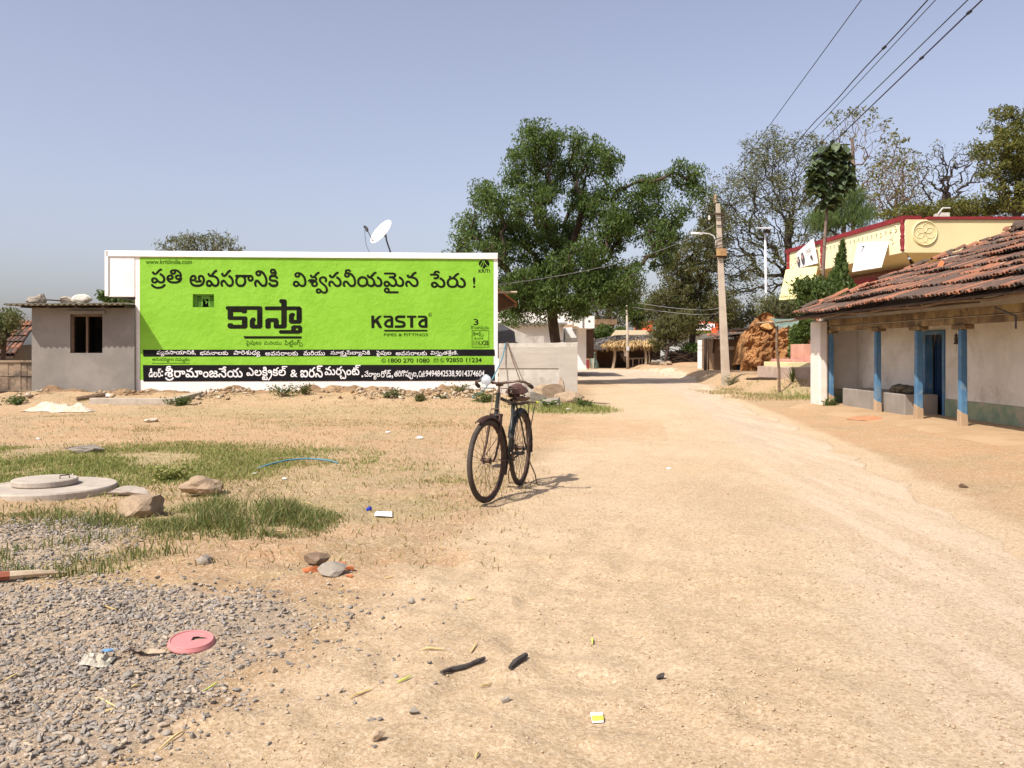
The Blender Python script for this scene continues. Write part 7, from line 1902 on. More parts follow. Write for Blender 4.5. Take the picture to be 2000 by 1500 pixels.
# ------------------------------------------------------------------ tiled veranda house on the right
def tiled_house():
	b = thing("tiled_house", "old whitewashed house with a weathered clay tile roof and blue veranda posts", "house", (8, 14, 0.06))
	y0, y1 = 6.0, 19.35
	ex, ez = 6.12, 2.02                        # eave line
	rx, rz = 10.9, 3.82                        # ridge line
	slope = Vector((rx - ex, 0, rz - ez))
	L = slope.length
	mb = MB()
	tile_rows(mb, (ex, y0, ez), (0, 1, 0), slope, int((y1 - y0) / 0.094), 9, 0.094, L / 9, 0.050, 2, 0.06, 0.045)
	mb.build("tile_roof", M['tile'], b)
	mb = MB()
	k = 0.035
	mb.hexa([(ex + 0.05, y0, ez - k - .03), (rx, y0, rz - k - .03), (rx, y1 - .03, rz - k - .03), (ex + 0.05, y1 - .03, ez - k - .03), (ex + 0.05, y0, ez - k), (rx, y0, rz - k), (rx, y1 - .03, rz - k), (ex + 0.05, y1 - .03, ez - k)])
	mb.hexa([(rx, y0, rz - k - .03), (rx + 4.6, y0, ez - k - .03), (rx + 4.6, y1 - .03, ez - k - .03), (rx, y1 - .03, rz - k - .03), (rx, y0, rz - k), (rx + 4.6, y0, ez - k), (rx + 4.6, y1 - .03, ez - k), (rx, y1 - .03, rz - k)])
	mb.build("roof_deck", M['wood_dark'], b)
	# ridge tiles, broken and heaped
	mb = MB()
	rg = random.Random(6)
	y = y0
	while y < y1:
		c = Vector((rx + rg.uniform(-.09, .09), y, rz + 0.03 + rg.uniform(-.02, .06)))
		tl = rg.uniform(-.25, .25)
		d = Vector((tl, 1, rg.uniform(-.12, .22))).normalized()
		side = Vector((1, -tl, 0)).normalized()
		vs = []
		for s in (0, 0.36):
			for q in range(7):
				a = math.pi * q / 6
				vs.append(c + d * s + side * (0.11 * math.cos(a)) + Vector((0, 0, 0.11 * math.sin(a))))
		mb.add(vs, [(q, q + 1, 8 + q, 7 + q) for q in range(6)])
		y += rg.uniform(0.12, 0.3)
	# rake tiles along the far gable
	for j in range(24):
		t = (j + rg.uniform(-.3, .3)) / 24
		p = Vector((ex, y1 - 0.02, ez)) + slope * t + Vector((0, rg.uniform(-.12, .03), 0.04 + rg.uniform(-.02, .05)))
		d = (slope.normalized() + Vector((0, rg.uniform(-.2, .2), rg.uniform(-.05, .1)))).normalized()
		vs = []
		for s in (0, rg.uniform(0.2, 0.4)):
			for q in range(7):
				a = math.pi * q / 6
				vs.append(p + d * s + Vector((0, 0.07 * math.cos(a), 0)) + Vector((-0.4, 0, 0.9)) * (0.06 * math.sin(a)))
		mb.add(vs, [(q, q + 1, 8 + q, 7 + q) for q in range(6)])
	mb.build("ridge_tiles", M['tile'], b)
	# one slipped tile standing proud
	mb = MB()
	p = Vector((ex, 16.2, ez)) + slope * 0.36
	mb.prism([p + Vector((0, 0, .05)), p + Vector((0, .26, .05)), p + Vector((0.1, .22, .26)), p + Vector((0.1, .1, .22))], (0.02, 0, 0.01))
	mb.build("slipped_tile", M['brick'], b)
	# rafters, wall plate and battens under the eaves
	for k_ in range(19):
		y = 7.2 + k_ * 0.68 + 0.12 * math.sin(k_ * 5)
		mb = MB()
		e = Vector((ex + 0.10, y, ez - 0.045))
		mb.tube([e + Vector((0, 0.05 * math.sin(k_), -0.02)), e + slope * 0.2 - Vector((0, 0, .05)), e + slope * 0.42 - Vector((0, 0, .05))], [0.03, 0.036, 0.036], 6)
		mb.build("rafter", M['wood'], b)
	mb = MB()
	pts = [Vector((ex + 0.13, y, ez - 0.075 + 0.02 * math.sin(y * 3.1))) for y in np.linspace(6.5, 19.9, 22)]
	mb.tube(pts, 0.022, 6)
	mb.build("eave_batten", M['wood'], b)
	mb = MB()
	mb.beam((6.86, 6.0, 1.81), (6.88, 19.2, 1.86), 0.15, 0.12)
	mb.beam((6.86, 6.0, 1.69), (6.88, 19.2, 1.725), 0.13, 0.10)
	mb.build("veranda_beam", M['lime'], b)
	mb = MB()
	mb.beam((6.62, 12.6, 1.99), (6.70, 19.2, 2.02), 0.1, 0.1)
	mb.build("timber_plate", M['wood_dark'], b)
	# back wall with the doorway, upper wash and lower dado
	wx = 7.6
	dy0, dy1, dz = 15.52, 16.32, 1.62
	mb = MB()
	for a, c, z0, z1 in ((6.0, dy0, 0.42, 2.62), (dy1, 19.5, 0.42, 2.62), (dy0, dy1, dz, 2.62)):
		mb.box(wx, wx + 0.3, a, c, z0, z1)
	mb.box(6.86, wx, 19.5, 19.75, 0.42, 2.2)
	# gable wall at the far end
	mb.prism([(7.6, 19.75, 0), (10.9, 19.75, 0), (14.6, 19.75, 0), (14.6, 19.75, 2.1), (10.9, 19.75, 3.88), (7.6, 19.75, 2.45)], (0, -0.22, 0))
	mb.build("wall", M['wash'], b)
	mb = MB()
	for a, c in ((6.0, dy0), (dy1, 19.5)):
		mb.box(wx - 0.012, wx + 0.3, a, c, 0.0, 0.418)
	mb.box(6.86, wx - 0.014, 19.488, 19.75, 0.0, 0.418)
	mb.build("dado", M['dado'], b)
	mb = MB()
	mb.box(6.60, 6.78, 19.0, 19.6, 0.0, 1.9)
	mb.build("corner_pier", surf('peeling_limewash', (0.72, 0.64, 0.55), (0.60, 0.55, 0.52), scale=1.5, dirt=(0.55, 0.38, 0.22), dscale=1.0, dlo=0.5, dhi=0.8, damt=0.6, bstr=0.4, bscale=14), b, bevel=0.03)
	# door set back in blue frame
	mb = MB()
	for a, c, z0, z1 in ((dy0, dy0 + 0.07, 0.12, dz), (dy1 - 0.09, dy1, 0.12, dz), (dy0 + 0.07, dy1 - 0.09, dz - 0.07, dz)):
		mb.box(wx - 0.03, wx + 0.12, a, c, z0, z1)
	fr = mb.build("door_frame", M['blue'], b, bevel=0.006)
	mb = MB()
	mb.box(wx + 0.16, wx + 0.2, dy0 + 0.02, dy1 - 0.02, 0.1, dz)
	for k_ in range(5):
		yy = dy0 + 0.08 + k_ * 0.145
		mb.box(wx + 0.148, wx + 0.159, yy, yy + 0.03, 0.14, dz - 0.06)
	mb.build("door", M['blue_dark'], b)
	mb = MB()
	rg = random.Random(2)
	for k_ in range(16):
		p = Vector((wx - 0.02, rg.uniform(dy0 + .05, dy1 - .05), dz - 0.02))
		q = p + Vector((-0.02, rg.uniform(-.05, .05), -rg.uniform(0.12, 0.3)))
		mb.add([p + Vector((0, -.012, 0)), p + Vector((0, .012, 0)), q], [(0, 1, 2)])
	tag(mb.build("dry_garland", M['wood']), "withered leaf garland hanging over the dark blue doorway", "garland")
	# posts
	for i, (px, py, top, w) in enumerate(((1623.5, 788, 1.63, 0.085), (1714, 803, 1.62, 0.098), (1794, 821, 1.60, 0.102), (1880, 837, 1.58, 0.098))):
		g = gpt(px, py)
		x = 6.86
		d = x / ((px - 1000) / FPX)
		mb = MB()
		h0 = 0.0
		w2 = w / 2
		mb.hexa([(x - w2 * 1.1, d - w2 * 1.1, h0), (x + w2 * 1.1, d - w2 * 1.1, h0), (x + w2 * 1.1, d + w2 * 1.1, h0), (x - w2 * 1.1, d + w2 * 1.1, h0), (x - w2, d - w2, top), (x + w2, d - w2, top), (x + w2, d + w2, top), (x - w2, d + w2, top)])
		mb.build("veranda_post", M['blue'], b, bevel=0.012)
		mb = MB()
		w3 = w2 + 0.008
		mb.hexa([(x - w3 * 1.1, d - w3 * 1.1, 0.0), (x + w3 * 1.1, d - w3 * 1.1, 0.0), (x + w3 * 1.1, d + w3 * 1.1, 0.0), (x - w3 * 1.1, d + w3 * 1.1, 0.0), (x - w3, d - w3, 0.33), (x + w3, d - w3, 0.28), (x + w3, d + w3, 0.33), (x - w3, d + w3, 0.37)])
		mb.build("post_foot", M['mud_wash'], b, bevel=0.01)
		mb = MB()
		mb.box(x - w2 - 0.03, x + w2 + 0.03, d - 0.2, d + 0.2, top + 0.002, top + 0.075)
		mb.build("post_capital", M['lime'], b, bevel=0.012)
	# veranda floor
	mb = MB()
	n = 40
	vs = []
	for i in range(n + 1):
		y = 6 + 13.4 * i / n
		xo = 6.32 + 0.05 * float(vnoise(y * 0.9, 4))
		vs += [(xo - 0.35, y, gh(xo - 0.35, y) - 0.02), (xo, y, 0.10), (6.9, y, 0.115), (7.62, y, 0.12)]
	fs = [(4 * i + j, 4 * i + j + 4, 4 * i + j + 5, 4 * i + j + 1) for i in range(n) for j in range(3)]
	mb.add(vs, [f[::-1] for f in fs])
	mb.build("veranda_floor", surf('trodden_mud', (0.41, 0.28, 0.16), (0.35, 0.23, 0.125), scale=2, bstr=0.4, bscale=20), b, smooth_=True)
	# masonry seat
	mb = MB()
	mb.box(6.98, 7.585, 15.75, 18.7, 0.06, 0.48)
	mb.build("masonry_seat", surf('seat_cement', (0.27, 0.235, 0.20), (0.22, 0.19, 0.16), scale=2, dirt=(0.36, 0.28, 0.2), damt=0.5, bstr=0.3), b, bevel=0.02)
	# iron bracket, switch, stains
	mb = MB()
	p = pt(1984, 617, 11.6)
	mb.tube([pt(1942, 600, 11.9), p, p + Vector((0, 0, -0.17))], 0.013, 6)
	mb.build("iron_hook", M['steel_dark'], b)
	mb = MB()
	mb.tube([(7.55, 6.5, 1.78), (7.55, 12.0, 1.77), (7.56, 12.4, 1.80)], 0.008, 5)
	mb.build("wall_cable", M['wire'], b)
	mb = MB()
	mb.blob((7.585, 13.03, 0.95), (0.03, 0.05, 0.04), 0.3, 2, 2, 1)
	mb.build("wall_knob", M['wood_dark'], b)
	# bundle on the seat, hanging lantern
	mb = MB()
	for k_ in range(7):
		mb.blob((7.2 + 0.07 * math.sin(k_ * 2), 15.98 + 0.075 * k_, 0.53 + 0.03 * (k_ % 3)), (0.15, 0.11, 0.055), 0.45, 2.5, 2, k_)
	tag(mb.build("cloth_bundle", surf('dark_rag', (0.07, 0.06, 0.045), (0.13, 0.11, 0.075), scale=12, bstr=0.5, bscale=30), smooth_=True), "dark crumpled cloth bundle lying on the veranda seat", "bundle")
	c = Vector((7.1, 14.15, 1.42))
	l = thing("hanging_lantern", "small dark lantern hanging from the beam by the fourth blue post", "lantern", c)
	mb = MB()
	mb.lathe(c - Vector((0, 0, 0.06)), [(0.0, 0), (0.035, 0), (0.038, 0.02), (0.025, 0.03), (0.03, 0.09), (0.018, 0.12), (0.03, 0.13), (0.008, 0.17), (0.0, 0.18)], 10)
	mb.build("body", M['wood_dark'], l)
	mb = MB()
	mb.tube([c + Vector((0, 0, 0.12)), c + Vector((0, 0, 0.26))], 0.004, 4)
	mb.tube([c - Vector((0, 0, 0.06)), c - Vector((0, 0, 0.17))], 0.003, 4)
	mb.build("cord", M['wire'], l)
	# heap of red tile dust in front
	mb = MB()
	n, kk = 26, 8
	A, B_ = gpt(1655, 818), gpt(1745, 823)
	ax = (B_ - A)
	side = Vector((-ax.y, ax.x, 0)).normalized()
	vs = []
	for i in range(n + 1):
		for j in range(kk + 1):
			t, s = i / n, j / kk * 2 - 1
			w = 0.20 * math.sin(math.pi * t) ** 0.6 * (1 + 0.3 * float(vnoise(t * 6, 8)))
			p = A + ax * t + side * (s * w)
			h = 0.05 * (1 - s * s) * math.sin(math.pi * t) * (1 + 0.5 * float(vnoise(t * 14, s * 3)))
			vs.append((p.x, p.y, gh(p.x, p.y) + 0.008 + h))
	mb.add(vs, [(i * (kk + 1) + j, i * (kk + 1) + j + 1, (i + 1) * (kk + 1) + j + 1, (i + 1) * (kk + 1) + j) for i in range(n) for j in range(kk)])
	tag(mb.build("brick_dust_heap", surf('brick_dust', (0.45, 0.15, 0.07), (0.40, 0.20, 0.10), scale=5, bstr=0.6, bscale=40), smooth_=True), "low streak of red brick dust in front of the veranda", "brick dust")

tiled_house()

# ------------------------------------------------------------------ poles, lamp, wires
def utility_pole():
	g = gpt(1418, 752)
	d = g.y
	b = thing("electric_pole", "leaning concrete electric pole with a street lamp at the roadside", "electric pole", g)
	top = pt(1402, 398, d)
	ax = top - g
	mb = MB()
	def ring_at(t, w, dp):
		p = g + ax * t
		return [p + Vector((-w / 2, -dp / 2, 0)), p + Vector((w / 2, -dp / 2, 0)), p + Vector((w / 2, dp / 2, 0)), p + Vector((-w / 2, dp / 2, 0))]
	lv = [ring_at(-0.04, 0.295, 0.2)] + [ring_at(t, 0.29 - 0.145 * t, 0.19 - 0.06 * t) for t in np.linspace(0, 1, 9)]
	vs = [v for r in lv for v in r]
	fs = [(4 * i + j, 4 * i + (j + 1) % 4, 4 * i + 4 + (j + 1) % 4, 4 * i + 4 + j) for i in range(len(lv) - 1) for j in range(4)] + [tuple(range(len(vs) - 4, len(vs)))]
	mb.add(vs, fs)
	mb.build("shaft", M['pole'], b, bevel=0.012)
	P = lambda x, y, k=0.0: pt(x, y, d + k)
	mb = MB()
	mb.beam(P(1385, 418.5, -0.09), P(1418, 417, -0.09), 0.05, 0.06)
	mb.build("crossarm", M['wood_dark'], b)
	mb = MB()
	mb.beam(P(1392, 499.5, -0.10), P(1418, 502, -0.10), 0.06, 0.07)
	mb.build("crossarm", M['wood_dark'], b)
	mb = MB()
	mb.lathe(P(1398, 396), [(0.05, 0), (0.04, 0.12), (0.06, 0.14), (0.035, 0.2), (0.05, 0.24), (0.02, 0.32)], 10)
	mb.tube([P(1394, 397), P(1396, 381)], 0.02, 6)
	mb.build("top_bracket", M['stone_tan'], b)
	for x, y in ((1385.5, 430), (1413, 432), (1411, 440)):
		mb = MB()
		mb.lathe(P(x, y, -0.06), [(0.0, 0), (0.03, 0.01), (0.045, 0.06), (0.025, 0.08), (0.04, 0.12), (0.02, 0.17), (0, 0.18)], 10)
		mb.build("insulator", M['white'] if x < 1400 else M['wood_dark'], b)
	mb = MB()
	p, q = P(1399, 500, -0.13), P(1419, 486, -0.13)
	mb.box(p.x, q.x, d - 0.22, d - 0.10, p.z, q.z)
	mb.build("fuse_box", surf('rusted_box', (0.42, 0.27, 0.12), (0.30, 0.17, 0.08), scale=6, bstr=0.1), b, bevel=0.01)
	mb = MB()
	for y in (466, 480):
		a = P(1396, y + 2, -0.12)
		c = P(1419, y - 5, -0.12)
		mb.beam(a, c, 0.02, 0.035)
	for y in (427, 440):
		mb.beam(P(1399, y, -0.1), P(1409, y, -0.1), 0.02, 0.03)
	mb.build("clamp", M['steel_dark'], b)
	mb = MB()
	mb.tube([P(1398.5, 484, -0.1), P(1398, 470, -0.1), P(1394, 461, -0.1), P(1386, 457, -0.1), P(1374, 455.5, -0.1), P(1363, 455, -0.1)], 0.025, 8)
	arm = mb.build("lamp_arm", M['steel_pale'], b, smooth_=True)
	mb = MB()
	a, c = P(1372, 457.3, -0.1), P(1349, 455.6, -0.1)
	u = (c - a)
	prof = [(0.0, 0.04), (0.15, 0.075), (0.6, 0.085), (0.9, 0.06), (1.0, 0.03)]
	vs = []
	for t, w in prof:
		p = a + u * t
		vs += [p + Vector((0, -w, -0.02)), p + Vector((0, w, -0.02)), p + Vector((0, w * 0.7, 0.05)), p + Vector((0, -w * 0.7, 0.05))]
	mb.add(vs, [(4 * i + j, 4 * i + (j + 1) % 4, 4 * i + 4 + (j + 1) % 4, 4 * i + 4 + j) for i in range(4) for j in range(4)] + [(0, 1, 2, 3), (16, 17, 18, 19)])
	mb.build("lamp_head", M['steel_pale'], arm)
	return d

PD = utility_pole()

def solar_lamp():
	d = 46.0
	base = pt(1497, 690, d)
	b = thing("solar_street_lamp", "slim white solar street lamp post rising behind the mud ruin", "street lamp", (base.x, d, 0.3))
	mb = MB()
	mb.tube([(base.x + 0.03, d, 0.3), pt(1494.5, 449, d)], [0.075, 0.05], 10)
	mb.build("post", surf('white_post', (0.75, 0.75, 0.74), bstr=0), b, smooth_=True)
	mb = MB()
	p = pt(1493, 447, d)
	mb.hexa([p + Vector(v) for v in ((-0.30, -0.45, -0.06), (0.30, -0.45, -0.06), (0.34, 0.35, 0.10), (-0.34, 0.35, 0.10), (-0.30, -0.45, -0.025), (0.30, -0.45, -0.025), (0.34, 0.35, 0.135), (-0.34, 0.35, 0.135))])
	mb.build("solar_panel", M['steel_pale'], b)
	mb = MB()
	mb.box(p.x - 0.05, p.x + 0.3, d - 0.1, d + 0.1, p.z - 0.22, p.z - 0.075)
	mb.build("battery_box", M['steel_dark'], b, bevel=0.01)
	mb = MB()
	q = pt(1493, 592, d)
	mb.tube([q, q + Vector((-0.18, -0.1, -0.01))], 0.02, 6)
	mb.build("step_bolt", M['steel_pale'], b)

solar_lamp()

def road_pole():
	d = 55.0
	g = pt(1226, 726, d)
	g.z = gh(g.x, d)
	b = thing("wooden_cable_pole", "thin pale cable pole with a white meter box in front of the thatched hut", "pole", g)
	mb = MB()
	mb.tube([pt(1224, 596, d), pt(1225.5, 660, d), g - Vector((0, 0, 0.15))], [0.055, 0.075, 0.095], 8)
	mb.build("shaft", M['pole'], b, smooth_=True)
	mb = MB()
	p = pt(1226, 681, d - 0.12)
	mb.box(p.x - 0.09, p.x + 0.09, d - 0.22, d - 0.08, p.z - 0.12, p.z + 0.12)
	mb.build("meter_box", M['steel_pale'], b, bevel=0.01)
	mb = MB()
	p = pt(1224, 600, d)
	mb.beam(p + Vector((-0.25, -0.08, 0.02)), p + Vector((0.1, -0.08, 0.02)), 0.04, 0.04)
	mb.build("crossarm", M['wood_dark'], b)

road_pole()

def thin_post():
	d = 56.5
	g = pt(1159, 722, d)
	mb = MB()
	g.z = gh(g.x, d) - 0.05
	mb.tube([g, pt(1159, 664, d)], 0.035, 6)
	mb.blob(pt(1158.5, 662, d), (0.10, 0.1, 0.09), 0.1, 2, 2, 1)
	tag(mb.build("marker_post", M['wood_pale']), "thin pole with a pale knob in front of the hut's left end", "post")

thin_post()

def power_lines():
	# spans from the pole to a next pole behind the viewer on the right
	tops = [(1470, 290, 1682), (1560, 274, 1812), (1575, 270, 1827), (1605, 277, 1890), (1622, 284, 1918)]
	labs = ["thin black power line farthest left crossing the sky", "kinked black power line second from the left in the sky", "thin black power line just right of the kinked line",
			"straight black power line second from the right", "thickest black power line farthest right with two clips"]
	z_at = 6.35
	for i, (mx, my, tx) in enumerate(tops):
		dt = (z_at - EYE) * FPX / HZ          # distance where the wire leaves the top of the frame
		T = pt(tx, 0, dt)
		# far end: continue the straight wire down to the pole
		dm = (6.28 - EYE) * FPX / (HZ - my)
		Mm = pt(mx, my, dm)
		dr = (Mm - T)
		near = T - dr * 1.1
		far = T + dr * max(1.0, (min(PD + (0.2 if i == 0 else 7 + i), 60) - T.y) / dr.y)
		pts = []
		for t in np.linspace(0, 1, 40):
			p = near.lerp(far, t)
			if i == 1:
				p.z += 0.035 * math.sin(t * 60) * math.exp(-((t - 0.55) / 0.2) ** 2)
			pts.append(p)
		mb = MB()
		mb.tube(pts, (0.007, 0.0105, 0.007, 0.0095, 0.0125)[i], 5)
		w = tag(mb.build("power_line", M['wire']), labs[i], "power line", "power lines overhead")
		if i in (1, 4):
			mb = MB()
			for px, py in (((1716, 104),) if i == 1 else ((1793, 127), (1892, 28))):
				t = min(pts, key=lambda p: abs((p.x / p.y * FPX + 1000 if p.y > 0.5 else 1e9) - px))
				mb.tube([t + Vector((0, -.05, 0)), t + Vector((0, .05, 0))], 0.026, 6)
			mb.build("clip", M['wire'], w)
	labs = ["pale cable dipping from the electric pole to the cable pole, upper of two", "pale cable dipping from the electric pole to the cable pole, lower of two", "pale service cable running through the big tree to the white building", "thin guy wire slanting down from the electric pole to the right"]
	sp = [((1405, 601, PD), (1330, 603, 42), (1224, 588, 55)), ((1405, 608, PD), (1340, 613, 42), (1224, 598, 55)), ((1395, 440, PD), (1240, 505, 28.5), (968, 557, 22.6)), ((1412, 440, PD), (1440, 500, PD + 1), (1545, 636, PD + 3))]
	for i, k in enumerate(sp):
		a, m_, c = [pt(*q) for q in k]
		pts = [a * (1 - t) ** 2 + (2 * m_ - (a + c) / 2) * 2 * t * (1 - t) + c * t * t for t in np.linspace(0, 1, 24)]
		mb = MB()
		mb.tube(pts, 0.012 if i < 2 else 0.009, 5)
		tag(mb.build("service_cable", M['wire_pale']), labs[i], "cable", "service cables")

power_lines()

# ------------------------------------------------------------------ bicycle
def bicycle():
	fc, rc = gpt(954, 985), gpt(1016, 947)
	g0 = (fc.z + rc.z) / 2 + 0.004
	C = (fc + rc) / 2
	f = (fc - rc)
	f.z = 0
	wb = f.length
	f.normalize()
	lft = Vector((-f.y, f.x, 0))
	a = math.radians(8.5)
	ff = Vector((f.x * math.cos(a) + f.y * math.sin(a), -f.x * math.sin(a) + f.y * math.cos(a), 0))
	if ff.x > f.x:
		a = -a
		ff = Vector((f.x * math.cos(a) + f.y * math.sin(a), -f.x * math.sin(a) + f.y * math.cos(a), 0))
	fl = Vector((-ff.y, ff.x, 0))
	b = thing("bicycle", "old rusty black roadster bicycle with a silver headlamp standing on its rear stand", "bicycle", (C.x, C.y, g0))
	S = Vector((C.x, C.y, g0))

	def B(x, y, z):
		return S + f * x + lft * y + Vector((0, 0, z))
	R = 0.345
	hx = wb / 2
	steer = B(hx - 0.075, 0, R)

	def Fp(x, y, z):
		"""Front assembly: turned about the steering axis, x measured from the axis foot."""
		s = B(hx - 0.075 - 0.404 * (z - R), 0, z)
		return s + ff * x + fl * y
	FH = Fp(0.075, 0, R)
	RH = B(-hx, 0, R)

	def wheel(h, fw, side, seed):
		w = bpy.data.objects.new("wheel", None)
		COL.objects.link(w)
		w.parent = b
		w.location = h - S
		mb = MB()
		mb.ring(h, side, 0.323, 0.0215, 64, 10)
		mb.build("tyre", M['rubber'], w, smooth_=True)
		mb = MB()
		up = Vector((0, 0, 1))
		N = 64
		prof = [(0.306, -0.013), (0.306, 0.013), (0.297, 0.013), (0.290, 0.0), (0.297, -0.013)]
		vs, fs = [], []
		for i in range(N):
			t = 2 * math.pi * i / N
			e = fw * math.cos(t) + up * math.sin(t)
			for r, s in prof:
				vs.append(h + e * r + side * s)
		k = len(prof)
		for i in range(N):
			j = (i + 1) % N
			for q in range(k):
				fs.append((i * k + q, j * k + q, j * k + (q + 1) % k, i * k + (q + 1) % k))
		mb.add(vs, fs)
		mb.build("rim", M['rust'], w, smooth_=True)
		mb = MB()
		ns = 32
		for i in range(ns):
			t = 2 * math.pi * (i + 0.3) / ns
			t2 = t + (0.9 if (i // 2) % 2 else -0.9)
			s = 0.028 if i % 2 else -0.028
			mb.tube([h + (fw * math.cos(t2) + up * math.sin(t2)) * 0.022 + side * s, h + (fw * math.cos(t) + up * math.sin(t)) * 0.294], 0.0017, 4, False)
		mb.build("spokes", M['rust_bright'], w)
		mb = MB()
		mb.tube([h - side * 0.062, h + side * 0.062], 0.007, 8)
		mb.tube([h - side * 0.036, h + side * 0.036], 0.017, 10)
		for s in (-0.03, 0.03):
			mb.tube([h + side * (s - 0.002), h + side * (s + 0.002)], 0.026, 12)
		mb.build("hub", M['rust'], w)
		return w
	wheel(FH, ff, fl, 1)
	wheel(RH, f, lft, 2)

	# frame
	mb = MB()
	head_t, head_b = B(hx - 0.075 - 0.404 * (0.88 - R), 0, 0.88), B(hx - 0.075 - 0.404 * (0.70 - R), 0, 0.70)
	BBk = B(-0.10, 0, 0.285)
	st = B(-0.285, 0, 0.80)
	mb.tube([head_t + Vector((0, 0, 0.012)), head_t, head_b, head_b - Vector((0, 0, 0.012))], [0.022, 0.019, 0.019, 0.022], 12)
	mb.tube([head_t - Vector((0, 0, 0.03)), B(-0.272, 0, 0.772)], 0.0145, 10)
	mb.tube([head_b + Vector((0, 0, 0.03)), BBk], 0.0155, 10)
	mb.tube([st, BBk], 0.0155, 10)
	for s in (-1, 1):
		mb.tube([BBk + lft * 0.02 * s, BBk.lerp(RH, 0.3) + lft * 0.045 * s, RH + lft * 0.058 * s], 0.009, 8)
		mb.tube([B(-0.278, 0.018 * s, 0.775), RH.lerp(B(-0.278, 0, 0.775), 0.6) + lft * 0.045 * s, RH + lft * 0.058 * s], 0.0075, 8)
	mb.tube([BBk - lft * 0.036, BBk + lft * 0.036], 0.022, 12)
	mb.build("frame", M['enamel'], b, smooth_=True)

	# fork and steering stem
	mb = MB()
	for s in (-1, 1):
		mb.tube([Fp(0, 0.048 * s, 0.705), Fp(0.004, 0.054 * s, 0.60), Fp(0.012, 0.056 * s, 0.47), Fp(0.042, 0.056 * s, 0.385), Fp(0.075, 0.056 * s, R)], [0.0125, 0.0125, 0.0105, 0.0085, 0.008], 8)
	mb.tube([Fp(0, -0.058, 0.705), Fp(0, 0.058, 0.705)], 0.0155, 8)
	mb.build("fork", M['rust'], b, smooth_=True)
	mb = MB()
	stem = Fp(0, 0, 0.965)
	mb.tube([Fp(0, 0, 0.88), stem], 0.011, 8)
	mb.tube([stem - fl * 0.03, stem + fl * 0.03], 0.018, 10)
	top = [(0.045, 0.0), (0.04, 0.10), (0.02, 0.175), (-0.03, 0.23), (-0.10, 0.247), (-0.17, 0.252)]
	for s in (-1, 1):
		pts = [stem + Vector((0, 0, 0.004))] + [stem + ff * (x * 0.5) + fl * (y * s) + Vector((0, 0, 0.006 + 0.022 * min(1, y / 0.17) - max(0, -x) * 0.28)) for x, y in top]
		mb.tube(pts, 0.0108, 10)
	mb.build("handlebar", M['rust_bright'], b, smooth_=True)
	for s in (-1, 1):
		mb = MB()
		p = stem + ff * (-0.05) + fl * (0.248 * s) + Vector((0, 0, 0.0))
		q = stem + ff * (-0.095) + fl * (0.254 * s) + Vector((0, 0, -0.028))
		mb.tube([p, p.lerp(q, 0.1), q + ff * (-0.02), q + ff * (-0.028)], [0.012, 0.017, 0.017, 0.013], 10)
		mb.build("grip", M['rubber'], b, smooth_=True)
	# brake rods and levers
	mb = MB()
	for s in (-1, 1):
		lv = [stem + ff * x * 0.5 + fl * y * s + Vector((0, 0, -0.035 - 0.02 * (x < 0))) for x, y in ((0.05, 0.035), (0.05, 0.12), (0.03, 0.175), (-0.04, 0.20), (-0.10, 0.205))]
		mb.tube(lv, 0.004, 6)
		mb.tube([Fp(0.03, 0.035 * s, 0.94), Fp(0.035, 0.035 * s, 0.76)], 0.0035, 6)
		mb.tube([Fp(0.035, 0.035 * s, 0.76), Fp(0.03, 0.05 * s, 0.70), Fp(0.045, 0.05 * s, 0.66)], 0.004, 6)
	mb.tube([Fp(0.035, -0.036, 0.76), Fp(0.035, 0.036, 0.76)], 0.006, 6)
	mb.build("brake_rods", M['rust_bright'], b)

	# mudguards
	def guard(h, fw, side, t0, t1, name, m):
		mb = MB()
		n = 34
		prof = [(-0.031, -0.016), (-0.024, 0.001), (0, 0.008), (0.024, 0.001), (0.031, -0.016)]
		vs = []
		for lay in (0, 1):
			for i in range(n + 1):
				t = t0 + (t1 - t0) * i / n
				e = fw * math.cos(t) + Vector((0, 0, math.sin(t)))
				for s, r in prof:
					vs.append(h + e * (0.368 + r - 0.003 * lay) + side * s)
		k = len(prof)
		m0 = (n + 1) * k
		fs = []
		for i in range(n):
			for q in range(k - 1):
				fs.append((i * k + q, i * k + q + 1, (i + 1) * k + q + 1, (i + 1) * k + q))
				fs.append((m0 + i * k + q + 1, m0 + i * k + q, m0 + (i + 1) * k + q, m0 + (i + 1) * k + q + 1))
		mb.add(vs, fs)
		gd = mb.build(name, m, b, smooth_=True)
		mb = MB()
		for t in ((t1 - 0.35, t1 - 0.95) if t1 - t0 > 2 else (t1 - 0.4,)):
			e = fw * math.cos(t) + Vector((0, 0, math.sin(t)))
			for s in (-1, 1):
				mb.tube([h + side * 0.062 * s, h + e * 0.36 + side * 0.034 * s], 0.0025, 5)
		mb.build("mudguard_stay", M['rust_bright'], gd)
	guard(FH, ff, fl, math.radians(62), math.radians(205), "mudguard", M['rust'])
	guard(RH, f, lft, math.radians(20), math.radians(192), "mudguard", M['enamel'])

	# saddle with springs
	mb = MB()
	n, k = 16, 9
	vs = []
	for i in range(n + 1):
		t = i / n
		x = -0.145 - 0.27 * t
		w = 0.02 + 0.085 * smooth(0.25, 0.85, t) - 0.03 * smooth(0.93, 1.0, t)
		zc = 0.935 - 0.02 * math.sin(math.pi * t) + 0.018 * t
		for j in range(k + 1):
			u = j / k * 2 - 1
			vs.append(B(x, u * w, zc - 0.055 * abs(u) ** 2.6 - 0.01 * t * u * u))
	m0 = len(vs)
	vs += [v - Vector((0, 0, 0.006)) for v in vs]
	fs = []
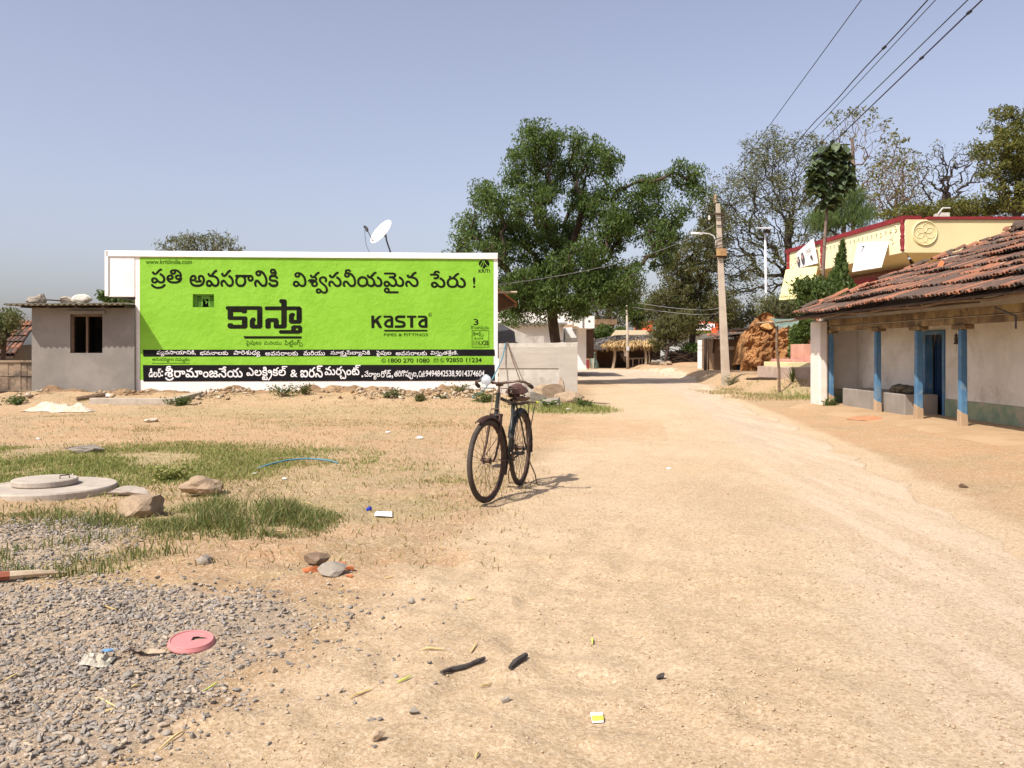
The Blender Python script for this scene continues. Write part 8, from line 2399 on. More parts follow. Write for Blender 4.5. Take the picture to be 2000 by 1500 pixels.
	for i in range(n):
		for j in range(k):
			p = i * (k + 1) + j
			fs.append((p, p + 1, p + k + 2, p + k + 1))
			fs.append((m0 + p + 1, m0 + p, m0 + p + k + 1, m0 + p + k + 2))
	mb.add(vs, fs)
	sd = mb.build("saddle", M['leather'], b, smooth_=True)
	mb = MB()
	for s in (-1, 1):
		c = B(-0.385, 0.06 * s, 0.82)
		pts = [c + Vector((0.022 * math.cos(t), 0.022 * math.sin(t), 0.09 * t / 25)) for t in np.linspace(0, 25, 60)]
		mb.tube(pts, 0.004, 5)
		mb.tube([B(-0.15, 0.008 * s, 0.915), B(-0.22, 0.03 * s, 0.85), B(-0.32, 0.045 * s, 0.835), B(-0.385, 0.06 * s, 0.82)], 0.0045, 6)
	mb.tube([B(-0.286, 0, 0.80), B(-0.30, 0, 0.85)], 0.012, 8)
	mb.tube([B(-0.30, -0.05, 0.845), B(-0.30, 0.05, 0.845)], 0.016, 8)
	mb.build("saddle_spring", M['rust'], sd)

	# chain wheel, guard disc, chain, cranks and pedals
	mb = MB()
	r_ = BBk - lft * 0.042
	mb.tube([r_ - lft * 0.002, r_ + lft * 0.002], 0.094, 28)
	mb.build("chain_wheel", M['rust'], b)
	mb = MB()
	rh = RH - lft * 0.042
	mb.tube([rh - lft * 0.003, rh + lft * 0.003], 0.034, 16)
	for sg in (1, -1):
		u = Vector((0, 0, 1))
		mb.tube([r_ + u * 0.094 * sg, rh + u * 0.034 * sg], 0.0055, 5)
	mb.build("chain", M['rust'], b)
	ca = math.radians(28)
	for s, sg in ((1, 1), (-1, -1)):
		mb = MB()
		o = BBk + lft * 0.055 * s
		e = o + f * (0.165 * math.cos(ca) * sg) + Vector((0, 0, 0.165 * math.sin(ca) * sg)) + lft * 0.012 * s
		mb.tube([BBk + lft * 0.03 * s, o, e], [0.009, 0.010, 0.008], 8)
		cr = mb.build("crank", M['rust_bright'], b)
		mb = MB()
		c = e + lft * 0.062 * s
		for k_ in (-1, 1):
			mb.obox(c + f * 0.028 * k_, lft * 0.046, f * 0.014, Vector((0, 0, 0.011)))
		mb.tube([e, e + lft * 0.11 * s], 0.006, 6)
		for k_ in (-1, 1):
			mb.obox(c + lft * 0.048 * k_, lft * 0.003, f * 0.045, Vector((0, 0, 0.006)))
		mb.build("pedal", M['rubber'], cr)

	# rear carrier laden with sticks
	mb = MB()
	for s in (-0.07, -0.025, 0.025, 0.07):
		mb.tube([B(-0.33, s, 0.765), B(-0.82, s, 0.755)], 0.005, 6)
	for x in (-0.34, -0.5, -0.66, -0.81):
		mb.tube([B(x, -0.075, 0.76), B(x, 0.075, 0.76)], 0.0055, 6)
	for s in (-1, 1):
		mb.tube([B(-0.56, 0.07 * s, 0.757), RH + lft * 0.066 * s], 0.005, 6)
		mb.tube([B(-0.80, 0.07 * s, 0.755), RH + lft * 0.066 * s], 0.005, 6)
	mb.build("carrier", M['rust_bright'], b)
	# headlamp, bell
	mb = MB()
	lp = stem + fl * (-0.085) + ff * 0.085 + Vector((0, 0, 0.035))
	ax = (ff + Vector((0.05, -0.2, 0.12))).normalized()
	mb.lathe(lp - ax * 0.055, [(0.0, 0), (0.02, 0.003), (0.038, 0.025), (0.045, 0.05), (0.047, 0.062), (0.044, 0.066), (0.042, 0.062)], 20, ax)
	mb.tube([lp - ax * 0.02, stem + fl * (-0.06)], 0.006, 6)
	hl = mb.build("headlamp", M['chrome'], b, smooth_=True)
	mb = MB()
	mb.lathe(lp + ax * 0.006, [(0.043, 0), (0.03, 0.008), (0.0, 0.012)], 20, ax)
	mb.build("lens", M['glass'], hl, smooth_=True)
	mb = MB()
	bl = stem + fl * (-0.165) + Vector((0, 0, 0.045))
	mb.lathe(bl - Vector((0, 0, .012)), [(0.026, 0), (0.024, 0.012), (0.014, 0.022), (0, 0.025)], 14)
	mb.build("bell", M['steel_dark'], b, smooth_=True)
	# rear stand
	mb = MB()
	for s in (-1, 1):
		mb.tube([RH + lft * 0.068 * s, B(-hx - 0.02, 0.085 * s, 0.22), B(-hx - 0.05, 0.13 * s, 0.10), B(-hx - 0.10, 0.135 * s, 0.004)], 0.006, 6)
	mb.tube([B(-hx - 0.10, -0.135, 0.004), B(-hx - 0.13, -0.12, 0.006), B(-hx - 0.13, 0.12, 0.006), B(-hx - 0.10, 0.135, 0.004)], 0.005, 6)
	mb.build("stand", M['rust_bright'], b)
	mb = MB()
	p = B(-hx - 0.375, 0, 0.40)
	mb.tube([p, p - f * 0.02], 0.02, 12)
	mb.build("rear_reflector", M['maroon'], b)
	# bundle of sticks tied on the carrier: a thing of its own
	mb = MB()
	rg = random.Random(5)
	for k_ in range(6):
		y = -0.05 + 0.02 * k_
		p, q = B(-0.28 + rg.uniform(-.06, .06), y + rg.uniform(-.03, .03), 0.782 + 0.012 * (k_ % 3)), B(-0.80 + rg.uniform(-.05, .05), y + rg.uniform(-.05, .05), 0.778 + 0.012 * (k_ % 3))
		mb.tube([p, p.lerp(q, .5) + Vector((0, 0, rg.uniform(0, .015))), q], [0.009, 0.012, 0.008], 6)
	tag(mb.build("stick_bundle", M['wood']), "small bundle of sticks tied on the bicycle's rear carrier", "sticks")

bicycle()

# ------------------------------------------------------------------ trees and plants
def sample_nodes(ells, d, n, min_d, rng, dz):
	"""Points spread through ellipsoids given as (px, py, rx_px, ry_px[, depth offset])."""
	vol = np.array([e[2] * e[3] for e in ells], float) ** 0.85
	vol /= vol.sum()
	out = []
	tries = 0
	offs = [(e[4] if len(e) > 4 else rng.uniform(-dz, dz)) for e in ells]
	arr = np.zeros((0, 3))
	while len(out) < n and tries < n * 40:
		tries += 1
		i = rng.choice(len(ells), p=vol)
		e = ells[i]
		v = rng.normal(size=3)
		v /= np.linalg.norm(v)
		v *= rng.random() ** 0.36
		dd = d + offs[i] + v[1] * (e[2] + e[3]) / 2 / FPX * d
		p = np.array([(e[0] - 1000 + v[0] * e[2]) / FPX * d, dd, EYE - (e[1] - HZ + v[2] * e[3]) / FPX * d])
		if p[2] < 0.15:
			continue
		if len(out) and np.min(((arr - p) ** 2).sum(1)) < min_d ** 2:
			continue
		out.append(p)
		arr = np.array(out)
	return arr

def connect(trunk, pts, bias=0.3):
	nodes = [np.array(t) for t in trunk]
	par = [i - 1 for i in range(len(trunk))]
	plen = [0.0]
	for i in range(1, len(trunk)):
		plen.append(plen[-1] + np.linalg.norm(nodes[i] - nodes[i - 1]))
	rem = list(range(len(pts)))
	P = np.array(pts)
	N = len(P)
	start = max(1, len(trunk) // 2)
	best = np.full(N, 1e9)
	bi = np.zeros(N, int)

	def relax(k):
		dlt = P - nodes[k]
		dist = np.linalg.norm(dlt, axis=1)
		# going steeply downwards is expensive
		cost = dist * (1 + 0.5 * np.clip(-dlt[:, 2] / (dist + 1e-6), 0, 1)) + bias * plen[k]
		m = cost < best
		best[m] = cost[m]
		bi[m] = k
	for k in range(start, len(nodes)):
		relax(k)
	alive = np.ones(N, bool)
	for _ in range(N):
		c = np.where(alive, best, 1e9)
		j = int(c.argmin())
		alive[j] = False
		k = bi[j]
		nodes.append(P[j])
		par.append(int(k))
		plen.append(plen[k] + np.linalg.norm(P[j] - nodes[k]))
		relax(len(nodes) - 1)
	return nodes, par

def limbs(mb, nodes, par, r0, r_tip, power, nt, rng, wob=0.12, sides=6):
	n = len(nodes)
	cnt = np.ones(n)
	for i in range(n - 1, 0, -1):
		cnt[par[i]] += cnt[i]
	rad = r_tip * cnt ** power
	rad = np.minimum(rad, r0)
	k = r0 / max(rad[0], 1e-6)
	for i in range(nt):
		rad[i] = max(rad[i], r0 * (1 - 0.28 * i / max(1, nt - 1)))
	for i in range(1, n):
		a, b = nodes[par[i]], nodes[i]
		L = np.linalg.norm(b - a)
		ra, rb = min(rad[par[i]], rad[i] * 1.5), rad[i]
		if i < nt:
			ra = rad[par[i]]
			mb.tube([Vector(a), Vector(b)], [ra, rb], 9, False)
			continue
		w = rng.normal(size=3) * wob * L
		w2 = rng.normal(size=3) * wob * L * 0.6
		g = np.array([0, 0, 0.08 * L])
		mb.tube([Vector(a), Vector(a * 0.66 + b * 0.34 + w - g * 0.3), Vector(a * 0.33 + b * 0.67 + w2 + g * 0.2), Vector(b)], [ra, ra * 0.62 + rb * 0.38, ra * 0.3 + rb * 0.7, rb], sides if ra > 0.04 else 4, False)
	return cnt

def leaf_mesh(cent, rng, length, width, droop, jl=0.35):
	"""Diamond leaves at centres, hanging by 'droop' (0 flat .. 1 straight down)."""
	n = len(cent)
	az = rng.uniform(0, 2 * np.pi, n)
	el = -droop * np.pi / 2 + rng.normal(0, 0.45, n)
	t = np.stack([np.cos(az) * np.cos(el), np.sin(az) * np.cos(el), np.sin(el)], -1)
	u = rng.normal(size=(n, 3))
	s = np.cross(t, u)
	s /= np.linalg.norm(s, axis=1, keepdims=True) + 1e-9
	L = length * (1 + rng.uniform(-jl, jl, n))[:, None]
	W = width * (1 + rng.uniform(-jl, jl, n))[:, None]
	a = cent - t * L * 0.5
	c = cent + t * L * 0.5
	m = cent - t * L * 0.05
	V = np.stack([a, m + s * W * 0.5, c, m - s * W * 0.5], 1).reshape(-1, 3)
	F = np.arange(4 * n).reshape(n, 4)
	return V, F

def tree(name, label, ells, d, base, trunk_px, r0, n_nodes, min_d, leaves, spread, leaf, leaf_mat, bark, dz=1.5, r_tip=0.012, power=0.5, tips_only=False, droop=0.35, seed=1, cat="tree", group=None, bias=0.3, wob=0.12, flat=0.8, keep=1.0, sun_skip=None):
	rng = np.random.default_rng(seed)
	g = pt(base[0], base[1], d)
	g.z = gh(g.x, d) - 0.1
	root = thing(name, label, cat, (g.x, g.y, g.z + 0.1), group)
	trunk = [tuple(g)] + [tuple(pt(x, y, d + o)) for x, y, o in trunk_px]
	pts = sample_nodes(ells, d, n_nodes, min_d, rng, dz)
	nodes, par = connect(trunk, pts, bias)
	mb = MB()
	cnt = limbs(mb, nodes, par, r0, r_tip, power, len(trunk), rng, wob)
	# flare at the foot
	mb.tube([Vector(trunk[0]) - Vector((0, 0, 0.2)), Vector(trunk[0]) + Vector((0, 0, 0.35))], [r0 * 1.5, r0 * 1.02], 9, False)
	mb.build("trunk", bark, root, smooth_=True)
	nt = len(trunk)
	idx = [i for i in range(nt, len(nodes)) if (not tips_only or cnt[i] <= tips_only) and rng.random() < keep]
	if leaves and idx:
		C = np.array([nodes[i] for i in idx])
		k = np.repeat(np.arange(len(C)), leaves)
		w = rng.normal(size=(len(k), 3))
		w /= np.linalg.norm(w, axis=1, keepdims=True)
		w *= (rng.random((len(k), 1)) ** 0.45) * spread * (0.6 + 0.8 * np.repeat(rng.random(len(C)), leaves)[:, None])
		w[:, 2] *= flat
		V, F = leaf_mesh(C[k] + w, rng, leaf[0], leaf[1], droop)
		np_mesh("crown", V, F, leaf_mat, root)
	return root

Z6 = lambda l: [(840 + x / 3.333, 241 + y / 3.333, r / 3.333 * 0.92, r / 3.333 * 0.86) for x, y, r in l]
tree("neem_tree", "large dense green neem tree with a dark leaning trunk behind the compound wall",
	 Z6([(690, 210, 165), (810, 150, 75), (640, 140, 60), (1060, 210, 140), (920, 160, 60), (600, 330, 130), (860, 330, 130), (1140, 280, 90), (1180, 270, 50),
		 (420, 560, 130), (350, 470, 90), (350, 430, 50), (300, 700, 120), (500, 700, 170), (220, 740, 70), (200, 820, 90), (340, 860, 110), (250, 610, 50), (120, 850, 40), (500, 860, 120),
		 (690, 560, 150), (900, 660, 160), (1080, 560, 140), (1180, 470, 110), (1000, 430, 130), (720, 440, 100), (760, 720, 130),
		 (1480, 410, 120), (1600, 410, 100), (1400, 540, 120), (1560, 590, 110), (1680, 480, 70), (1750, 470, 40), (1500, 340, 50), (1380, 460, 80),
		 (1250, 640, 110), (1450, 740, 120), (1560, 790, 90), (1530, 900, 75), (1420, 830, 70), (1180, 760, 110), (1600, 690, 70),
		 (700, 900, 180), (950, 900, 160), (1180, 1000, 120), (600, 1060, 140), (800, 1060, 140), (1050, 1110, 130), (1220, 1120, 95), (500, 1190, 75), (640, 1200, 80), (930, 1210, 70), (1290, 1150, 60), (1300, 1060, 50), (480, 1050, 90), (520, 1120, 90), (600, 1150, 90), (700, 1140, 100), (560, 1230, 60), (480, 1240, 50), (860, 1150, 100), (760, 1000, 120), (980, 1160, 90), (1000, 1230, 45), (1140, 1090, 90), (500, 1270, 55), (600, 1270, 55), (700, 1250, 55), (430, 1180, 60), (950, 1270, 35)]) + [(1100, 540, 36, 34, -1.5), (1065, 590, 34, 26, -1.5), (1140, 500, 38, 34, -1.5), (1180, 560, 38, 32, -1.2), (1020, 560, 38, 32, -1.5), (1112, 598, 36, 22, -1.2), (1225, 540, 28, 28, -1), (1200, 440, 36, 34, -1), (1270, 440, 30, 30, 0)],
	 34.0, (1091, 735), [(1088, 690, 0), (1083, 655, 0), (1079, 625, 0), (1077, 600, 0), (1085, 570, 0.2), (1100, 530, 0.3), (1118, 480, 0.3)], 0.20, 640, 0.34, 150, 0.41, (0.14, 0.048), M['leaf_neem'], M['bark'], dz=1.7, r_tip=0.016, power=0.46, droop=0.5, seed=3)
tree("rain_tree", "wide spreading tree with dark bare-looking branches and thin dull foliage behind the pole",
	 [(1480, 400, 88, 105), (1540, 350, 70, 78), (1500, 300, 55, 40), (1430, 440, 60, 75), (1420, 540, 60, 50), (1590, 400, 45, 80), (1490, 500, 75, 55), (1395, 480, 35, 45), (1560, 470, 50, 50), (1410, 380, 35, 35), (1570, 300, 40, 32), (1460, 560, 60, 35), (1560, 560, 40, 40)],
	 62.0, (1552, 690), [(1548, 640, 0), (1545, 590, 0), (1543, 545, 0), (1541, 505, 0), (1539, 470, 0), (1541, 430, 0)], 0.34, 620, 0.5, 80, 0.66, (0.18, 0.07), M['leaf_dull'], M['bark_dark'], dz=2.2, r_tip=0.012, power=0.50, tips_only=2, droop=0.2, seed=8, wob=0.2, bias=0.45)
tree("shade_tree", "brownish green bushy tree between the big tree and the electric pole",
	 [(1330, 520, 45, 55), (1360, 575, 52, 45), (1310, 590, 45, 42), (1380, 480, 35, 55), (1385, 430, 25, 40), (1345, 620, 50, 25), (1290, 610, 30, 35), (1400, 600, 40, 30)],
	 60.0, (1352, 705), [(1352, 670, 0), (1354, 640, 0), (1352, 600, 0)], 0.22, 330, 0.42, 75, 0.55, (0.20, 0.075), M['leaf_brown'], M['bark_dark'], dz=1.5, r_tip=0.018, seed=12, droop=0.45)
tree("roadside_tree", "small dark tree forking low beside the thatched hut",
	 [(1300, 640, 24, 26), (1322, 650, 26, 24), (1290, 665, 18, 18), (1336, 628, 22, 24)],
	 56.0, (1298, 722), [(1299, 706, 0), (1303, 690, 0), (1305, 675, 0)], 0.10, 110, 0.3, 55, 0.35, (0.17, 0.06), M['leaf_brown'], M['bark'], dz=0.6, r_tip=0.014, seed=13, droop=0.5)
tree("green_sapling", "small bright green tree behind the cable pole",
	 [(1240, 608, 28, 16), (1225, 615, 14, 12), (1265, 600, 18, 12), (1250, 628, 20, 12)],
	 72.0, (1246, 705), [(1245, 680, 0), (1244, 650, 0), (1244, 630, 0)], 0.09, 80, 0.3, 60, 0.42, (0.2, 0.09), M['leaf_bright'], M['bark'], dz=0.8, r_tip=0.014, seed=14)
tree("pale_trunk_tree", "tall thin tree with pale bare stems and a few leaves at the top",
	 [(1680, 235, 60, 28), (1650, 270, 40, 40), (1700, 280, 45, 40), (1720, 330, 45, 60), (1640, 330, 25, 60), (1690, 370, 45, 50), (1745, 300, 25, 30), (1660, 250, 30, 30)],
	 56.0, (1668, 640), [(1667, 560, 0), (1666, 470, 0), (1667, 400, 0), (1668, 330, 0), (1664, 270, 0)], 0.13, 230, 0.6, 14, 0.45, (0.26, 0.10), M['leaf_yellow'], M['bark_pale'], dz=1.5, r_tip=0.011, power=0.42, tips_only=1, seed=15, droop=0.3, keep=0.8, wob=0.15)
tree("bare_tree", "nearly leafless tree with twisting dark branches above the yellow house",
	 [(1850, 345, 62, 58), (1815, 330, 40, 48), (1890, 330, 42, 48), (1860, 390, 66, 30), (1800, 390, 40, 26), (1830, 300, 20, 24), (1905, 300, 20, 20)],
	 57.0, (1840, 640), [(1838, 560, 0), (1836, 470, 0), (1838, 425, 0), (1842, 395, 0), (1848, 365, 0)], 0.20, 260, 0.42, 8, 0.4, (0.2, 0.07), M['leaf_yellow'], M['bark_dark'], dz=1.5, r_tip=0.013, power=0.48, tips_only=1, seed=26, keep=0.3, wob=0.22)
tree("yellowing_tree", "tall tree with yellowing loose foliage at the right edge above the tiled roof",
	 [(1985, 235, 38, 40), (1960, 300, 48, 45), (2010, 300, 50, 60), (1945, 340, 38, 40), (1990, 380, 50, 40), (2050, 280, 50, 60), (2060, 360, 50, 50), (1925, 300, 18, 22), (1930, 290, 14, 26), (2010, 210, 25, 20)],
	 48.0, (1990, 640), [(1990, 560, 0), (1988, 480, 0), (1985, 420, 0), (1988, 350, 0)], 0.2, 260, 0.42, 85, 0.42, (0.20, 0.07), M['leaf_yellow'], M['bark'], dz=1.4, r_tip=0.015, seed=17, droop=0.35)
tree("thin_brush_tree", "hazy brown leaf-shedding tree between the pale trunk and the bare tree",
	 [(1740, 360, 55, 55), (1780, 340, 40, 50), (1700, 400, 50, 30), (1770, 400, 60, 25)],
	 60.0, (1745, 640), [(1745, 560, 0), (1746, 480, 0), (1748, 420, 0), (1750, 390, 0)], 0.16, 300, 0.45, 12, 0.5, (0.20, 0.075), M['leaf_yellow'], M['bark_pale'], dz=1.5, r_tip=0.012, power=0.46, tips_only=2, seed=18, wob=0.2, keep=0.75)
tree("feathery_tree", "drooping feathery light green tree behind the teak sapling",
	 [(1655, 395, 32, 26), (1625, 425, 38, 24), (1668, 425, 32, 24), (1600, 430, 20, 16)],
	 42.0, (1648, 640), [(1648, 560, 0), (1648, 480, 0), (1648, 430, 0)], 0.1, 150, 0.26, 90, 0.38, (0.24, 0.018), M['leaf_willow'], M['bark'], dz=0.8, r_tip=0.01, seed=19, droop=0.85)
tree("far_hedge_tree", "low yellowish bushy tree line rising just above the yellow house roof",
	 [(1800, 412, 50, 14), (1870, 408, 55, 15), (1930, 402, 60, 18), (1980, 408, 40, 14), (1745, 420, 30, 10)],
	 50.0, (1880, 640), [(1880, 560, 0), (1880, 480, 0), (1880, 430, 0)], 0.14, 260, 0.4, 55, 0.45, (0.18, 0.07), M['leaf_yellow'], M['bark'], dz=1.0, r_tip=0.014, seed=21)
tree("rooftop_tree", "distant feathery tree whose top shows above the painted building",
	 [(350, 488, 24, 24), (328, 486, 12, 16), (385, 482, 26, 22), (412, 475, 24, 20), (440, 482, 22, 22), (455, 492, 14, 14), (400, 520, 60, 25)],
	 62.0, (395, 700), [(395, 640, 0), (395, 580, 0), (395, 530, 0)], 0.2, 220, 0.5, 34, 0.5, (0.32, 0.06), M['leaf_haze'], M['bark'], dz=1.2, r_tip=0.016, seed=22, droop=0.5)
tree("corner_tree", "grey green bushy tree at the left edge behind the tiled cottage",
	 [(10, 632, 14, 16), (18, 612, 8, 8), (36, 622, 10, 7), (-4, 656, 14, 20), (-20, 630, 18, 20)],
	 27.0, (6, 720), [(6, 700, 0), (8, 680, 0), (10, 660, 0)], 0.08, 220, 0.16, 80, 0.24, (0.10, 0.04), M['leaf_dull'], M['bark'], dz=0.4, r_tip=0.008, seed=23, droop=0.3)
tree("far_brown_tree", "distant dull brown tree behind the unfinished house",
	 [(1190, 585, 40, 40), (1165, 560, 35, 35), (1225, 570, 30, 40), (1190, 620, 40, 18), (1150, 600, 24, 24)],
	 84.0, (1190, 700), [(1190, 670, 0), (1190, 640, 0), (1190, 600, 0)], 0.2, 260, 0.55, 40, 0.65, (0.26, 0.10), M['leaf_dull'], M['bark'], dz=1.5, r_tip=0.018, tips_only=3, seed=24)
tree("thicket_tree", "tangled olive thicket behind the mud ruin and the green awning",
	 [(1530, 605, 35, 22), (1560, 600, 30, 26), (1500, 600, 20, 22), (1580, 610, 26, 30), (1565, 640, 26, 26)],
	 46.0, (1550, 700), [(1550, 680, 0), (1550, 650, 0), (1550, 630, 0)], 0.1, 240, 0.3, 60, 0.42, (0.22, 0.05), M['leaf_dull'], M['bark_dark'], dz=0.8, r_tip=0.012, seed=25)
tree("dark_shrub", "dark green shrub between the mud ruin and the entrance steps",
	 [(1562, 660, 14, 26), (1556, 690, 12, 22), (1570, 640, 14, 20)],
	 30.5, (1560, 722), [(1560, 712, 0), (1560, 700, 0)], 0.04, 130, 0.12, 70, 0.17, (0.11, 0.05), M['leaf_neem'], M['bark_dark'], dz=0.3, r_tip=0.006, seed=27, cat="shrub")
tree("hut_shrub", "leafy green shrub showing over the left roof of the hut",
	 [(1165, 656, 12, 8), (1148, 662, 10, 9), (1180, 650, 8, 6)],
	 62.0, (1162, 705), [(1162, 690, 0), (1162, 672, 0)], 0.05, 70, 0.2, 50, 0.3, (0.2, 0.08), M['leaf_bright'], M['bark'], dz=0.3, r_tip=0.01, seed=28, cat="shrub")
tree("roadside_shrub", "round green shrub beside the brushwood past the hut",
	 [(1352, 688, 22, 16), (1338, 698, 16, 12), (1366, 694, 12, 14)],
	 60.0, (1352, 716), [(1352, 708, 0), (1352, 700, 0)], 0.05, 110, 0.22, 60, 0.3, (0.2, 0.07), M['leaf_neem'], M['bark'], dz=0.4, r_tip=0.01, seed=29, cat="shrub")
tree("lane_bush", "green bush against the unfinished brown house wall",
	 [(1195, 655, 14, 10), (1180, 645, 12, 8), (1210, 650, 10, 10)],
	 64.5, (1195, 705), [(1195, 690, 0), (1195, 668, 0)], 0.05, 80, 0.25, 50, 0.32, (0.2, 0.08), M['leaf_bright'], M['bark'], dz=0.3, r_tip=0.01, seed=30, cat="bush")
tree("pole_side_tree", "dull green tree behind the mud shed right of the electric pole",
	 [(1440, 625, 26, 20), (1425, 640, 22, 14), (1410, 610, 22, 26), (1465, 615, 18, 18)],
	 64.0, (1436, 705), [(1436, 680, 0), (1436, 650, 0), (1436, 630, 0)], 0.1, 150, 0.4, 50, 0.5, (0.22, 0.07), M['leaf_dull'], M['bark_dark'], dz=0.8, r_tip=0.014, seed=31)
tree("shed_sapling", "young leafy plant poking up between the shed roof and the overhang",
	 [(222, 586, 10, 8), (240, 590, 12, 8), (250, 592, 10, 7), (203, 577, 4, 9), (212, 590, 6, 6)],
	 25.6, (226, 700), [(226, 660, 0), (226, 620, 0), (226, 598, 0)], 0.03, 70, 0.09, 45, 0.13, (0.10, 0.05), M['leaf_bright'], M['bark'], dz=0.2, r_tip=0.005, seed=32, cat="plant")
tree("climbing_shrub", "leafy shrub spilling against the yellow signboard by the tiled roof",
	 [(1590, 575, 22, 20), (1570, 562, 16, 14), (1600, 560, 22, 16), (1615, 575, 20, 16), (1575, 590, 16, 14), (1560, 555, 10, 8), (1640, 560, 18, 18)],
	 22.6, (1592, 745), [(1592, 690, 0), (1592, 640, 0), (1592, 600, 0)], 0.03, 190, 0.11, 26, 0.2, (0.10, 0.045), M['leaf_bright'], M['bark'], dz=0.3, r_tip=0.006, seed=33, cat="shrub", droop=0.5)

def teak_sapling():
	d = 23.4
	g = pt(1607, 745, d)
	root = thing("teak_sapling", "slender teak sapling with a tall clump of big dark crumpled leaves", "tree", (g.x, d, gh(g.x, d)))
	mb = MB()
	mb.tube([(g.x, d, -0.05), pt(1606, 600, d), pt(1608, 520, d), pt(1612, 450, d), pt(1616, 400, d), pt(1624, 330, d), pt(1628, 292, d)], [0.05, 0.05, 0.045, 0.04, 0.035, 0.03, 0.015], 8)
	mb.build("trunk", M['bark_pale'], root, smooth_=True)
	rng = np.random.default_rng(40)
	V, F = [], []
	outl = [(1632, 296, 22), (1612, 305, 22), (1640, 315, 24), (1600, 325, 22), (1622, 330, 30), (1650, 345, 20), (1592, 350, 18), (1612, 355, 28), (1642, 365, 22), (1600, 375, 20), (1622, 385, 24), (1615, 400, 18), (1645, 330, 16), (1590, 340, 12), (1652, 360, 12)]
	for (x, y, r) in outl:
		for _ in range(24):
			v = rng.normal(size=3)
			v /= np.linalg.norm(v)
			v *= rng.random() ** 0.4
			dd = d + v[1] * 0.3
			c = pt(x + v[0] * r, y + v[2] * r * 0.8, d)
			c = np.array([c.x, dd, c.z])
			az = math.atan2(v[1], v[0]) + rng.normal(0, 0.5)
			el = -0.35 + rng.normal(0, 0.4)
			t = np.array([math.cos(az) * math.cos(el), math.sin(az) * math.cos(el), math.sin(el)])
			s = np.cross(t, [0, 0, 1.0])
			s /= np.linalg.norm(s)
			nrm = np.cross(s, t)
			L, W = rng.uniform(0.22, 0.36), rng.uniform(0.16, 0.26)
			b = len(V)
			for i, (u, w) in enumerate(((0, 0.08), (0.2, 0.8), (0.45, 1.0), (0.75, 0.75), (1.0, 0.06))):
				curl = -0.55 * (u - 0.35) ** 2 * L
				for k, q in enumerate((-1, 0, 1)):
					fold = (abs(q) * 0.18 * W) + rng.normal(0, 0.018)
					V.append(c + t * (u - 0.5) * L + s * q * w * W * 0.5 + nrm * (curl + fold))
			F += [(b + 3 * i + k, b + 3 * i + k + 1, b + 3 * i + k + 4, b + 3 * i + k + 3) for i in range(4) for k in range(2)]
	np_mesh("crown", np.array(V), np.array(F), M['leaf_teak'], root)

teak_sapling()

def conical_plant():
	d = 23.0
	g = pt(1640, 745, d)
	root = thing("ashoka_plant", "dark green conical ashoka plant beside the white signboard", "plant", (g.x, d, gh(g.x, d)))
	mb = MB()
	mb.tube([(g.x, d, -0.05), pt(1640, 600, d), pt(1641, 530, d), pt(1645, 472, d)], [0.04, 0.035, 0.025, 0.008], 7)
	mb.build("trunk", M['bark'], root)
	rng = np.random.default_rng(41)
	n = 3400
	t = rng.random(n) ** 0.75
	a = rng.uniform(0, 2 * np.pi, n)
	lump = 0.75 + 0.55 * vnoise(t * 11, a * 1.6)
	r = (0.03 + 0.40 * t ** 1.15) * lump * rng.random(n) ** 0.35
	X = np.interp(t, [0, 1], [pt(1646, 470, d).x, pt(1640, 572, d).x]) + r * np.cos(a)
	Z = np.interp(t, [0, 1], [pt(0, 470, d).z, pt(0, 578, d).z])
	V, F = leaf_mesh(np.stack([X, d + r * np.sin(a), Z], -1), rng, 0.17, 0.045, 0.7)
	np_mesh("crown", V, F, M['leaf_bright'], root)

conical_plant()

def agave():
	g = gpt(1548, 743)
	root = thing("spiky_agave", "spiky agave-like plant growing by the awning stick", "plant", g)
	rng = random.Random(9)
	mb = MB()
	for k in range(16):
		a = 2 * math.pi * k / 16 + rng.uniform(-.2, .2)
		lean = rng.uniform(0.25, 0.9)
		L = rng.uniform(0.35, 0.6)
		dv = Vector((math.cos(a) * lean, math.sin(a) * lean, 1)).normalized()
		s = dv.cross(Vector((0, 0, 1))).normalized() * 0.028
		p = g.copy()
		mb.add([p - s * .7, p + s * .7, p + dv * L * .45 + s, p + dv * L * .45 - s, p + dv * L + Vector((0, 0, -0.05 * lean))], [(0, 1, 2, 3), (3, 2, 4)])
	mb.build("leaves", M['leaf_bright'], root)

agave()

def brushwood():
	rg = random.Random(31)
	mb = MB()
	d = 57.0
	for k in range(240):
		px = rg.uniform(1282, 1372)
		hgt = 30 * math.exp(-((px - 1330) / 36) ** 2)
		p = pt(px, 716 - rg.random() * hgt, d + rg.uniform(-0.8, 0.8))
		a = rg.uniform(-0.5, 0.5)
		v = Vector((math.cos(a), rg.uniform(-.4, .4), math.sin(a))) * rg.uniform(0.3, 0.9)
		mb.tube([p - v, p + Vector((0, 0, rg.uniform(-.1, .1))), p + v], 0.022, 4, False)
	tag(mb.build("brushwood_heap", M['wood_dark']), "long tangled heap of dark brushwood along the lane past the hut", "brushwood")
	rg = random.Random(32)
	labs = ["pale rock at the right foot of the hut", "grey boulder beside the hut's right wall", "tan flat rock near the brushwood heap", "small pale stone on the lane edge by the brushwood"]
	for i, (px, py, r) in enumerate(((1288, 714, 0.32), (1279, 715, 0.38), (1303, 716, 0.28), (1296, 720, 0.2))):
		mb = MB()
		q = pt(px, py, 55 - i * 0.3)
		mb.chunk((q.x, q.y, gh(q.x, q.y) + r * 0.25), (r, r * 0.8, r * 0.6), 50 + i, i, 3)
		tag(mb.build("rock", M['stone_grey' if i < 2 else 'stone_tan']), labs[i], "rock", "rocks by the hut")

brushwood()

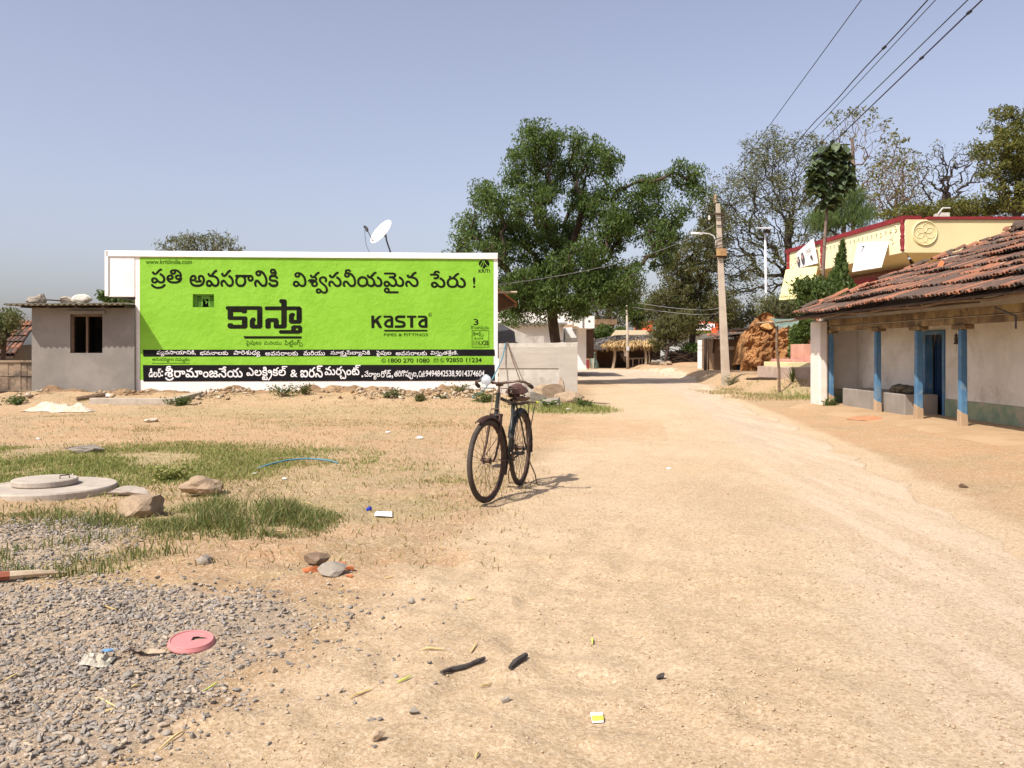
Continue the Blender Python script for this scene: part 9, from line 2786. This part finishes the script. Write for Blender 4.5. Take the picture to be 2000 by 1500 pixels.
# ------------------------------------------------------------------ grass, gravel, weeds
def scatter(box, n, dens, rng):
	"""n points in (x0, x1, y0, y1) kept with probability dens(x, y)."""
	x = rng.uniform(box[0], box[1], n)
	y = rng.uniform(box[2], box[3], n)
	k = rng.random(n) < dens(x, y)
	return x[k], y[k]

def blades(x, y, h, w, rng, lean=0.5):
	n = len(x)
	z = ground_h(x, y) - 0.004
	a = rng.uniform(0, 2 * np.pi, n)
	b = rng.uniform(0, 2 * np.pi, n)
	ln = lean * rng.random(n) * h
	s = np.stack([np.cos(a), np.sin(a), np.zeros(n)], -1) * (w * rng.uniform(0.6, 1.3, n))[:, None]
	o = np.stack([x, y, z], -1)
	m = o + np.stack([np.cos(b) * ln * 0.35, np.sin(b) * ln * 0.35, h * 0.6], -1)
	t = o + np.stack([np.cos(b) * ln, np.sin(b) * ln, h * (1 - 0.15 * rng.random(n))], -1)
	V = np.stack([o - s, o + s, m + s * 0.75, m - s * 0.75, t + s * 0.12, t - s * 0.12], 1).reshape(-1, 3)
	i = np.arange(n)[:, None] * 6
	F = np.concatenate([i + np.array([[0, 1, 2, 3]]), i + np.array([[3, 2, 4, 5]])], 1).reshape(-1, 4)
	return V, F

def join(parts):
	V, F, o = [], [], 0
	for v, f in parts:
		V.append(v)
		F.append(f + o)
		o += len(v)
	return np.concatenate(V), np.concatenate(F)

def patchy(x, y, s=0.9, k=0.25):
	return np.clip(0.55 + 0.75 * fbm(x * s, y * s, 3) + k, 0, 1)

def make_grass():
	rng = np.random.default_rng(21)
	P = []
	# mown-looking green strip
	x, y = scatter((-10, -1.5, 7.6, 12.2), 150000, lambda x, y: soft_ellipse(x, y, -5.4, 9.8, 3.9, 2.0) * np.clip(patchy(x, y, 1.0, -0.05) * 1.3, 0, 1), rng)
	P.append(blades(x, y, rng.uniform(0.015, 0.05, len(x)), 0.0045, rng, 1.0))
	x, y = scatter((-4.5, 0.3, 6.6, 10.5), 45000, lambda x, y: 0.7 * soft_ellipse(x, y, -1.9, 8.8, 2.0, 1.5) * patchy(x, y, 1.0, -0.55), rng)
	P.append(blades(x, y, rng.uniform(0.012, 0.04, len(x)), 0.004, rng, 1.2))
	x, y = scatter((-8.5, -2.8, 8.0, 11.0), 60000, lambda x, y: soft_ellipse(x, y, -5.2, 9.2, 1.9, 1.0) * patchy(x, y, 1.6, 0.1), rng)
	P.append(blades(x, y, rng.uniform(0.02, 0.065, len(x)), 0.0045, rng, 1.0))
	# beside the compound wall and on the right verge
	x, y = scatter((-0.4, 2.4, 16.6, 20.1), 9000, lambda x, y: soft_ellipse(x, y, 1.0, 18.6, 1.15, 1.5) * patchy(x, y), rng)
	P.append(blades(x, y, rng.uniform(0.03, 0.10, len(x)), 0.008, rng))
	x, y = scatter((6.2, 10, 22, 27), 9000, lambda x, y: soft_ellipse(x, y, 8.2, 24.5, 1.6, 1.7) * patchy(x, y), rng)
	P.append(blades(x, y, rng.uniform(0.03, 0.10, len(x)), 0.009, rng))
	V, F = join(P)
	tag(np_mesh("green_grass", V, F, M['grass']), kind='stuff')
	P = []
	clump = lambda x, y: np.maximum(soft_ellipse(x, y, -2.2, 6.6, 0.56, 0.75), np.maximum(soft_ellipse(x, y, -3.1, 6.6, 0.7, 0.45) * 0.5, soft_ellipse(x, y, -1.75, 6.35, 0.5, 0.55)))
	x, y = scatter((-4.0, -0.7, 5.4, 8.2), 80000, lambda x, y: clump(x, y) * patchy(x, y, 2.4, 0.0), rng)
	hh = 0.03 + 0.18 * clump(x, y) * rng.random(len(x)) ** 1.5 * patchy(x * 1.3, y * 1.3, 1.2, 0.1)
	P.append(blades(x, y, hh, 0.0036, rng, 1.3))
	x, y = scatter((-4.2, -1.6, 4.4, 6.0), 9000, lambda x, y: 0.5 * soft_ellipse(x, y, -2.7, 5.2, 0.95, 0.6) * (patchy(x, y, 2.6, -0.35) > 0.35), rng)
	P.append(blades(x, y, rng.uniform(0.03, 0.09, len(x)), 0.004, rng, 0.9))
	V, F = join(P)
	tag(np_mesh("tall_grass", V, F, M['grass_tall']), kind='stuff')
	P = []
	x, y = scatter((-10, 0.6, 5.0, 20.0), 170000, lambda x, y: 0.75 * np.clip(smooth(-0.05, 0.7, fbm(x * 0.7 + 9, y * 0.7, 3)) + 0.22, 0, 1) * (1 - smooth(-0.6, 0.5, x - 0.0)) * (1 - 0.8 * zone_gravel(x, y)) * np.clip(1.3 - 0.05 * y, 0.25, 1), rng)
	P.append(blades(x, y, rng.uniform(0.012, 0.05, len(x)), 0.0042, rng, 1.6))
	x, y = scatter((5.6, 9.5, 22, 33), 12000, lambda x, y: 0.6 * soft_ellipse(x, y, 7.2, 26.5, 1.8, 5) * patchy(x, y, 0.8, -0.1), rng)
	P.append(blades(x, y, rng.uniform(0.03, 0.10, len(x)), 0.009, rng, 1.2))
	V, F = join(P)
	tag(np_mesh("dry_grass", V, F, M['grass_dry']), kind='stuff')

make_grass()

def stones(x, y, r, rng, squash=(0.4, 0.8), sink=0.25, road=False, sub=1):
	"""Angular stones: many copies of a few broken templates in one mesh."""
	n = len(x)
	tm = []
	for k in range(10):
		mb = MB().chunk((0, 0, 0), (1, 1, 1), 300 + k, 0, sub, 11, (0.28, 0.62))
		tm.append(np.array(mb.v) / 0.85)
	F0 = np.array(ico(sub)[1])
	pick = rng.integers(0, 10, n)
	T = np.array(tm)[pick]
	sc = np.stack([r * rng.uniform(0.75, 1.3, n), r * rng.uniform(0.6, 1.0, n), r * rng.uniform(*squash, n)], -1)
	T = T * sc[:, None, :]
	a = rng.uniform(0, 2 * np.pi, n)
	tl = rng.normal(0, 0.3, n)
	c, s = np.cos(tl)[:, None], np.sin(tl)[:, None]
	X, Z = T[:, :, 0] * c - T[:, :, 2] * s, T[:, :, 0] * s + T[:, :, 2] * c
	Y = T[:, :, 1]
	c, s = np.cos(a)[:, None], np.sin(a)[:, None]
	X, Y = X * c - Y * s, X * s + Y * c
	z = ground_h(x, y) + road_lift(x, y) + sc[:, 2] * (1 - 2 * sink)
	V = np.stack([X + x[:, None], Y + y[:, None], Z + z[:, None]], -1).reshape(-1, 3)
	nv = T.shape[1]
	F = (F0[None] + (np.arange(n) * nv)[:, None, None]).reshape(-1, 3)
	return V, F

def make_gravel():
	rng = np.random.default_rng(5)
	den = lambda x, y: np.clip(zone_gravel(x, y) * (0.62 + 0.42 * fbm(x * 1.6, y * 1.6, 3)) + 0.15 * zone_gravel(x, y) ** 2, 0, 1) * (1 - 0.75 * soft_ellipse(x, y, -2.2, 6.7, 1.0, 0.62))
	x, y = scatter((-5.2, -0.4, 2.1, 7.0), 105000, den, rng)
	r = 0.0042 + 0.0125 * rng.random(len(x)) ** 2.0
	V, F = stones(x, y, r, rng, (0.3, 0.62), sub=2)
	x, y = scatter((-4.0, -0.2, 2.0, 6.4), 2200, lambda x, y: np.clip(1.2 * soft_ellipse(x, y, -1.7, 3.7, 1.7, 1.5) - 0.2, 0, 1) * 0.5, rng)
	p2 = stones(x, y, 0.006 + 0.008 * rng.random(len(x)), rng, sub=2)
	V, F = join([(V, F), p2])
	tag(np_mesh("gravel", V, F, M['gravel']), kind='stuff')
	# dusty grit over the earth and road
	x, y = scatter((-3.2, 4.2, 1.9, 8.5), 110000, lambda x, y: np.clip(1.15 - 0.09 * y, 0.1, 1) * (np.abs(x) < 0.62 * y + 0.2) * np.clip(0.5 + 0.6 * fbm(x * 1.3, y * 1.3, 3), 0.05, 1), rng)
	V, F = stones(x, y, 0.0019 + 0.0058 * rng.random(len(x)) ** 4, rng, sink=0.2, road=False)
	tag(np_mesh("loose_gravel", V, F, M['pebble']), kind='stuff')
	# rubble and litter along the foot of the buildings
	x, y = scatter((-11.5, 0.2, 18.2, 21.6), 7000, lambda x, y: np.exp(-((y - 20.5 - 0.04 * x) / 0.7) ** 2) * np.clip(0.45 + 0.8 * fbm(x * 0.9, y * 0.9, 3), 0, 1), rng)
	V, F = stones(x, y, 0.012 + 0.07 * rng.random(len(x)) ** 4, rng)
	V[:, 2] += np.repeat(0.07 * smooth(19.9, 20.9, y - 0.06 * x), 12)
	tag(np_mesh("wall_rubble", V, F, M['rubble']), kind='stuff')

make_gravel()

def weed(px, py, h, n, rng, mt, label, group=None, leaf=(0.07, 0.025), wide=1.0, name="weed_clump"):
	g = gpt(px, py)
	root = thing(name, label, "weed", g, group)
	mb = MB()
	tips = []
	for k in range(9):
		a = rng.uniform(0, 6.28)
		L = h * rng.uniform(0.3, 0.8)
		e = g + Vector((math.cos(a) * h * wide * rng.uniform(.3, 1.5), math.sin(a) * h * wide * rng.uniform(.2, .8), L))
		mb.tube([g, g.lerp(e, .5) + Vector((0, 0, L * .12)), e], [0.008, 0.006, 0.003], 4, False)
		tips += [g.lerp(e, t) for t in np.linspace(0.35, 1.0, 6)]
	mb.build("stems", M['wood'], root)
	C = np.array([tuple(t) for t in tips])
	k = rng.integers(0, len(C), n)
	V, F = leaf_mesh(C[k] + rng.normal(size=(n, 3)) * h * 0.17, rng, leaf[0], leaf[1], 0.1)
	V[:, 2] = np.maximum(V[:, 2], g.z - 0.01)
	np_mesh("foliage", V, F, mt, root)

def make_weeds():
	rng = np.random.default_rng(61)
	G = "weeds along the foot of the wall"
	spots = [(553, 773, 0.30, 340, 'leaf_bright', "green weed clump in the earth bank under the dealer's name"),
			 (597, 770, 0.28, 320, 'leaf_brown', "brownish weed clump right of the green one under the dealer's name"),
			 (345, 793, 0.24, 420, 'leaf_bright', "fresh green weed growing over the concrete kerb strip"),
			 (768, 777, 0.26, 480, 'leaf_dull', "dull weed clump below the middle of the white wall foot"),
			 (815, 783, 0.2, 360, 'leaf_brown', "dull grey weed clump below the address lettering"),
			 (712, 764, 0.13, 120, 'leaf_dull', "wispy weed clump against the white wall under the merchant's name"),
			 (863, 774, 0.12, 120, 'leaf_brown', "brown wispy weed clump below the mobile numbers"),
			 (897, 773, 0.3, 420, 'leaf_dull', "green weed clump at the right end of the white wall"),
			 (948, 784, 0.28, 420, 'leaf_bright', "bright weed clump just behind the bicycle handlebar"),
			 (1075, 796, 0.2, 320, 'leaf_neem', "dark green creeper at the foot of the broken slabs"),
			 (1140, 795, 0.22, 340, 'leaf_bright', "low green weed at the free end of the compound wall"),
			 (1620, 797, 0.2, 260, 'leaf_bright', "green weed tuft at the foot of the whitewashed corner pier"),
			 (1424, 751, 0.36, 320, 'leaf_dull', "grey green weed growing at the foot of the electric pole"),
			 (30, 785, 0.22, 360, 'leaf_bright', "green weeds at the foot of the block wall"),
			 (330, 940, 0.16, 620, 'grass', "broad fresh green weed behind the two rocks")]
	for px, py, h, n, m, lab in spots:
		weed(px, py, h, n, rng, M[m], lab, G if 700 < px < 960 or px < 620 and py < 800 else None, leaf=(0.07, 0.026) if py < 800 else (0.05, 0.02))

make_weeds()

# ------------------------------------------------------------------ things lying about
def litter():
	# concrete chamber ring and its lid
	g = gpt(100, 962)
	mb = MB()
	R = 119 / FPX * g.y
	mb.lathe((g.x, g.y, g.z - 0.02), [(0.001, 0.0), (R, 0.0), (R, 0.075), (R * 0.985, 0.088), (0.001, 0.09)], 56)
	tag(mb.build("chamber_slab", M['concrete']), "wide round concrete chamber slab in the grass at the left edge", "slab")
	r = 59 / FPX * g.y
	l = thing("chamber_lid", "round concrete lid resting off centre on the wide chamber slab", "lid", (g.x - 0.05, g.y, g.z + 0.07))
	mb = MB()
	c = pt(88, 950, g.y + 0.02)
	c.z = g.z + 0.072
	mb.lathe(c, [(0.001, 0.0), (r * 0.97, 0.0), (r, 0.01), (r, 0.048), (r * 0.97, 0.056), (0.001, 0.057)], 44)
	mb.build("disc", M['concrete'], l)
	mb = MB()
	mb.tube([c + Vector((r * .55, -.03, .05)), c + Vector((r * .55, -.03, .085)), c + Vector((r * .75, 0.03, .085)), c + Vector((r * .75, 0.03, .05))], 0.006, 6)
	mb.build("iron_loop", M['rust'], l)

	def stone(name, px, py, rx, ry, rz, mt, lab, seed, rot=0, group=None, cat="stone", facets=13, sink=0.25, shape='chunk'):
		g = gpt(px, py)
		mb = MB()
		c = (g.x, g.y, g.z + rz * (1 - sink))
		if shape == 'chunk':
			mb.chunk(c, (rx * 1.2, ry * 1.2, rz * 1.25), seed, rot, 4, facets, (0.36, 0.68))
		else:
			mb.blob(c, (rx, ry, rz), 0.35, 1.3, 3, seed, rot)
		return tag(mb.build(name, M[mt]), lab, cat, group)
	stone("rock", 282, 1004, 0.165, 0.16, 0.085, 'stone_tan', "angular brown rock in the grass with a dark right face, nearer of two", 3, -0.2, "rocks in the grass", sink=0.0)
	stone("rock", 396, 968, 0.175, 0.15, 0.085, 'stone_tan', "rounded tan rock in the grass behind the angular one", 17, 0.2, "rocks in the grass", sink=0.05, shape='blob')
	stone("flat_stone", 255, 966, 0.16, 0.09, 0.03, 'concrete', "pale flat stone slab between the chamber slab and the rocks", 6, 0.1, sink=0.0)
	stone("flat_stone", 168, 882, 0.22, 0.2, 0.05, 'stone_grey', "tilted grey flat stone lying alone on the green grass", 9, 0.4, sink=0.25)
	stone("clod", 620, 1104, 0.060, 0.042, 0.030, 'earth', "dark brown earth clod behind the grey stone and brick bits", 31, 0.3, sink=0.0)
	stone("grey_stone", 656, 1121, 0.066, 0.050, 0.028, 'stone_grey', "pale grey stone wedged between orange brick bits", 33, -0.2, sink=0.1)
	for i, (px, py, r, lab) in enumerate(((612, 1116, 0.045, "orange brick sliver left of the pale grey stone"), (664, 1106, 0.045, "orange brick bit behind the pale grey stone"), (681, 1112, 0.035, "orange brick bit right of the pale grey stone"), (683, 1127, 0.025, "smallest orange brick crumb in front of the grey stone"))):
		stone("brick_bit", px, py, r, r * 0.45, r * 0.35, 'brick', lab, 40 + i, 0.5 - 0.5 * i, "broken brick bits", "brick")
	stone("grey_stone", 404, 1101, 0.045, 0.04, 0.030, 'stone_grey', "dark grey lump lying between the grass clump and the gravel", 52, 0)
	stone("pebble", 1292, 1327, 0.014, 0.012, 0.011, 'blackrubber', "small round dark pebble alone on the road", 53, 0, sink=0.0)
	stone("pebble", 989, 1371, 0.014, 0.011, 0.010, 'stone_grey', "dark purplish pebble below the black strips", 54, 0, sink=0.0)
	stone("pebble", 807, 1394, 0.016, 0.012, 0.011, 'stone_grey', "grey pebble left of the purplish pebble near the bottom", 55, 0.4, sink=0.0)
	stone("pebble", 738, 1446, 0.018, 0.015, 0.014, 'stone_tan', "brown round pebble near the bottom edge", 56, 0.4, sink=0.0)
	stone("pebble", 803, 1178, 0.022, 0.015, 0.011, 'stone_grey', "dark flat pebble on the sand between the gravel and the road", 57, 0.2, sink=0.0)
	stone("clod", 1882, 953, 0.03, 0.025, 0.018, 'earth', "small brown clod on the earth in front of the veranda posts", 58, 0.4, sink=0.0)
	# broken slabs heaped against the compound wall
	G = "broken slabs against the compound wall"
	S = [(1062, 786, 0.30, 0.12, 0.22, 'stone_tan', "largest broken slab leaning on the compound wall in the middle of the heap", 0.2),
		 (1095, 788, 0.34, 0.16, 0.14, 'stone_tan', "long sloping slab at the right of the heap by the compound wall", -0.3),
		 (1040, 786, 0.20, 0.14, 0.12, 'stone_grey', "grey broken stone at the left of the heap by the compound wall", 0.5),
		 (1078, 795, 0.20, 0.12, 0.10, 'stone_grey', "low front stone of the heap by the compound wall", 0.1),
		 (1080, 764, 0.15, 0.12, 0.12, 'pink', None, 0)]
	for i, (px, py, rx, ry, rz, mt, lab, rot) in enumerate(S[:4]):
		o = stone("broken_slab", px, py, rx, ry, rz, mt, lab, 70 + i, rot, G, facets=8)
		o.location.y = min(o.location.y, 19.75)
	q = pt(1078, 770, 19.75)
	mb = MB()
	n = 14
	vs = []
	for s in (0, 1):
		for k in range(n + 1):
			a = -0.3 + 3.3 * k / n
			for r in (0.15, 0.185):
				vs.append((q.x - 0.05 + r * math.cos(a), q.y - 0.05 + 0.16 * s, q.z + 0.02 + r * math.sin(a)))
	m0 = 2 * (n + 1)
	fs = []
	for k in range(n):
		fs += [(2 * k, 2 * k + 1, 2 * k + 3, 2 * k + 2), (m0 + 2 * k + 1, m0 + 2 * k, m0 + 2 * k + 2, m0 + 2 * k + 3), (2 * k + 1, m0 + 2 * k + 1, m0 + 2 * k + 3, 2 * k + 3), (m0 + 2 * k, 2 * k, 2 * k + 2, m0 + 2 * k + 2)]
	mb.add(vs, fs)
	tag(mb.build("broken_pipe", M['stone']), "curved shard of a broken clay pipe standing on the slab heap", "pipe shard")
	mb = MB()
	mb.prism([pt(1088, 768, 19.6), pt(1103, 766, 19.6), pt(1100, 745, 19.7), pt(1094, 737, 19.75), pt(1090, 748, 19.7)], (0.02, 0.12, 0))
	tag(mb.build("brick_shard", M['stone']), "upright pointed shard of brown stone on the slab heap", "stone", None)
	mb = MB()
	mb.chunk(pt(1093, 776, 19.5), (0.16, 0.1, 0.07), 88, 0.2, 3)
	tag(mb.build("broken_slab", M['stone']), "brown stone lying under the pipe shard on top of the slab heap", "stone", G)
	g = gpt(1056, 786)
	mb = MB()
	mb.blob((g.x, g.y - 0.25, g.z + 0.03), (0.14, 0.05, 0.035), 0.5, 3, 2, 3)
	tag(mb.build("yellow_bag", M['yellowplastic']), "crumpled yellow plastic bag under the slab heap", "plastic bag")
	# concrete kerb lying in an L by the wall
	mb = MB()
	p, q, r_ = gpt(178, 791), gpt(336, 791), gpt(392, 774)
	for a, c in ((p, q), (q, r_)):
		mb.beam(a + Vector((0, 0, 0.05)), c + Vector((0, 0, 0.05)), 0.16, 0.14)
	tag(mb.build("kerb_strip", M['concrete'], bevel=0.01), "long L-shaped concrete kerb strip lying in front of the grey shed", "kerb")
	mb = MB()
	p, q = gpt(150, 789), gpt(205, 779)
	mb.tube([p + Vector((0, 0, .06)), q + Vector((0, 0, .09))], 0.05, 7)
	tag(mb.build("old_log", M['wood']), "grey weathered log lying behind the white sack", "log")
	# crumpled white sack
	n, k = 46, 20
	A = gpt(46, 803)
	A2 = gpt(174, 806)
	vs = []
	ax = A2 - A
	sd = Vector((-ax.y, ax.x, 0)).normalized()
	for i in range(n + 1):
		for j in range(k + 1):
			t, s = i / n, j / k
			w = 0.55 * (0.55 + 0.45 * math.sin(math.pi * min(1, t * 1.1 + 0.05))) * (1 + 0.25 * float(vnoise(t * 7, 3)))
			p = A + ax * (t + 0.03 * float(vnoise(s * 5, t * 6))) + sd * (w * (s - 0.15))
			edge = min(1, 5 * min(s, 1 - s)) * min(1, 8 * min(t, 1 - t))
			hgt = (0.10 + 0.03 * smooth(0.6, 0.95, t)) * edge * (1 + 0.5 * float(vnoise(t * 9, s * 4))) + 0.02 * float(vnoise(t * 19 + s * 5, s * 7)) * edge
			vs.append((p.x, p.y, gh(p.x, p.y) + 0.012 + max(0, hgt)))
	mb = MB()
	mb.add(vs, [(i * (k + 1) + j, (i + 1) * (k + 1) + j, (i + 1) * (k + 1) + j + 1, i * (k + 1) + j + 1) for i in range(n) for j in range(k)])
	tag(mb.build("empty_sack", M['sack']), "crumpled dirty white sack spread on the earth below the grey shed", "sack")
	for i, (px, py, s, lab) in enumerate(((206, 776, 0.16, "white crumpled scrap on the rubble between sack and kerb strip"), (296, 824, 0.13, "pale flat scrap lying on the bare earth in front of the kerb"), (820, 857, 0.075, "white crumpled plastic bag on the grass left of the bicycle"), (758, 845, 0.04, "tiny white scrap left of the white plastic bag"),
										  (497, 926, 0.03, "small white paper scrap below the left end of the blue hose"), (556, 936, 0.03, "small white scrap below the middle of the blue hose"), (140, 928, 0.028, "round white scrap in the grass above the chamber lid"), (1306, 916, 0.028, "small white scrap alone on the road"), (1110, 800, 0.06, "white scrap beside the creeper at the slab heap"), (75, 858, 0.04, "pale pebble-like scrap at the edge of the green grass"))):
		g = gpt(px, py)
		mb = MB()
		mb.blob((g.x, g.y, g.z + s * 0.22), (s, s * 0.7, s * 0.3), 0.6, 2.2, 2, 90 + i, i)
		tag(mb.build("white_scrap", M['paper'] if i != 1 else M['sack']), lab, "litter", "white scraps of litter")
	# cut paper, blue cap
	q = [gpt(x, y, 0.012) for x, y in ((735, 1000), (765, 1001), (766, 1009), (731, 1007))]
	mb = MB()
	mb.hexa([v for v in q] + [v + Vector((0, 0, 0.006)) for v in q])
	tag(mb.build("paper_sheet", M['paper']), "flat white piece of paper beside the small blue cap", "paper")
	g = gpt(721, 998)
	mb = MB()
	mb.lathe((g.x, g.y, g.z + 0.016), [(0.001, -0.018), (0.016, -0.018), (0.017, 0.012), (0.014, 0.018), (0.001, 0.018)], 14, (0.6, -0.3, 0.5))
	tag(mb.build("bottle_cap", M['bluebit']), "small dark blue bottle cap next to the white paper", "cap")
	# blue hose end
	pts = []
	for px, py in ((503, 917), (530, 911), (560, 906), (590, 903), (615, 902), (640, 903), (660, 906)):
		g = gpt(px, py)
		pts.append(g + Vector((0, 0, 0.012 + 0.03 * math.sin((px - 500) / 160 * math.pi))))
	mb = MB()
	mb.tube(pts, 0.010, 8)
	tag(mb.build("blue_hose", M['bluehose'], smooth_=True), "curved length of blue hose lying on the grass", "hose")
	# pink lid with a torn slot
	g = gpt(374, 1258)
	r = 42 / FPX * g.y
	t = thing("pink_lid", "round pink plastic lid with a torn slot lying on the gravel", "lid", g)
	mb = MB()
	tilt = Vector((0.05, -0.12, 1)).normalized()
	c = g + Vector((0, 0, 0.019))
	u = tilt.cross(Vector((0, 1, 0))).normalized()
	w = tilt.cross(u)
	N = 48
	slot = [(0.78, -0.28), (0.0, 0.10), (-0.04, -0.34), (0.2, -0.40)]
	outer = [c + u * (r * math.cos(2 * math.pi * k / N)) + w * (r * math.sin(2 * math.pi * k / N)) for k in range(N)]
	inner = [c + u * (r * a * 0.9) * -1 + w * (r * b_ * 0.9) * 1 for a, b_ in slot]
	tri = geometry.tessellate_polygon([[Vector(((p - c).dot(u), (p - c).dot(w), 0)) for p in outer], [Vector(((p - c).dot(u), (p - c).dot(w), 0)) for p in inner]])
	mb.add(outer + inner, tri)
	lip = [c + (p - c) * 1.06 - tilt * 0.012 for p in outer]
	lip2 = [c + (p - c) * 1.06 - tilt * 0.018 for p in outer]
	mb.add(outer + lip + lip2, [(k, (k + 1) % N, N + (k + 1) % N, N + k) for k in range(N)] + [(N + k, N + (k + 1) % N, 2 * N + (k + 1) % N, 2 * N + k) for k in range(N)])
	mb.build("disc", M['pinkplastic'], t, smooth_=False)
	mb = MB()
	mb.ring(c + tilt * 0.001, tilt, r * 0.95, 0.0035, 48, 6)
	mb.build("raised_rim", M['pinkplastic'], t, smooth_=True)
	# wrappers
	g = gpt(188, 1298)
	mb = MB()
	n, k = 16, 10
	vs = []
	for i in range(n + 1):
		for j in range(k + 1):
			x, y = (i / n - .5) * 0.12, (j / k - .5) * 0.085
			e = min(1, 6 * min(i / n, 1 - i / n)) * min(1, 5 * min(j / k, 1 - j / k))
			vs.append((g.x + x, g.y + y + 0.02 * x, gh(g.x + x, g.y + y) + 0.012 + e * (0.02 + 0.022 * float(vnoise(i * .6, j * .8)))))
	mb.add(vs, [(i * (k + 1) + j, (i + 1) * (k + 1) + j, (i + 1) * (k + 1) + j + 1, i * (k + 1) + j + 1) for i in range(n) for j in range(k)])
	w_ = tag(mb.build("clear_wrapper", M['clear']), "dusty crumpled clear wrapper with a blue corner on the gravel", "wrapper")
	mb = MB()
	mb.blob((g.x + 0.03, g.y + 0.035, g.z + 0.045), (0.024, 0.016, 0.006), 0.4, 2, 2, 5)
	mb.build("blue_print", surf('wrapper_blue', (0.12, 0.26, 0.44), rough=0.4, bstr=0), w_)
	p = gpt(282, 1285)
	mb = MB()
	n = 12
	vs = []
	for i in range(n + 1):
		for s in (-1, 1):
			t_ = i / n
			x = p.x - 0.075 + 0.15 * t_
			y = p.y + 0.016 * s * (1 - 0.5 * t_) + 0.02 * t_
			vs.append((x, y, gh(x, y) + 0.022 + 0.012 * float(vnoise(t_ * 7, s))))
	mb.add(vs, [(2 * i, 2 * i + 2, 2 * i + 3, 2 * i + 1) for i in range(n)])
	tag(mb.build("paper_strip", M['wood_pale']), "torn brown paper strip between the wrapper and the pink lid", "paper")
	q = [gpt(x, y, 0.005) for x, y in ((1153, 1394), (1177, 1393), (1179, 1411), (1157, 1412))]
	mb = MB()
	mb.hexa(q + [v + Vector((0, 0, 0.004)) for v in q])
	w_ = tag(mb.build("square_wrapper", M['paper']), "small square wrapper, yellow with a white upper edge, on the road", "wrapper")
	mb = MB()
	z4 = Vector((0, 0, 0.0075))
	a, b_, c_, d_ = [v + z4 for v in q]
	mb.quad(a.lerp(d_, 0.42), b_.lerp(c_, 0.45), b_.lerp(c_, 0.96), a.lerp(d_, 0.98))
	mb.build("yellow_print", M['yellowplastic'], w_)
	# black strips
	for lab, pp, r in (("long bent black charred stick on the sand", ((862, 1319), (880, 1313), (905, 1308), (918, 1303), (932, 1297), (946, 1291)), 0.0095), ("short thick black charred stick right of the long one", ((996, 1310), (1006, 1299), (1018, 1291), (1027, 1285)), 0.0125)):
		pts = [gpt(x, y) + Vector((0, 0, 0.012)) for x, y in pp]
		mb = MB()
		mb.tube(pts, [r * k_ for k_ in ((0.7, 1.0, 1.05, 0.85, 1.05, 0.75) if len(pts) == 6 else (0.6, 1.0, 1.0, 0.85))], 7)
		tag(mb.build("charred_stick", M['blackrubber']), lab, "stick", "charred black sticks")
	g0, g1 = gpt(-10, 1137), gpt(130, 1125)
	st = thing("wooden_stake", "pale pointed wooden stake with a red stained end at the left edge", "stake", g0)
	mb = MB()
	u = (g1 - g0)
	up = Vector((0, 0, 0.03))
	mb.tube([g0 + u * 0.2 + up, g0 + u * 0.6 + up, g1 + up * 0.7], [0.024, 0.02, 0.006], 6)
	mb.build("point", M['wood_pale'], st)
	mb = MB()
	mb.tube([g0 - u * 0.3 + up, g0 + u * 0.199 + up], [0.027, 0.0245], 6)
	mb.build("stained_end", surf('red_stain', (0.30, 0.085, 0.045), (0.25, 0.09, 0.05), bstr=0.1), st)
	# pale straws, dry pods
	rg = random.Random(77)
	L0 = [(845, 1272, 0.0, 46), (924, 1270, 1.0, 26), (790, 1330, 0.5, 30), (706, 1360, 0.4, 44), (948, 1342, 0.6, 30), (1157, 1255, 1.4, 18), (932, 1478, 1.3, 22), (412, 1347, 0.9, 28), (335, 1445, 1.0, 50), (215, 1192, 0.0, 26), (25, 1325, 1.2, 34), (200, 1375, -0.35, 90), (760, 1131, 0.2, 20), (600, 985, -0.5, 40), (612, 992, 0.2, 44), (215, 1392, 0.2, 20), (668, 1155, 0.3, 14), (545, 1041, 0.2, 34), (920, 1173, 0.1, 18), (268, 1343, 0.7, 18)]
	for i, (px, py, a, L) in enumerate(L0):
		g = gpt(px, py)
		s = L / FPX * g.y / 2
		bow = rg.uniform(-0.25, 0.25)
		pts = []
		for t_ in np.linspace(-1, 1, 9):
			x = g.x + s * t_ * math.cos(a) - s * bow * (1 - t_ * t_) * math.sin(a)
			y = g.y + s * 2.0 * t_ * math.sin(a) + s * bow * (1 - t_ * t_) * math.cos(a)
			pts.append(Vector((x, y, gh(x, y) + 0.005 + 0.005 * (1 - t_ * t_))))
		mb = MB()
		mb.tube(pts, [0.0008, 0.0024, 0.0036, 0.0042, 0.0042, 0.004, 0.0034, 0.0022, 0.0008], 6)
		green = i in (2, 7, 5)
		tag(mb.build("dry_pod", M['pod_green'] if green else M['pod']), "narrow yellow-green dry leaf or pod lying on the ground" if green else "narrow straw coloured dry pod lying on the ground", "dry pod", "dry pods and leaves on the ground")

litter()
